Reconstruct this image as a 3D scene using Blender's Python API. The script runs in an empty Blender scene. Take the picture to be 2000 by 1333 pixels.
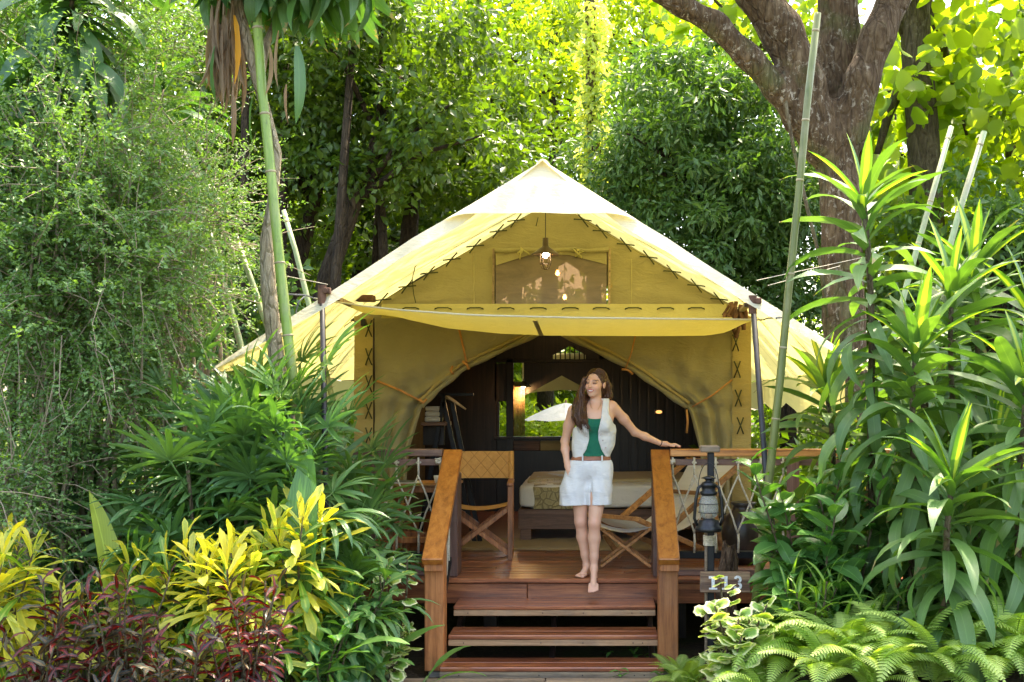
import bpy, bmesh, math, random
import numpy as np
from mathutils import Vector, Matrix, Euler

# ------------------------------------------------------------------ camera, world, sun, exposure
SC = bpy.context.scene
COL = SC.collection
F_PX, VX, HY, CAMZ = 2200.0, 1165.0, 785.0, 2.0      # focal length (px of the 2000 px wide photo), vanishing point, camera height
cam_d = bpy.data.cameras.new("camera")
cam = bpy.data.objects.new("camera", cam_d)
COL.objects.link(cam)
cam.location = (0, 0, CAMZ)
cam.rotation_euler = (math.radians(90), 0, 0)
cam_d.sensor_width = 36
cam_d.lens = 36 * F_PX / 2000
cam_d.shift_x = -(VX - 1000) / 2000
cam_d.shift_y = (HY - 666.5) / 2000
cam_d.clip_end = 600
cam_d.clip_start = 0.05
SC.camera = cam

SUN_EL, SUN_AZ = math.radians(66), math.radians(24)   # azimuth measured from +Y (away from the camera) towards +X
world = bpy.data.worlds.new("World")
SC.world = world
world.use_nodes = True
wn = world.node_tree
bg = wn.nodes["Background"]
sky = wn.nodes.new("ShaderNodeTexSky")
sky.sky_type = 'NISHITA'
sky.sun_disc = False
sky.sun_elevation = SUN_EL
sky.sun_rotation = SUN_AZ
sky.air_density = 1.0
sky.dust_density = 3.0
sky.ozone_density = 0.6
wn.links.new(sky.outputs[0], bg.inputs[0])
bg.inputs[1].default_value = 0.15
sun_d = bpy.data.lights.new("sun", 'SUN')
sun_d.energy = 2.1
sun_d.angle = math.radians(0.53)
sun_d.color = (1.0, 0.93, 0.82)
sun = bpy.data.objects.new("sun", sun_d)
COL.objects.link(sun)
_sv = Vector((math.sin(SUN_AZ) * math.cos(SUN_EL), math.cos(SUN_AZ) * math.cos(SUN_EL), math.sin(SUN_EL)))
sun.rotation_euler = _sv.to_track_quat('Z', 'Y').to_euler()
SC.view_settings.view_transform = 'Standard'
SC.view_settings.look = 'None'
SC.view_settings.exposure = 3.0
SC.view_settings.gamma = 1.0
SC.view_settings.use_curve_mapping = False
SC.view_settings.use_white_balance = True
SC.view_settings.white_balance_temperature = 7500
SC.cycles.max_bounces = 10
SC.cycles.transmission_bounces = 6
SC.cycles.transparent_max_bounces = 12
SC.cycles.diffuse_bounces = 5
SC.cycles.use_denoising = True

R = math.radians


def P(px, py, d):
    """photo pixel + distance from the camera plane -> world point"""
    s = d / F_PX
    return Vector(((px - VX) * s, d, CAMZ - (py - HY) * s))


# ------------------------------------------------------------------ object helpers
def tag(o, label=None, cat=None, group=None, kind=None):
    if label: o["label"] = label
    if cat: o["category"] = cat
    if group: o["group"] = group
    if kind: o["kind"] = kind
    return o


def empty(name, loc, label=None, cat=None, group=None, rz=0.0):
    o = bpy.data.objects.new(name, None)
    o.empty_display_size = 0.1
    COL.objects.link(o)
    o.location = loc
    o.rotation_euler = (0, 0, rz)
    return tag(o, label, cat, group)


def link_mesh(name, me, parent=None, M=None):
    o = bpy.data.objects.new(name, me)
    COL.objects.link(o)
    if parent is not None:
        o.parent = parent
    if M is not None:
        o.matrix_basis = M
    return o


def copy_tree(o, parent=None):
    c = o.copy()
    COL.objects.link(c)
    c.parent = parent
    for ch in list(o.children):
        copy_tree(ch, c)
    return c


class MB:
    """collects shapes; build() links them as one mesh object"""

    def __init__(s):
        s.v, s.f, s.uv = [], [], []

    def add(s, verts, faces, uvs=None):
        n = len(s.v)
        s.v.extend(tuple(p) for p in verts)
        for f in faces:
            s.f.append(tuple(i + n for i in f))
            for i in f:
                s.uv.append(uvs[i] if uvs is not None else (0, 0))
        return s

    def box(s, lo, hi, bev=0.004):
        """chamfered box"""
        lo, hi = Vector(lo), Vector(hi)
        c, h = (lo + hi) / 2, (hi - lo) / 2
        return s.obox(c, (1, 0, 0), (0, 1, 0), (0, 0, 1), h, bev)

    def obox(s, c, ax, ay, az, h, bev=0.004):
        c, ax, ay, az = Vector(c), Vector(ax).normalized(), Vector(ay).normalized(), Vector(az).normalized()
        b = min(bev, min(h) * 0.45)
        vs, idx = [], {}
        for sx in (-1, 1):
            for sy in (-1, 1):
                for sz in (-1, 1):
                    for k in range(3):
                        q = [sx * (h[0] - b), sy * (h[1] - b), sz * (h[2] - b)]
                        q[k] = (sx, sy, sz)[k] * h[k]
                        idx[(sx, sy, sz, k)] = len(vs)
                        vs.append(c + ax * q[0] + ay * q[1] + az * q[2])
        fs = []
        for k in range(3):
            a, bb = (k + 1) % 3, (k + 2) % 3
            for sg in (-1, 1):
                q = []
                for (u, w) in ((-1, -1), (1, -1), (1, 1), (-1, 1)):
                    t = [0, 0, 0]; t[k] = sg; t[a] = u; t[bb] = w
                    q.append(idx[(t[0], t[1], t[2], k)])
                fs.append(q if sg > 0 else q[::-1])
        for k in range(3):
            a, bb = (k + 1) % 3, (k + 2) % 3
            for sa in (-1, 1):
                for sb in (-1, 1):
                    t0 = [0, 0, 0]; t0[k] = -1; t0[a] = sa; t0[bb] = sb
                    t1 = list(t0); t1[k] = 1
                    q = [idx[(*t0, a)], idx[(*t1, a)], idx[(*t1, bb)], idx[(*t0, bb)]]
                    fs.append(q[::-1] if sa * sb > 0 else q)
        for sx in (-1, 1):
            for sy in (-1, 1):
                for sz in (-1, 1):
                    q = [idx[(sx, sy, sz, 0)], idx[(sx, sy, sz, 1)], idx[(sx, sy, sz, 2)]]
                    fs.append(q if sx * sy * sz > 0 else q[::-1])
        return s.add(vs, fs)

    def bar(s, a, b, w, t, up=(0, 0, 1), bev=0.003):
        """rectangular bar from a to b; w across, t along up"""
        a, b = Vector(a), Vector(b)
        ax = (b - a).normalized()
        ay = Vector(up).cross(ax)
        if ay.length < 1e-4: ay = Vector((1, 0, 0)).cross(ax)
        ay.normalize()
        az = ax.cross(ay)
        return s.obox((a + b) / 2, ax, ay, az, ((b - a).length / 2, w / 2, t / 2), bev)

    def tube(s, pts, rad, n=8, cap=True):
        pts = [Vector(p) for p in pts]
        m = len(pts)
        if not hasattr(rad, '__len__'): rad = [rad] * m
        t0 = (pts[1] - pts[0]).normalized()
        ref = Vector((0, 0, 1)) if abs(t0.z) < 0.9 else Vector((1, 0, 0))
        nrm = t0.cross(ref).normalized()
        vs, fs, uvs = [], [], []
        L = 0
        for i in range(m):
            t = (pts[min(i + 1, m - 1)] - pts[max(i - 1, 0)]).normalized()
            nrm = (nrm - t * nrm.dot(t))
            if nrm.length < 1e-6: nrm = t.orthogonal()
            nrm.normalize()
            bn = t.cross(nrm)
            if i: L += (pts[i] - pts[i - 1]).length
            for k in range(n):
                a = 2 * math.pi * k / n
                vs.append(pts[i] + (nrm * math.cos(a) + bn * math.sin(a)) * rad[i])
                uvs.append((L, k / n))
        for i in range(m - 1):
            for k in range(n):
                k2 = (k + 1) % n
                fs.append((i * n + k, i * n + k2, (i + 1) * n + k2, (i + 1) * n + k))
        if cap:
            fs.append(tuple(range(n))[::-1])
            fs.append(tuple((m - 1) * n + k for k in range(n)))
        return s.add(vs, fs, uvs)

    def lathe(s, prof, c=(0, 0, 0), n=20):
        c = Vector(c)
        vs, fs = [], []
        for (r, z) in prof:
            for k in range(n):
                a = 2 * math.pi * k / n
                vs.append(c + Vector((r * math.cos(a), r * math.sin(a), z)))
        for i in range(len(prof) - 1):
            for k in range(n):
                k2 = (k + 1) % n
                fs.append((i * n + k, i * n + k2, (i + 1) * n + k2, (i + 1) * n + k))
        return s.add(vs, fs)

    def grid(s, fn, nu, nv):
        vs, fs, uvs = [], [], []
        for j in range(nv + 1):
            for i in range(nu + 1):
                vs.append(fn(i / nu, j / nv)); uvs.append((i / nu, j / nv))
        for j in range(nv):
            for i in range(nu):
                a = j * (nu + 1) + i
                fs.append((a, a + 1, a + nu + 2, a + nu + 1))
        return s.add(vs, fs, uvs)

    def mesh(s, name, mat, smooth=False, off=None):
        me = bpy.data.meshes.new(name)
        vs = s.v if off is None else [(a - off[0], b - off[1], c - off[2]) for a, b, c in s.v]
        me.from_pydata(vs, [], s.f)
        uvl = me.uv_layers.new(name="UVMap")
        uvl.data.foreach_set("uv", [x for t in s.uv for x in t])
        if smooth:
            me.polygons.foreach_set("use_smooth", [True] * len(me.polygons))
        if mat: me.materials.append(mat)
        return me

    def build(s, name, mat, parent=None, smooth=False, world=True):
        """world=True: the collected points are world coordinates (parents here are translated only)"""
        off = parent_off(parent) if (world and parent is not None) else None
        return link_mesh(name, s.mesh(name, mat, smooth, off), parent)


def parent_off(p):
    v = Vector((0, 0, 0))
    while p is not None:
        v += p.location
        p = p.parent
    return v


def mesh_np(name, V, T, mat=None, smooth=False, rnd=None, uv=None):
    """fast mesh from numpy: V (n,3) and triangles or quads T (m,k)"""
    me = bpy.data.meshes.new(name)
    V = np.ascontiguousarray(V, dtype=np.float32); T = np.ascontiguousarray(T, dtype=np.int32)
    m, k = T.shape
    me.vertices.add(len(V)); me.vertices.foreach_set("co", V.ravel())
    me.loops.add(m * k); me.loops.foreach_set("vertex_index", T.ravel())
    me.polygons.add(m)
    me.polygons.foreach_set("loop_start", np.arange(0, m * k, k, dtype=np.int32))
    me.polygons.foreach_set("loop_total", np.full(m, k, dtype=np.int32))
    if smooth: me.polygons.foreach_set("use_smooth", np.ones(m, dtype=bool))
    me.update(calc_edges=True)
    if rnd is not None:
        at = me.attributes.new("rnd", 'FLOAT', 'POINT')
        at.data.foreach_set("value", np.ascontiguousarray(rnd, dtype=np.float32))
    if mat: me.materials.append(mat)
    return me


# ------------------------------------------------------------------ materials
class NT:
    def __init__(s, name):
        s.m = bpy.data.materials.new(name)
        s.m.use_nodes = True
        s.t = s.m.node_tree
        s.b = s.t.nodes["Principled BSDF"]
        s.out = s.t.nodes["Material Output"]

    def n(s, typ, **kw):
        nd = s.t.nodes.new("ShaderNode" + typ)
        for k, v in kw.items():
            setattr(nd, k, v)
        return nd

    def l(s, a, b):
        s.t.links.new(a, b)

    def noise(s, scale, detail=4, rough=0.55, vec=None, dist=0.0):
        nd = s.n("TexNoise")
        nd.inputs["Scale"].default_value = scale
        nd.inputs["Detail"].default_value = detail
        nd.inputs["Roughness"].default_value = rough
        nd.inputs["Distortion"].default_value = dist
        if vec is not None: s.l(vec, nd.inputs["Vector"])
        return nd.outputs["Fac"]

    def mapping(s, src="Object", scale=(1, 1, 1), rot=(0, 0, 0)):
        tc = s.n("TexCoord")
        mp = s.n("Mapping")
        mp.inputs["Scale"].default_value = scale
        mp.inputs["Rotation"].default_value = rot
        s.l(tc.outputs[src], mp.inputs["Vector"])
        return mp.outputs["Vector"]

    def ramp(s, fac, stops, interp='LINEAR'):
        r = s.n("ValToRGB")
        r.color_ramp.interpolation = interp
        e = r.color_ramp.elements
        while len(e) < len(stops): e.new(0.5)
        for i, (p, c) in enumerate(stops):
            e[i].position = p
            e[i].color = (*c, 1) if len(c) == 3 else c
        s.l(fac, r.inputs["Fac"])
        return r.outputs["Color"]

    def mix(s, fac, a, b, mode='MIX'):
        nd = s.n("Mix", data_type='RGBA', blend_type=mode)
        for sock, v in ((nd.inputs[0], fac), (nd.inputs[6], a), (nd.inputs[7], b)):
            if isinstance(v, bpy.types.NodeSocket): s.l(v, sock)
            elif isinstance(v, (int, float)): sock.default_value = v
            else: sock.default_value = (*v, 1)
        return nd.outputs[2]

    def math(s, op, a, b=None, c=None, clamp=False):
        nd = s.n("Math", operation=op, use_clamp=clamp)
        for i, v in enumerate((a, b, c)):
            if v is None: continue
            if isinstance(v, bpy.types.NodeSocket): s.l(v, nd.inputs[i])
            else: nd.inputs[i].default_value = v
        return nd.outputs[0]

    def bump(s, h, strength=0.2, dist=0.01, target=None):
        b = s.n("Bump")
        b.inputs["Strength"].default_value = strength
        b.inputs["Distance"].default_value = dist
        s.l(h, b.inputs["Height"])
        s.l(b.outputs[0], (target or s.b).inputs["Normal"])
        return b.outputs[0]

    def set(s, **kw):
        for k, v in kw.items():
            k = k.replace("_", " ")
            i = s.b.inputs[k]
            if isinstance(v, bpy.types.NodeSocket): s.l(v, i)
            elif isinstance(v, (tuple, list)) and len(v) == 3: i.default_value = (*v, 1)
            else: i.default_value = v
        return s


def wood(name, dark, mid, light, axis='X', rough=0.4, scale=1.0, coat=0.0, wear=0.0, grime=0.35):
    """long-grained wood; every object gets its own tint and grain offset"""
    t = NT(name)
    tc = t.n("TexCoord"); oi = t.n("ObjectInfo")
    sc = {'X': (1.2, 22, 22), 'Y': (22, 1.2, 22), 'Z': (22, 22, 1.2), 'U': (2, 22, 22)}[axis]
    mp = t.n("Mapping"); mp.inputs["Scale"].default_value = [v * scale for v in sc]
    t.l(tc.outputs["Object"], mp.inputs["Vector"])
    off = t.n("CombineXYZ")
    r100 = t.math('MULTIPLY', oi.outputs["Random"], 97.0)
    for i in range(3): t.l(r100, off.inputs[i])
    t.l(off.outputs[0], mp.inputs["Location"])
    n1 = t.noise(1.0, 6, 0.6, mp.outputs[0], 0.6)
    n2 = t.noise(5.0, 3, 0.7, mp.outputs[0], 0.2)
    f = t.math('MULTIPLY_ADD', n2, 0.35, t.math('MULTIPLY', n1, 0.75))
    c = t.ramp(f, [(0.40, dark), (0.54, mid), (0.70, light)])
    hv = t.math('MULTIPLY_ADD', oi.outputs["Random"], 0.7, 0.65)
    cmb = t.n("CombineXYZ")
    for i in range(3): t.l(hv, cmb.inputs[i])
    c = t.mix(1.0, c, cmb.outputs[0], 'MULTIPLY')
    if wear:
        big = t.noise(3.5, 6, 0.7, t.mapping("Object", (1, 1, 1)), 0.4)
        wf = t.math('MULTIPLY', t.ramp(big, [(0.5, (0, 0, 0)), (0.72, (1, 1, 1))]), wear)
        c = t.mix(wf, c, (0.20, 0.17, 0.14))
    gr = t.noise(2.3, 7, 0.75, t.mapping("Object", (1.3, 1.3, 1.3)), 0.8)
    c = t.mix(t.math('MULTIPLY', t.ramp(gr, [(0.52, (0, 0, 0)), (0.70, (1, 1, 1))]), grime), c, tuple(x * 0.5 for x in dark))
    t.set(Base_Color=c, Roughness=t.math('MULTIPLY_ADD', n2, 0.3, rough - 0.12), Specular_IOR_Level=0.45, Coat_Weight=coat, Coat_Roughness=0.18)
    t.bump(f, 0.25, 0.004)
    return t.m


def plain(name, col, rough=0.6, metal=0.0, noise_amt=0.25, nscale=14, bump=0.1, emis=0.0, spec=0.4):
    t = NT(name)
    n = t.noise(nscale, 5, 0.6, t.mapping("Object"))
    a = tuple(c * (1 - noise_amt) for c in col); b = tuple(min(1, c * (1 + noise_amt)) for c in col)
    c = t.ramp(n, [(0.3, a), (0.7, b)])
    t.set(Base_Color=c, Roughness=rough, Metallic=metal, Specular_IOR_Level=spec)
    if emis:
        t.set(Emission_Color=col, Emission_Strength=emis)
    if bump: t.bump(n, bump, 0.01)
    return t.m


def canvas(name, col, tcol, trans, rough=0.85, stain=0.15, weave=900, spec=0.15):
    """woven cloth that lets light through"""
    t = NT(name)
    vec = t.mapping("Object")
    big = t.noise(1.6, 5, 0.65, vec, 0.6)
    fine = t.noise(60, 3, 0.6, vec)
    c = t.ramp(big, [(0.25, tuple(x * (1 - stain) for x in col)), (0.7, col)])
    c = t.mix(t.math('MULTIPLY', fine, 0.25), c, tuple(x * 0.75 for x in col))
    st1 = t.noise(3.2, 7, 0.72, vec, 1.5)
    c = t.mix(t.math('MULTIPLY', t.ramp(st1, [(0.50, (0, 0, 0)), (0.66, (1, 1, 1))]), stain * 1.1), c, tuple(x * 0.45 for x in col))
    spk = t.noise(38, 3, 0.8, vec)
    c = t.mix(t.math('MULTIPLY', t.ramp(spk, [(0.66, (0, 0, 0)), (0.72, (1, 1, 1))]), stain * 1.2), c, tuple(x * 0.35 for x in col))
    t.set(Base_Color=c, Roughness=rough, Specular_IOR_Level=spec, Sheen_Weight=0.05)
    wr = t.noise(5.0, 4, 0.6, t.mapping("Object", (1, 1, 2.2)), 1.2)
    wr2 = t.noise(16.0, 3, 0.6, t.mapping("Object", (1, 1, 3.0)), 1.6)
    h = t.math('MULTIPLY_ADD', fine, 0.05, t.math('MULTIPLY_ADD', wr2, 0.22, t.math('MULTIPLY', wr, 0.9)))
    nb = t.bump(h, 0.45, 0.035)
    if trans > 0:
        tr = t.n("BsdfTranslucent")
        t.l(t.mix(0.35, tcol, c, 'MULTIPLY'), tr.inputs["Color"])
        t.l(nb, tr.inputs["Normal"])
        ms = t.n("MixShader"); ms.inputs[0].default_value = trans
        t.l(t.b.outputs[0], ms.inputs[1]); t.l(tr.outputs[0], ms.inputs[2])
        t.l(ms.outputs[0], t.out.inputs["Surface"])
    return t.m


def leafmat(name, A, B, trans=0.35, tcol=None, rough=0.42, pattern=None, C=None, attr=False, spec=0.5, vein=0.3, gap=None):
    """leaf: base colour between A and B by individual; pattern drawn along the blade's UV (x along, y across)"""
    t = NT(name)
    if attr:
        at = t.n("Attribute", attribute_name="rnd"); rnd = at.outputs["Fac"]
    else:
        rnd = t.n("ObjectInfo").outputs["Random"]
    c = t.ramp(rnd, [(0.0, A), (1.0, B)])
    hgt = None
    if not attr or pattern:
        tc = t.n("TexCoord"); sp = t.n("SeparateXYZ"); t.l(tc.outputs["UV"], sp.inputs[0])
        u, v = sp.outputs[0], sp.outputs[1]
        dv = t.math('MULTIPLY', t.math('ABSOLUTE', t.math('SUBTRACT', v, 0.5)), 2.0)
        va = t.math('MULTIPLY_ADD', dv, -0.45, u)                      # slanting side veins
        sv = t.math('SINE', t.math('MULTIPLY', va, 75.0))
        rib = t.ramp(dv, [(0.0, (1, 1, 1)), (0.10, (0, 0, 0))])
        if pattern in (None, 'plain'):
            c = t.mix(t.math('MULTIPLY', rib, 0.45), c, tuple(min(1, x * 1.9 + 0.03) for x in B))
            c = t.mix(t.math('MULTIPLY', t.math('MAXIMUM', sv, 0.0), vein * 0.5), c, tuple(min(1, x * 1.5 + .01) for x in B))
            hgt = sv
        elif pattern == 'stripe':                                       # yellow centre band
            cm = t.n("CombineXYZ"); t.l(t.math('MULTIPLY', u, 1.5), cm.inputs[0]); t.l(t.math('MULTIPLY', v, 26), cm.inputs[1]); t.l(t.math('MULTIPLY', rnd, 31), cm.inputs[2])
            nz = t.noise(1.0, 2, 0.5, cm.outputs[0])
            e = t.math('ADD', dv, t.math('MULTIPLY_ADD', nz, 0.7, -0.35))
            c = t.mix(t.ramp(e, [(0.28, (1, 1, 1)), (0.5, (0, 0, 0))]), c, C)
            hgt = t.math('SINE', t.math('MULTIPLY', v, 120.0))
        elif pattern == 'lines':                                        # long parallel veins
            c = t.mix(t.math('MULTIPLY', rib, 0.35), c, tuple(min(1, x * 1.6 + 0.02) for x in B))
            hgt = t.math('SINE', t.math('MULTIPLY', v, 90.0))
            c = t.mix(t.math('MULTIPLY_ADD', hgt, 0.12, 0.12), c, tuple(x * 1.35 for x in B))
            tipn = t.noise(12, 3, 0.6, t.mapping("Object", (1, 1, 1)))
            tipf = t.math('ADD', u, t.math('MULTIPLY_ADD', tipn, 0.5, t.math('MULTIPLY', rnd, 0.22)))
            c = t.mix(t.math('MULTIPLY', t.ramp(tipf, [(1.20, (0, 0, 0)), (1.27, (1, 1, 1))]) if False else t.math('GREATER_THAN', tipf, 1.36), 0.75), c, (0.30, 0.20, 0.09))
        elif pattern == 'croton':                                       # yellow blade, green between the veins
            vec = t.mapping("Object", (9, 9, 9))
            nz = t.noise(1.3, 3, 0.6, vec)
            g = t.math('MULTIPLY', t.math('MULTIPLY_ADD', sv, 0.5, 0.5), t.ramp(t.math('ADD', dv, t.math('MULTIPLY_ADD', nz, 0.8, -0.4)), [(0.30, (1, 1, 1)), (0.85, (0, 0, 0))]))
            g = t.math('MULTIPLY', g, t.ramp(t.math('ADD', t.math('MULTIPLY', rnd, 0.9), t.math('MULTIPLY', nz, 0.3)), [(0.2, (.15, .15, .15)), (1.0, (1, 1, 1))]))
            c = t.mix(g, c, C)
            c = t.mix(t.math('MULTIPLY', rib, 0.6), c, B)
            hgt = sv
        elif pattern == 'rib':                                          # coloured midrib and margin
            c = t.mix(t.math('MULTIPLY', t.ramp(dv, [(0.0, (1, 1, 1)), (0.35, (0, 0, 0))]), 0.8), c, C)
            hgt = sv
        elif pattern == 'margin':                                       # pale ragged margin (u = radius)
            vec = t.mapping("Object", (30, 30, 30))
            nz = t.noise(1.0, 3, 0.6, vec)
            e = t.math('ADD', u, t.math('MULTIPLY_ADD', nz, 0.5, -0.25))
            c = t.mix(t.ramp(e, [(0.68, (0, 0, 0)), (0.86, (1, 1, 1))]), c, C)
            hgt = nz
    t.set(Base_Color=c, Roughness=rough, Specular_IOR_Level=spec)
    if hgt is not None:
        t.bump(hgt, 0.25, 0.002)
    tr = t.n("BsdfTranslucent")
    if tcol is None: tcol = (0.9, 1.0, 0.25)
    hs = t.mix(1.0, c, tuple(x * 2.0 for x in tcol), 'MULTIPLY')
    t.l(hs, tr.inputs["Color"])
    ms = t.n("MixShader"); ms.inputs[0].default_value = trans
    t.l(t.b.outputs[0], ms.inputs[1]); t.l(tr.outputs[0], ms.inputs[2])
    t.l(ms.outputs[0], t.out.inputs["Surface"])
    return t.m


def bark(name, dark, mid, light, lichen=0.0, sc=6.0):
    t = NT(name)
    vec = t.mapping("Object", (sc, sc, sc * 0.28))
    n1 = t.noise(1.6, 7, 0.68, vec, 0.8)
    n2 = t.noise(7, 4, 0.6, vec)
    f = t.math('MULTIPLY_ADD', n2, 0.4, t.math('MULTIPLY', n1, 0.7))
    c = t.ramp(f, [(0.35, dark), (0.55, mid), (0.75, light)])
    if lichen:
        l1 = t.noise(13, 5, 0.75, t.mapping("Object", (1, 1, 0.8)), 0.5)
        c = t.mix(t.math('MULTIPLY', t.ramp(l1, [(0.55, (0, 0, 0)), (0.63, (1, 1, 1))]), t.math('MULTIPLY', t.ramp(t.noise(1.1, 4, 0.7, t.mapping("Object")), [(0.42, (0, 0, 0)), (0.62, (1, 1, 1))]), lichen)), c, (0.42, 0.36, 0.27))
        l2 = t.noise(1.7, 4, 0.6, t.mapping("Object"))
        c = t.mix(t.math('MULTIPLY', t.ramp(l2, [(0.52, (0, 0, 0)), (0.68, (1, 1, 1))]), 0.55), c, (0.10, 0.12, 0.035))
    t.set(Base_Color=c, Roughness=0.9, Specular_IOR_Level=0.2)
    vr = t.n("TexVoronoi", feature='DISTANCE_TO_EDGE'); vr.inputs["Scale"].default_value = 2.2
    t.l(vec, vr.inputs["Vector"])
    cr = t.ramp(vr.outputs["Distance"], [(0.0, (0, 0, 0)), (0.12, (1, 1, 1))])
    t.bump(t.math('MULTIPLY_ADD', cr, 0.35, f), 1.0, 0.06)
    return t.m


M = {}
M['deck'] = wood("deck_wood", (0.075, 0.021, 0.010), (0.21, 0.060, 0.024), (0.36, 0.130, 0.046), 'X', rough=0.30, coat=0.35)
M['rail'] = wood("rail_wood", (0.25, 0.075, 0.014), (0.40, 0.128, 0.022), (0.50, 0.190, 0.038), 'Y', rough=0.38, coat=0.2, wear=0.04, grime=0.12)
M['post'] = wood("post_wood", (0.16, 0.050, 0.016), (0.34, 0.118, 0.034), (0.46, 0.185, 0.060), 'Z', rough=0.5, wear=0.12)
M['railx'] = wood("weathered_rail_wood", (0.085, 0.045, 0.034), (0.17, 0.088, 0.062), (0.26, 0.15, 0.11), 'X', rough=0.5, wear=0.3)
M['orangex'] = wood("orange_rail_wood", (0.16, 0.06, 0.02), (0.36, 0.15, 0.045), (0.5, 0.24, 0.08), 'X', rough=0.4, coat=0.1)
M['raw'] = wood("raw_edge_wood", (0.12, 0.075, 0.04), (0.30, 0.17, 0.085), (0.42, 0.26, 0.14), 'X', rough=0.7, wear=0.45)
M['grey_wood'] = wood("grey_board_wood", (0.10, 0.07, 0.045), (0.24, 0.17, 0.105), (0.36, 0.26, 0.17), 'X', rough=0.8, wear=0.5)
M['chair_wood'] = wood("chair_wood", (0.13, 0.043, 0.014), (0.32, 0.115, 0.036), (0.44, 0.19, 0.07), 'Z', rough=0.42, coat=0.1)
M['lounge_wood'] = wood("deckchair_wood", (0.17, 0.07, 0.022), (0.37, 0.165, 0.055), (0.5, 0.25, 0.09), 'Y', rough=0.42, coat=0.1)
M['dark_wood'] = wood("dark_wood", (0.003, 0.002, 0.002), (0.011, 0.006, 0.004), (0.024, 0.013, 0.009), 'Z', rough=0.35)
M['bed_wood'] = wood("bed_wood", (0.05, 0.024, 0.015), (0.12, 0.06, 0.036), (0.2, 0.11, 0.07), 'X', rough=0.5)
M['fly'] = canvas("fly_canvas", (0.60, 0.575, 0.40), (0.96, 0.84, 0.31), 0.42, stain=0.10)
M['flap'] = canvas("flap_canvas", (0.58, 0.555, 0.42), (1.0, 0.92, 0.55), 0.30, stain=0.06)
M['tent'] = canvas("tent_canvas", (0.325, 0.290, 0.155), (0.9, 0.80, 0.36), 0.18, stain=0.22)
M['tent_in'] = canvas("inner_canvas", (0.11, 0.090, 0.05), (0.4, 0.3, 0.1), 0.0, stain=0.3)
M['awning'] = canvas("awning_canvas", (0.50, 0.465, 0.225), (1.0, 0.86, 0.30), 0.34, stain=0.12)
M['strip'] = canvas("lace_strip_canvas", (0.40, 0.315, 0.125), (0.8, 0.6, 0.2), 0.08, stain=0.3)
M['lace'] = plain("lace_cord", (0.035, 0.040, 0.012), 0.8)
M['strap'] = plain("leather_strap", (0.42, 0.19, 0.055), 0.65)
M['rope'] = plain("cotton_rope", (0.50, 0.44, 0.33), 0.9, nscale=60, noise_amt=0.3, bump=0.5)
M['cord'] = plain("grey_cord", (0.12, 0.12, 0.12), 0.8)
M['steel'] = plain("dark_steel_tube", (0.035, 0.035, 0.037), 0.5, 0.4)
M['black_steel'] = plain("black_steel", (0.013, 0.014, 0.017), 0.45, 0.4)
M['rust'] = plain("rusty_iron", (0.13, 0.065, 0.04), 0.8, 0.3, 0.5)
M['soil'] = None
M['green_bamboo'] = None
# ------------------------------------------------------------------ ground
def soil_mat():
    t = NT("soil")
    v = t.mapping("Object")
    a = t.noise(1.2, 6, 0.65, v); b = t.noise(26, 5, 0.7, v)
    c = t.ramp(t.math('MULTIPLY_ADD', b, 0.6, t.math('MULTIPLY', a, 0.5)), [(0.3, (0.016, 0.011, 0.007)), (0.55, (0.045, 0.030, 0.018)), (0.8, (0.11, 0.075, 0.042))])
    g = t.noise(0.7, 5, 0.6, v)
    c = t.mix(t.ramp(g, [(0.5, (0, 0, 0)), (0.62, (0.8, 0.8, 0.8))]), c, (0.03, 0.055, 0.014))
    t.set(Base_Color=c, Roughness=0.95, Specular_IOR_Level=0.15)
    t.bump(b, 0.8, 0.04)
    return t.m


M['soil'] = soil_mat()
rg = random.Random(5)


def hgt(x, y):
    b = -0.01 + 0.015 * math.sin(x * 1.7 + y * 0.6) * math.cos(y * 1.3 - x * 0.4)
    # raised planting bed right of the steps
    s1 = min(1, max(0, (x - .72) / .55)); s2 = min(1, max(0, (7.75 - y) / .6)); s3 = min(1, max(0, (y - 3.5) / 1.5)); s4 = min(1, max(0, (6 - x) / 1.5))
    return b + .42 * (s1 * s1 * (3 - 2 * s1)) * s2 * s3 * s4


gm = MB()
NX, NY = 160, 160
def _g(u, v):
    x = math.copysign(abs(2 * u - 1) ** 2.2, 2 * u - 1) * 90
    y = 10 + math.copysign(abs(2 * v - 1) ** 2.2, 2 * v - 1) * 110
    return (x, y, hgt(x, y) if abs(x) < 12 and 0 < y < 30 else -0.01)
gm.grid(_g, NX, NY)
tag(gm.build("ground", M['soil'], smooth=True), kind='structure')

# ------------------------------------------------------------------ raised deck with stairs and rope balustrade
DZ = 0.60
DX0, DX1 = -2.75, 2.45
DF = 8.93                                   # front edge of the deck
deck = empty("wooden_deck", (-0.33, 9.0, 0), "raised reddish plank deck with steps, posts and rope railing under the tent", "deck")
rw = random.Random(11)
y = DF - 0.02
i = 0
while y < 11.0:
    w = 0.094
    cuts = [DX0] + sorted(rw.uniform(DX0 + .6, DX1 - .6) for _ in range(rw.choice((1, 2)))) + [DX1]
    for a, b in zip(cuts[:-1], cuts[1:]):
        if b - a < 0.3: continue
        dz = rw.uniform(-0.0015, 0.0015)
        MB().box((a + .0015, y, DZ - .035 + dz), (b - .0015, y + w - .005, DZ + dz), 0.004).build("plank", M['deck'], deck)
    y += w
    i += 1
MB().box((DX0 + .3, y, DZ - .03), (DX1 - .3, 15.2, DZ - .002)).build("inner_floor", M['deck'], deck)
for (a, b) in ((DX0, -0.55), (-0.547, DX1)):
    MB().box((a, DF + .0, DZ - .20), (b, DF + .035, DZ - .04), 0.004).build("fascia", M['deck'], deck)
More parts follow.
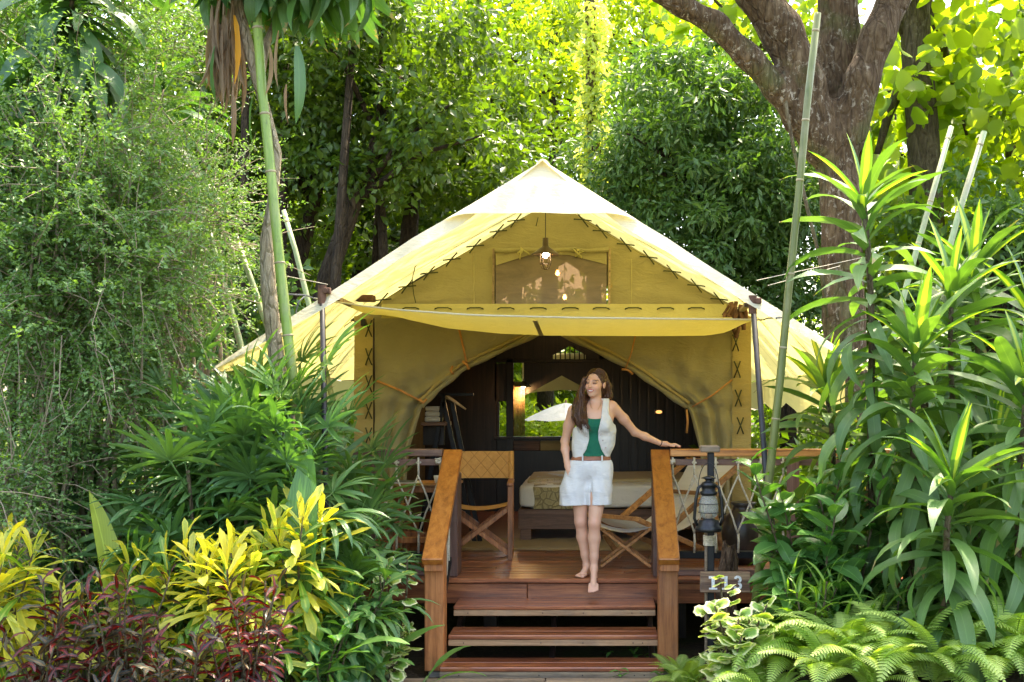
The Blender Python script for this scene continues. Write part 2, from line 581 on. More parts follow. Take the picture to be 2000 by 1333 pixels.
for yy in (9.6, 10.6, 12.0, 13.5):
    for xx in (-2.5, -0.9, 0.7, 2.2):
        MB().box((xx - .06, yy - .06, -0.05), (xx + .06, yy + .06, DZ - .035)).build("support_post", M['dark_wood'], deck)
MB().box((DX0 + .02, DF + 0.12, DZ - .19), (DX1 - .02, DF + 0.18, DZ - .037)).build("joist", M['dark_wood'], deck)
SX0, SX1 = -1.09, 0.45
treads = [(8.58, 8.915, 0.446, 0.0), (8.30, 8.62, 0.278, 0.004), (8.02, 8.34, 0.107, 0.03)]
for k, (y0, y1, z, ex) in enumerate(treads):
    ym = (y0 + y1) / 2
    MB().box((SX0 - ex, y0, z - .032), (SX1 + ex, ym - .003, z), 0.010).build("tread_board", M['deck'], deck)
    MB().box((SX0 - ex, ym + .003, z - .032), (SX1 + ex, y1, z - .001), 0.006).build("tread_board", M['deck'], deck)
    tb = MB().box((SX0 - ex, y0 + .008, z - .080), (SX1 + ex, y0 + .05, z - .034), 0.004).build("tread_edge", M['raw'] if k < 2 else M['grey_wood'], deck)
    for xx in (-0.98, -0.41, -0.1, 0.27, 0.34):
        MB().tube([(xx, y0 + .002, z - .057), (xx, y0 + .012, z - .057)], 0.0045, 6).build("nail", M['black_steel'], tb, world=True)
# centre carriage and side stringers
for xx in (SX0 + .035, -0.33, SX1 - .035):
    s = MB()
    s.bar((xx, 8.93, 0.36), (xx, 8.14, -0.06), 0.04, 0.12)
    s.build("stringer", M['dark_wood'], deck)


def newel(x0, x1, lab):
    MB().box((x0 + .004, 8.20, 0.036), (x1 - .004, 8.35, 0.935), 0.006).build("stair_post", M['post'], deck)
    MB().box((x0 + .03, 8.21, -0.06), (x1 - .03, 8.33, 0.034), 0.01).build("footing", M['concrete'], deck)
    # sloping hand rail with a squared lower end
    a, b = Vector(((x0 + x1) / 2, 9.285, 1.585)), Vector(((x0 + x1) / 2, 8.10, 0.845))
    MB().bar(a, b, x1 - x0, 0.058, bev=0.006).build("hand_rail", M['rail'], deck)
    MB().box((x0 + .012, 8.125, 0.775), (x1 - .004, 8.197, 0.852), 0.004).build("rail_end_block", M['post'], deck)
    MB().box((x0 + .006, 9.0, DZ + .001), (x1 - .006, 9.27, 1.42), 0.005).build("upper_post", M['railx_z'], deck)
    # black lower side bar parallel to the rail and the rope laced between
    MB().bar(((x0 + x1) / 2, 9.0, 0.74), ((x0 + x1) / 2, 8.36, 0.335), 0.05, 0.05).build("side_bar", M['black_steel'], deck)
    for k in range(4):
        y0, y1 = 8.95 - k * .15, 8.95 - (k + 1) * .15
        z0, z1 = lambda q: 0.845 + (q - 8.10) * 0.6245 - .04, lambda q: 0.335 + (q - 8.36) * 0.633 + .03
        for (p, q) in (((y0, z0(y0)), (y1, z1(y1))), ((y1, z0(y1)), (y0, z1(y0)))):
            MB().tube([((x0 + x1) / 2 + .01, p[0], p[1]), ((x0 + x1) / 2 + .02, (p[0] + q[0]) / 2, (p[1] + q[1]) / 2), ((x0 + x1) / 2 + .01, q[0], q[1])], 0.007, 6).build("side_rope", M['rope'], deck)


M['concrete'] = plain("concrete", (0.24, 0.22, 0.19), 0.9, nscale=30)
M['railx_z'] = wood("purple_brown_post", (0.07, 0.032, 0.024), (0.15, 0.07, 0.05), (0.22, 0.12, 0.09), 'Z', rough=0.5, wear=0.25)
newel(-1.257, -1.105, "left")
newel(0.446, 0.600, "right")
# level top rails and rope lacing either side of the stairs
for (x0, x1, mt) in ((DX0, -1.26, 'railx'), (0.603, DX1, 'orangex')):
    MB().box((x0, 9.19, 1.553), (x1, 9.30, 1.613), 0.006).build("top_rail", M[mt], deck)
    MB().box((x0, 9.225, 1.478), (x1, 9.265, 1.530), 0.004).build("rope_beam", M['railx'], deck)
    MB().box((x0, 9.215, 0.715), (x1, 9.275, 0.775), 0.004).build("bottom_rail", M['black_steel'], deck)
    MB().box((x0, 9.05, 0.602), (x1, 9.14, 0.655), 0.004).build("kick_board", M['railx'], deck)
for x0 in (DX0 + .0, DX1 - .12, -1.9, 1.55):
    MB().box((x0, 9.16, DZ + .001), (x0 + .10, 9.186, 1.55)).build("rail_post", M['railx_z'], deck)


def rope_panel(xs):
    X = [(p - VX) / F_PX * 9.2 for p in xs]
    for k, x in enumerate(X):
        s = MB()
        s.tube([(x, 9.205, 1.545), (x, 9.20, 1.46), (x + .002, 9.208, 1.395)], 0.0095, 7)
        s.build("rope_loop", M['rope'], deck, smooth=True)
        MB().tube([(x, 9.21, 0.925), (x + .003, 9.20, 0.86), (x, 9.203, 0.765)], 0.0095, 7).build("rope_tail", M['rope'], deck, smooth=True)
        MB().tube([(x + .014, 9.19, 1.50), (x + .014, 9.28, 1.51), (x - .01, 9.28, 1.51), (x - .012, 9.19, 1.50)], 0.008, 6).build("rope_wrap", M['rope'], deck, smooth=True)
        if k + 1 < len(X):
            x2 = X[k + 1]
            for (a, b, yy) in ((x, x2, 9.20), (x2, x, 9.217)):
                pts = [(a + (b - a) * t + .004 * math.sin(t * 9 + k), yy, 1.40 - .475 * t) for t in [j / 8 for j in range(9)]]
                MB().tube(pts, 0.0078, 7).build("rope", M['rope'], deck, smooth=True)


rope_panel([604, 646, 689, 731, 774, 817, 860])
rope_panel([1314, 1356, 1398, 1442, 1486, 1530])
# rope ends bunched at the posts
for (px, py) in ((855, 903), (1314, 905)):
    s = MB()
    c = P(px, py, 9.12)
    for k in range(5):
        s.tube([c + Vector((rg.uniform(-.02, .02), rg.uniform(-.02, .02), rg.uniform(-.01, .03))) for _ in range(4)], 0.008, 6)
    s.build("rope_knot", M['rope'], deck, smooth=True)

# boardwalk at the foot of the stairs
bw = empty("boardwalk", (-0.3, 7.7, 0))
tag(bw, kind='structure')
for (a, b, y0, y1) in ((-1.45, -0.36, 7.74, 7.90), (-0.355, 1.0, 7.745, 7.905), (-1.5, 1.05, 7.56, 7.735), (-1.5, 1.05, 7.38, 7.555)):
    MB().box((a, y0, 0.02), (b, y1, 0.062), 0.006).build("walk_board", M['grey_wood'], bw)

# ------------------------------------------------------------------ the safari tent
M['seam'] = canvas("seam_canvas", (0.46, 0.42, 0.24), (0.8, 0.66, 0.22), 0.25, stain=0.2)
TX = -0.40                                   # centre line of the tent
TF = 10.30                                   # front wall of the inner tent
tent = empty("safari_tent", (TX, TF, DZ), "cream and khaki canvas safari tent with fly sheet, awning and laced walls", "tent")


def nz(x, y, z, s=1.0):
    from mathutils import noise as N
    return N.noise(Vector((x * s, y * s, z * s)))


RID0 = 8.42
def ridge(yy):
    return 3.80 + 0.20 * min(1, max(0, (yy - RID0) / 1.9))


def fly_pt(side, u, v):
    """u 0 ridge .. 1 eave, v 0 front .. 1 back"""
    y0 = RID0 + (8.0 - RID0) * min(1, u * 2.6)          # the front edge runs forward from the ridge end to the poles
    yy = y0 + (15.4 - y0) * v
    x = 2.33 * u
    zr = ridge(yy)
    bk = min(1, max(0, (yy - 8.0) / 1.9)); bk = bk * bk * (3 - 2 * bk)
    gb = .80 * u if u < .72 else .576 + .424 * ((u - .72) / .28) ** 1.1
    z = zr - (zr - 2.24) * ((1 - bk) * u ** 0.97 + bk * gb)
    sag = -0.035 * (1 - bk) * math.sin(math.pi * u) * (0.4 + 0.6 * math.sin(math.pi * min(1, v * 3)))
    wob = 0.02 * nz(side * 3 + x, yy, 0, 1.3) * min(1, u * 3) + 0.012 * math.sin(yy * 5 + u * 7) * u
    # folds running down the slope, stronger towards the eaves
    fold = 0.018 * nz(side * 9, yy * 2.6, x * 0.35, 1.0) * u
    return Vector((TX + side * x, yy, z + sag + wob + fold))


for side in (-1, 1):
    MB().grid(lambda u, v: fly_pt(side, u, v), 36, 70).build("fly_sheet", M['fly'], tent, smooth=True)
    # hem of the front edge: a turned strip that faces the viewer
    def hem(u, v):
        p = fly_pt(side, u * 0.999, 0.0)
        return p + Vector((-side * 0.02 * v, -0.004 - 0.075 * v, 0.004 - (0.105 + 0.012 * math.sin(u * 9)) * v * min(1, u * 4) * (1 - .75 * max(0, u - .62) / .38)))
    MB().grid(hem, 36, 2).build("fly_hem", M['flap'], tent, smooth=True)
    # sewn seams running down the slope
    for vv in (.085, .20, .33, .47, .62):
        MB().grid(lambda u, v: fly_pt(side, .02 + .97 * u, vv + (.004 * (v - .5))) + Vector((0, 0, -.006)), 24, 1).build("fly_seam", M['seam'], tent, smooth=True)
    # side valance hanging from the eave
    def val(u, v):
        p = fly_pt(side, 1.0, 0.10 + 0.88 * u)
        return p + Vector((side * (0.015 * math.sin(u * 60) * v - .0), 0.02 * v, -0.006 - (0.30 + 0.04 * math.sin(u * 27)) * v))
    MB().grid(val, 60, 5).build("valance", M['fly'], tent, smooth=True)


# triangular front flap closing the top of the fly
def flap(u, v):
    uu = 2 * u - 1                                       # -1..1 across
    side = -1 if uu < 0 else 1
    t = v                                                # 0 at the ridge end, 1 at the lower edge
    ue = 0.300
    e = fly_pt(side, ue * t, 0.0)
    x = TX + (e.x - TX) * abs(uu)
    c = Vector((x, RID0 - 0.012 + (8.02 - RID0) * t * 1.0, 3.803 - (3.803 - 3.352) * t))
    p = c.lerp(Vector((x, e.y - 0.01, e.z + 0.004)), abs(uu) ** 6)
    p.z += 0.006 * math.sin(x * 11) * t * (1 - abs(uu)) - 0.012 * (1 - uu * uu) * t
    return p
MB().grid(flap, 40, 14).build("front_flap", M['flap'], tent, smooth=True)
def ridge_cap(u, v):
    yy = RID0 - .02 + 7 * v
    a = (u - .5) * 2
    return Vector((TX + a * .05, yy, ridge(yy) + .012 - .035 * a * a))
MB().grid(ridge_cap, 6, 12).build("ridge_cap", M['flap'], tent, smooth=True)


# gable panel of the inner tent (between the laced roof edges and the awning)
GA, GE, GW = 3.84, 2.76, 1.83
def half_w(z):
    return GW * (GA - z) / (GA - GE)
def gable(u, v):
    z = GE + (GA - 0.02 - GE) * v
    a = 2 * u - 1
    x = TX + a * half_w(z)
    rad = math.hypot(x - (TX - 1.8), z - 2.8); rad2 = math.hypot(x - (TX + 1.8), z - 2.8)
    yy = TF + 0.006 * math.sin(rad * 22 + z * 4) * math.exp(-rad * 1.0) + 0.006 * math.sin(rad2 * 22) * math.exp(-rad2 * 1.0) + 0.010 * nz(x, 3, z, 2.2)
    return Vector((x, yy, z))
def gab(x, z):
    rad = math.hypot(x - (TX - 1.8), z - 2.8); rad2 = math.hypot(x - (TX + 1.8), z - 2.8)
    yy = TF + 0.016 * math.sin(math.atan2(z - 2.8, x - (TX - 1.8)) * 24) * math.exp(-rad * .9) + 0.016 * math.sin(math.atan2(z - 2.8, (TX + 1.8) - x) * 24) * math.exp(-rad2 * .9) + 0.014 * nz(x, 3, z, 2.2)
    return Vector((x, yy, z))
WX0, WX1, WZ1 = P(966, 0, TF).x, P(1187, 0, TF).x, P(0, 492, TF).z
gs = MB()                                                # cloth round the window opening
gs.grid(lambda u, v: gab((TX - half_w(GE + (WZ1 - GE) * v)) * (1 - u) + WX0 * u, GE + (WZ1 - GE) * v), 22, 20)
gs.grid(lambda u, v: gab((TX + half_w(GE + (WZ1 - GE) * v)) * u + WX1 * (1 - u), GE + (WZ1 - GE) * v), 22, 20)
def gtop(u, v):
    z = WZ1 + (GA - .02 - WZ1) * v
    return gab(TX + (2 * u - 1) * half_w(z), z)
gs.grid(gtop, 30, 10)
gs.grid(lambda u, v: gab(WX0 + (WX1 - WX0) * u, GE + .06 * v), 10, 2)
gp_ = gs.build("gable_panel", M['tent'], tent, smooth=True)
_bm = bmesh.new(); _bm.from_mesh(gp_.data); bmesh.ops.remove_doubles(_bm, verts=_bm.verts[:], dist=.004); _bm.to_mesh(gp_.data); _bm.free()
for gx in (-.72, .72):
    zt = GA - (GA - GE) * abs(gx) / GW - .06
    MB().tube([(TX + gx, TF - .006, 2.80), (TX + gx, TF - .008, (2.8 + zt) / 2), (TX + gx, TF - .006, zt)], .005, 5).build("gable_seam", M['seam'], tent)
for side in (-1, 1):
    # inner roof panels, back to the rear wall
    def iroof(u, v):
        x = 1.86 * u
        z = GA + .01 - (GA - GE) / GW * x
        return Vector((TX + side * x, TF + 0.02 + 4.6 * v, z + 0.02 * nz(x * 2, v * 6, side)))
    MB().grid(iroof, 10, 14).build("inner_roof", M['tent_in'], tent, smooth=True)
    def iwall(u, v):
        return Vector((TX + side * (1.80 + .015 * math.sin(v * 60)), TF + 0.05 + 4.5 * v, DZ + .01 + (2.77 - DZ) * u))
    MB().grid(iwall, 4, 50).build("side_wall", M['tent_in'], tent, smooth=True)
    # dark laced strip at the outer corner of the front wall
    def strip(u, v):
        x = 1.812 - .172 * u
        return Vector((TX + side * x, TF - .02 + .01 * math.sin(v * 14 + u * 2), 2.78 - (2.78 - DZ - .01) * v))
    MB().grid(strip, 4, 24).build("lace_strip", M['strip'], tent, smooth=True)
    # overhanging roof edge with the lacing
    def edge(u, v):
        z = GE + (GA - GE) * u
        hw = half_w(z)
        return Vector((TX + side * (hw + .06 - .16 * v), TF - .045 + .04 * v, z + .085 - .10 * v + .006 * math.sin(u * 30)))


def xlace(c, ang, L, w, name="lacing"):
    c = Vector(c)
    s = MB()
    for sg in (-1, 1):
        a = ang + sg * w
        d = Vector((math.cos(a), 0, math.sin(a))) * L / 2
        s.tube([c - d + Vector((0, .012, 0)), c - d, c + Vector((0, -.006 * (sg + 2), 0)), c + d, c + d + Vector((0, .012, 0))], 0.0062, 6)
    s.build(name, M['lace'], tent, smooth=True)


for pts, ang in (([(1008, 431), (973, 452), (928, 481), (882, 507), (838, 534), (795, 560), (747, 586)], 0.50), ([(1138, 430), (1175, 452), (1222, 478), (1267, 503), (1313, 531), (1360, 558), (1405, 585)], -0.50)):
    for (px, py) in pts:
        xlace(P(px, py, TF - .035), ang, 0.155, 0.40)
for py in (642, 697, 750, 802, 852):
    xlace(P(720, py, TF - .05), math.pi / 2, 0.155, 0.36)
for px, py in ((1437, 670), (1440, 722), (1442, 778), (1446, 832)):
    xlace(P(px, py, TF - .05), math.pi / 2, 0.155, 0.36)
# the cord that joins the crosses, and loose cord ends
for pts in ([(1008, 431), (928, 481), (838, 534), (747, 586)], [(1138, 430), (1222, 478), (1313, 531), (1405, 585)]):
    MB().tube([P(a, b + 1, TF - .018) for a, b in pts], 0.0014, 5).build("lacing_cord", M['lace'], tent)
for pts in ([(812, 517), (805, 545), (808, 575), (812, 592)], [(1051, 425), (1049, 434), (1047, 442)], [(700, 632), (690, 626), (675, 636), (672, 640)]):
    MB().tube([P(a, b, TF - .06) for a, b in pts], 0.004, 5).build("loose_cord", M['lace'], tent, smooth=True)


# front wall: two door curtains tied back from the entrance
def door_edge(py, side):
    L = [(600, 1165), (652, 1050), (700, 948), (720, 906), (760, 858), (788, 829), (800, 824), (840, 813), (877, 801), (1000, 790), (1090, 786)] if side < 0 else \
        [(600, 985), (652, 1098), (690, 1175), (720, 1234), (770, 1305), (797, 1343), (810, 1348), (850, 1358), (880, 1366), (1000, 1375), (1090, 1378)]
    for (a, b), (c, d) in zip(L[:-1], L[1:]):
        if py <= c: return b + (d - b) * (py - a) / (c - a)
    return L[-1][1]
for side in (-1, 1):
    tiex = 829 if side < 0 else 1343
    def curtain(u, v):
        py = 600 + (1086 - 600) * v
        xo = 732 if side < 0 else 1432
        xi = door_edge(py, side)
        px = xo + (xi - xo) * u
        p = P(px, py, TF)
        g = max(0.0, min(1.0, (py - 700) / 100))          # gathered folds below the tie
        amp = 0.010 + 0.055 * g * (0.15 + 0.85 * u) * (.55 + .9 * abs(nz(u * 4, side, 7)))
        ph = u * (3 + 4.5 * g) + .8 * nz(u * 3.0, v * 1.5, side * 5)
        p.y += -0.015 + amp * math.sin(ph * 2.2 + 1.0 + 0.5 * math.sin(v * 4 + side)) + 0.02 * nz(p.x * 1.5, side * 4, p.z * 1.5)
        tx = abs(px - tiex) / 300; tz = (py - 790) / 300
        p.y += 0.02 * math.sin(math.atan2(tz, tx) * 9) * math.exp(-(tx * tx + tz * tz) * 3)
        return p
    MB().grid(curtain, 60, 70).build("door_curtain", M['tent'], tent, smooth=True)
    # rolled hem along the slanting door edge
    pts = []
    for py in range(652, 801, 8):
        p = P(door_edge(py, side), py, TF)
        pts.append(p + Vector((0, -0.035 - .01 * math.sin(py * .2), 0.0)))
    MB().tube(pts, [0.026 + .006 * math.sin(k * 1.3) for k in range(len(pts))], 8).build("rolled_hem", M['tent'], tent, smooth=True)
    pts2 = [p + Vector((side * 0.02, -0.012, 0.035)) for p in pts]
    MB().tube(pts2, 0.016, 7).build("rolled_hem", M['strip'], tent, smooth=True)


def strapline(pts, w=0.011):
    MB().tube([P(a, b, c) for a, b, c in pts], w, 6).build("tie_strap", M['strap'], tent, smooth=True)
strapline([(897, 645, TF - .06), (905, 680, TF - .07), (912, 713, TF - .09)])
strapline([(903, 706, TF - .1), (912, 713, TF - .11), (916, 722, TF - .1)], .013)
strapline([(884, 716, TF - .09), (880, 724, TF - .11), (885, 731, TF - .09)], .011)
strapline([(733, 743, TF - .05), (780, 762, TF - .08), (826, 786, TF - .12)])
strapline([(818, 780, TF - .12), (827, 787, TF - .13), (833, 780, TF - .12)], .013)
strapline([(1241, 655, TF - .06), (1233, 690, TF - .07), (1222, 720, TF - .09)], .008)
strapline([(1215, 722, TF - .09), (1226, 723, TF - .11), (1236, 731, TF - .09)], .011)
strapline([(1430, 742, TF - .05), (1392, 772, TF - .08), (1352, 795, TF - .12)], .008)
strapline([(1341, 800, TF - .12), (1343, 825, TF - .12), (1341, 846, TF - .1)], .011)

# screened window in the gable
def screen_mat():
    t = NT("window_screen")
    n = t.noise(3.0, 5, 0.7, t.mapping("Object", (1, 1, 3)), 0.8)
    c = t.ramp(n, [(0.3, (0.11, 0.085, 0.055)), (0.7, (0.22, 0.17, 0.115))])
    t.set(Base_Color=c, Roughness=0.35, Specular_IOR_Level=0.5)
    tr = t.n("BsdfTransparent"); tr.inputs[0].default_value = (0.8, 0.6, 0.45, 1)
    ms = t.n("MixShader"); ms.inputs[0].default_value = 0.35
    t.l(t.b.outputs[0], ms.inputs[1]); t.l(tr.outputs[0], ms.inputs[2]); t.l(ms.outputs[0], t.out.inputs["Surface"])
    return t.m
M['screen'] = screen_mat()
win = MB()
yw = TF - .020
ring = [(968, 600), (968, 519), (1035, 498), (1110, 498), (1185, 517), (1185, 600)]
win.add([P(a, b, yw) for a, b in ring] + [P(a, b, yw + .004) for a, b in ring], [tuple(range(6)), tuple(range(11, 5, -1))])
wo = win.build("window_screen", M['screen'], tent)
for (a, b, w) in (((964, 486), (963, 600), .018), ((1191, 486), (1190, 600), .018)):
    MB().bar(P(*a, yw - .012), P(*b, yw - .012), w, .012, up=(0, 1, 0)).build("window_frame", M['grey_wood'], tent)
roll = MB()
rp = [P(966 + k * 22.3, 489 + 1.5 * math.sin(k * 1.7), yw - .03) for k in range(11)]
roll.tube(rp, [0.020 + .004 * math.sin(k * 2.1) for k in range(11)], 9)
roll.build("window_roll", M['tent'], tent, smooth=True)
def flapw(u, v):
    p = P(968 + 217 * u, 0, yw - .008)
    top = 488; bot = (519 - 21 * min(1, u * 217 / 67)) if u < .65 else (498 + 19 * max(0, (u * 217 - 142) / 75))
    return P(968 + 217 * u, top + (bot - top) * v, yw - .010 - .01 * v)
MB().grid(flapw, 24, 3).build("window_valance", M['tent'], tent, smooth=True)
for px in (1020, 1129):
    s = MB()
    for k in range(4):
        s.tube([P(px, 488, yw - .05), P(px + rg.uniform(-12, 12), 489 + rg.uniform(-8, 8), yw - .07), P(px + rg.uniform(-16, 14), 490 + rg.uniform(0, 17), yw - .05)], 0.007, 5)
    s.build("window_tie", M['awning'], tent, smooth=True)

# awning
def lerp_tab(T, x):
    for (a, b), (c, d) in zip(T[:-1], T[1:]):
        if x <= c: return b + (d - b) * (x - a) / (c - a)
    return T[-1][1]
TOPT = [(614, 583), (700, 597), (780, 606), (924, 616), (1120, 621), (1300, 623), (1491, 625)]
BOTT = [(614, 584), (680, 603), (760, 624), (850, 642), (960, 652), (1060, 656), (1300, 657), (1400, 656), (1440, 650), (1470, 637), (1491, 626)]
AW0, AW1 = 614, 1491
def awn(u, v):
    px = AW0 + (AW1 - AW0) * u
    if v < 0.5:
        t = v / .5
        d = 8.20 + .75 * t
        py = lerp_tab(TOPT, px) * (1 - t) ** 1.0 + lerp_tab(BOTT, px) * t
        py += (2.0 * math.sin(px * .05 + 3 * t) + 1.5 * math.sin(px * .11)) * t * (1 - t) * 2
        # keep the sheet running straight back: pixel columns are taken at the front edge
        x = (px - VX) / F_PX * 8.20
        z = P(px, py, d).z
        sh = math.sin(math.pi * t * .5)
        return Vector((x * (1 - .0 * sh), d, z))
    t = (v - .5) / .5
    a = awn(u, 0.49999)
    b = Vector((TX + (u - .5) * 3.2, TF - .09, 2.785))
    p = a.lerp(b, t)
    p.z -= 0.03 * math.sin(math.pi * t)
    return p
MB().grid(awn, 64, 20).build("awning", M['awning'], tent, smooth=True)
MB().tube([awn(k / 30, 0) + Vector((0, -.006, 0)) for k in range(31)], 0.007, 6).build("awning_hem", M['flap'], tent, smooth=True)
def band(u, v):
    p = P(745 + (1419 - 745) * u, 594 + 28 * v, TF - .04 - .12 * v)
    p.y += .006 * math.sin(u * 40)
    return p
MB().grid(band, 40, 3).build("awning_band", M['awning'], tent, smooth=True)
for k in range(11):
    px = 802 + k * 62 + (k % 3)
    if px > 1410: break
    c = P(px, 603, TF - .095)
    MB().tube([c + Vector((-.075, .02, -.008)), c + Vector((-.07, -.006, -.002)), c + Vector((-.045, -.012, .006)), c + Vector((.045, -.012, .006)), c + Vector((.07, -.006, -.002)), c + Vector((.075, .02, -.008))], 0.006, 6).build("lacing_loop", M['lace'], tent, smooth=True)
MB().bar(awn(.49, .06) + Vector((0, 0, -.012)), awn(.495, .46) + Vector((0, 0, -.012)), .035, .004, up=(0, 0, 1)).build("awning_seam", M['strip'], tent)
MB().tube([awn(0, 0), P(598, 577, 8.1), P(560, 575, 8.05)], .006, 5).build("guy_rope", M['cord'], tent)
MB().tube([P(598, 577, 8.1), P(583, 590, 8.05), P(578, 610, 8.05), P(590, 624, 8.04)], .005, 5).build("guy_rope", M['cord'], tent, smooth=True)
MB().tube([awn(1, 0), P(1500, 622, 8.1), P(1540, 620, 7.7)], .006, 5).build("guy_rope", M['cord'], tent)

# steel poles carrying the fly, with struts back to the inner frame
for side, (tp, bp_) in ((-1, ((629, 566), (637, 1000))), (1, ((1470, 586), (1506, 1060)))):
    a = P(*tp, 7.97); b = P(*bp_, 7.90)
    k = (0.0 - a.z) / (b.z - a.z)
    b = a + (b - a) * k
    MB().tube([a, b], 0.0205, 12).build("tent_pole", M['steel'], tent, smooth=True)
    s = MB()
    s.tube([a + Vector((0, 0, -.10)), a + Vector((0, 0, .03))], 0.030, 10)
    s.box(a + Vector((-.015, -.025, -.03)), a + Vector((.06, .025, .012)))
    s.tube([a + Vector((.03, -.034, -.01)), a + Vector((.03, .034, -.01))], .018, 10)
    s.build("pole_bracket", M['rust'], tent)
    e = Vector((TX - side * -1.72, TF - .05, 2.83))
    MB().bar(a + Vector((side * -.03, .05, -.03)), e, .045, .03).build("strut", M['grey_wood'], tent)
    if side > 0:
        s = MB()
        c = P(1436, 606, TF - .2)
        for k in range(14):
            o = Vector((rg.uniform(-.09, .09), rg.uniform(-.05, .05), rg.uniform(-.09, .12)))
            s.tube([c + o, c + o + Vector((rg.uniform(-.06, .06), 0, -.08)), c + o + Vector((rg.uniform(-.05, .05), 0, -.16))], rg.uniform(.010, .026), 6)
        s.build("rope_bundle", M['rust'], tent, smooth=True)
    else:
        MB().box(P(694, 588, TF - .25), P(732, 578, TF - .15) + Vector((0, .05, 0))).build("roof_bracket", M['rust'], tent)
        MB().box(P(704, 637, TF - .12), P(716, 624, TF - .06)).build("corner_clip", M['black_steel'], tent)
# guy ropes on the right, up to the trees
for (a, b) in (((1478, 548, 9.0), (1700, 500, 12.0)), ((1500, 558, 8.4), (1640, 520, 9.5)), ((640, 556, 8.0), (560, 540, 8.3))):
    MB().tube([P(*a), P(*b)], .0028, 5).build("guy_rope", M['rope'], tent)

# ------------------------------------------------------------------ rooms inside the tent: rear partition with openings
RW = 14.4
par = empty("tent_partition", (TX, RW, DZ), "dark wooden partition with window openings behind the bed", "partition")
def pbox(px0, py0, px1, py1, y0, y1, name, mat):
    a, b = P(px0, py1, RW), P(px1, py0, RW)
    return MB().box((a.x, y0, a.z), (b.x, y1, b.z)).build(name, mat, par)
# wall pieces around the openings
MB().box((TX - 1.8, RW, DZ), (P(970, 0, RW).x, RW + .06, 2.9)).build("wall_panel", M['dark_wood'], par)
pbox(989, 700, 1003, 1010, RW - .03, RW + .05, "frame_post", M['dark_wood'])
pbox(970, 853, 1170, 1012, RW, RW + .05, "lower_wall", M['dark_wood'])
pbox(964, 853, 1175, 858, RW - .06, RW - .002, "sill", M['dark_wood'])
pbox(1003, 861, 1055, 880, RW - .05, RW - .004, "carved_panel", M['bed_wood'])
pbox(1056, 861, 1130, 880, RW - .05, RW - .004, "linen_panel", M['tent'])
MB().box((P(1170, 0, RW).x, RW, DZ), (TX + 1.8, RW + .06, 2.9)).build("wall_panel", M['dark_wood'], par)  # plank wall built in place of dark reflecting glass doors
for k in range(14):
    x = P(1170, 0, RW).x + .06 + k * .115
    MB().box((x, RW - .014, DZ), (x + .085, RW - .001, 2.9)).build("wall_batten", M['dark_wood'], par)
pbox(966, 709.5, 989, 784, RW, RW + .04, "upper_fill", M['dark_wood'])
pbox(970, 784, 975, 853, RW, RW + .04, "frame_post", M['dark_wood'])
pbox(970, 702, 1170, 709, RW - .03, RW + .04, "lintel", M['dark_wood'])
# gable of the partition: sloped fills above the window, upper slatted vent
for side in (-1, 1):
    s = MB()
    c = P(1097, 735, RW)
    tri = [P(1097 + side * 0, 709, RW), P(1097 + side * 74, 709, RW), P(1097 + side * 74, 774, RW), P(1097, 734, RW)]
    s.add([p for p in tri] + [p + Vector((0, .03, 0)) for p in tri], [(0, 1, 2, 3), (7, 6, 5, 4), (0, 3, 7, 4), (3, 2, 6, 7)])
    s.build("gable_fill", M['dark_wood'], par)
    s = MB()
    up = [P(1112, 640, RW), P(1112 + side * 190, 640, RW), P(1112 + side * 190, 702, RW), P(1112 + side * 32, 702, RW), P(1112 + side * 32, 694, RW), P(1112, 676, RW)]
    s.add(up + [p + Vector((0, .03, 0)) for p in up], [(0, 1, 2, 3, 4, 5), (11, 10, 9, 8, 7, 6)])
    s.build("gable_fill", M['dark_wood'], par)
for k in range(7):
    px = 1084 + k * 9.3
    pbox(px, 676, px + 2.6, 703, RW - .01, RW + .02, "vent_slat", M['dark_wood'])
# bamboo curtain beside the window
for k in range(9):
    px = 1003.5 + k * 2.55
    a, b = P(px, 746, RW - .1), P(px, 852, RW - .1)
    MB().tube([a, b], .0075, 6).build("bamboo_strip", M['bamboo_strip'] if 'bamboo_strip' in M else M['raw'], par, smooth=True)

# wall lamp with a hood above the bamboo strips
def bulb_mat(name, col, st):
    t = NT(name)
    t.set(Base_Color=col, Emission_Color=col, Emission_Strength=st)
    return t.m
M['bulb'] = bulb_mat("lit_bulb", (1.0, 0.62, 0.25), 30)
M['reflection_glow'] = bulb_mat("warm_reflection_glow", (1.0, 0.50, 0.16), 0.22)  # glow of a reflected lamp, no bulb of its own
M['bulb_hot'] = bulb_mat("lit_pendant_bulb", (1.0, 0.80, 0.55), 14)
M['hood'] = plain("grey_lamp_hood", (0.25, 0.25, 0.26), 0.5, 0.5)
wl = empty("wall_lamp_or_reflection", P(1022, 760, RW - .15), "lit hooded wall lamp above the bamboo strips inside the tent", "lamp")
MB().lathe([(0.012, .10), (0.02, .09), (0.10, .03), (0.102, .026), (0.02, .07)], wl.location, 18).build("lamp_hood", M['hood'], wl, smooth=True)
MB().lathe([(0.001, .0), (0.018, .012), (0.020, .03), (0.008, .055)], wl.location, 12).build("bulb", M['bulb'], wl, smooth=True)
MB().tube([wl.location + Vector((0, 0, .1)), wl.location + Vector((0, .15, .12))], .01, 6).build("lamp_arm", M['black_steel'], wl)
def point(parent, off, w, col=(1, .65, .3)):
    ld = bpy.data.lights.new("lamp_light", 'POINT'); ld.energy = w; ld.color = col; ld.shadow_soft_size = .03
    lo = bpy.data.objects.new("lamp_light", ld); COL.objects.link(lo); lo.parent = parent; lo.location = off
point(wl, (0, -.03, -.03), 1.3)
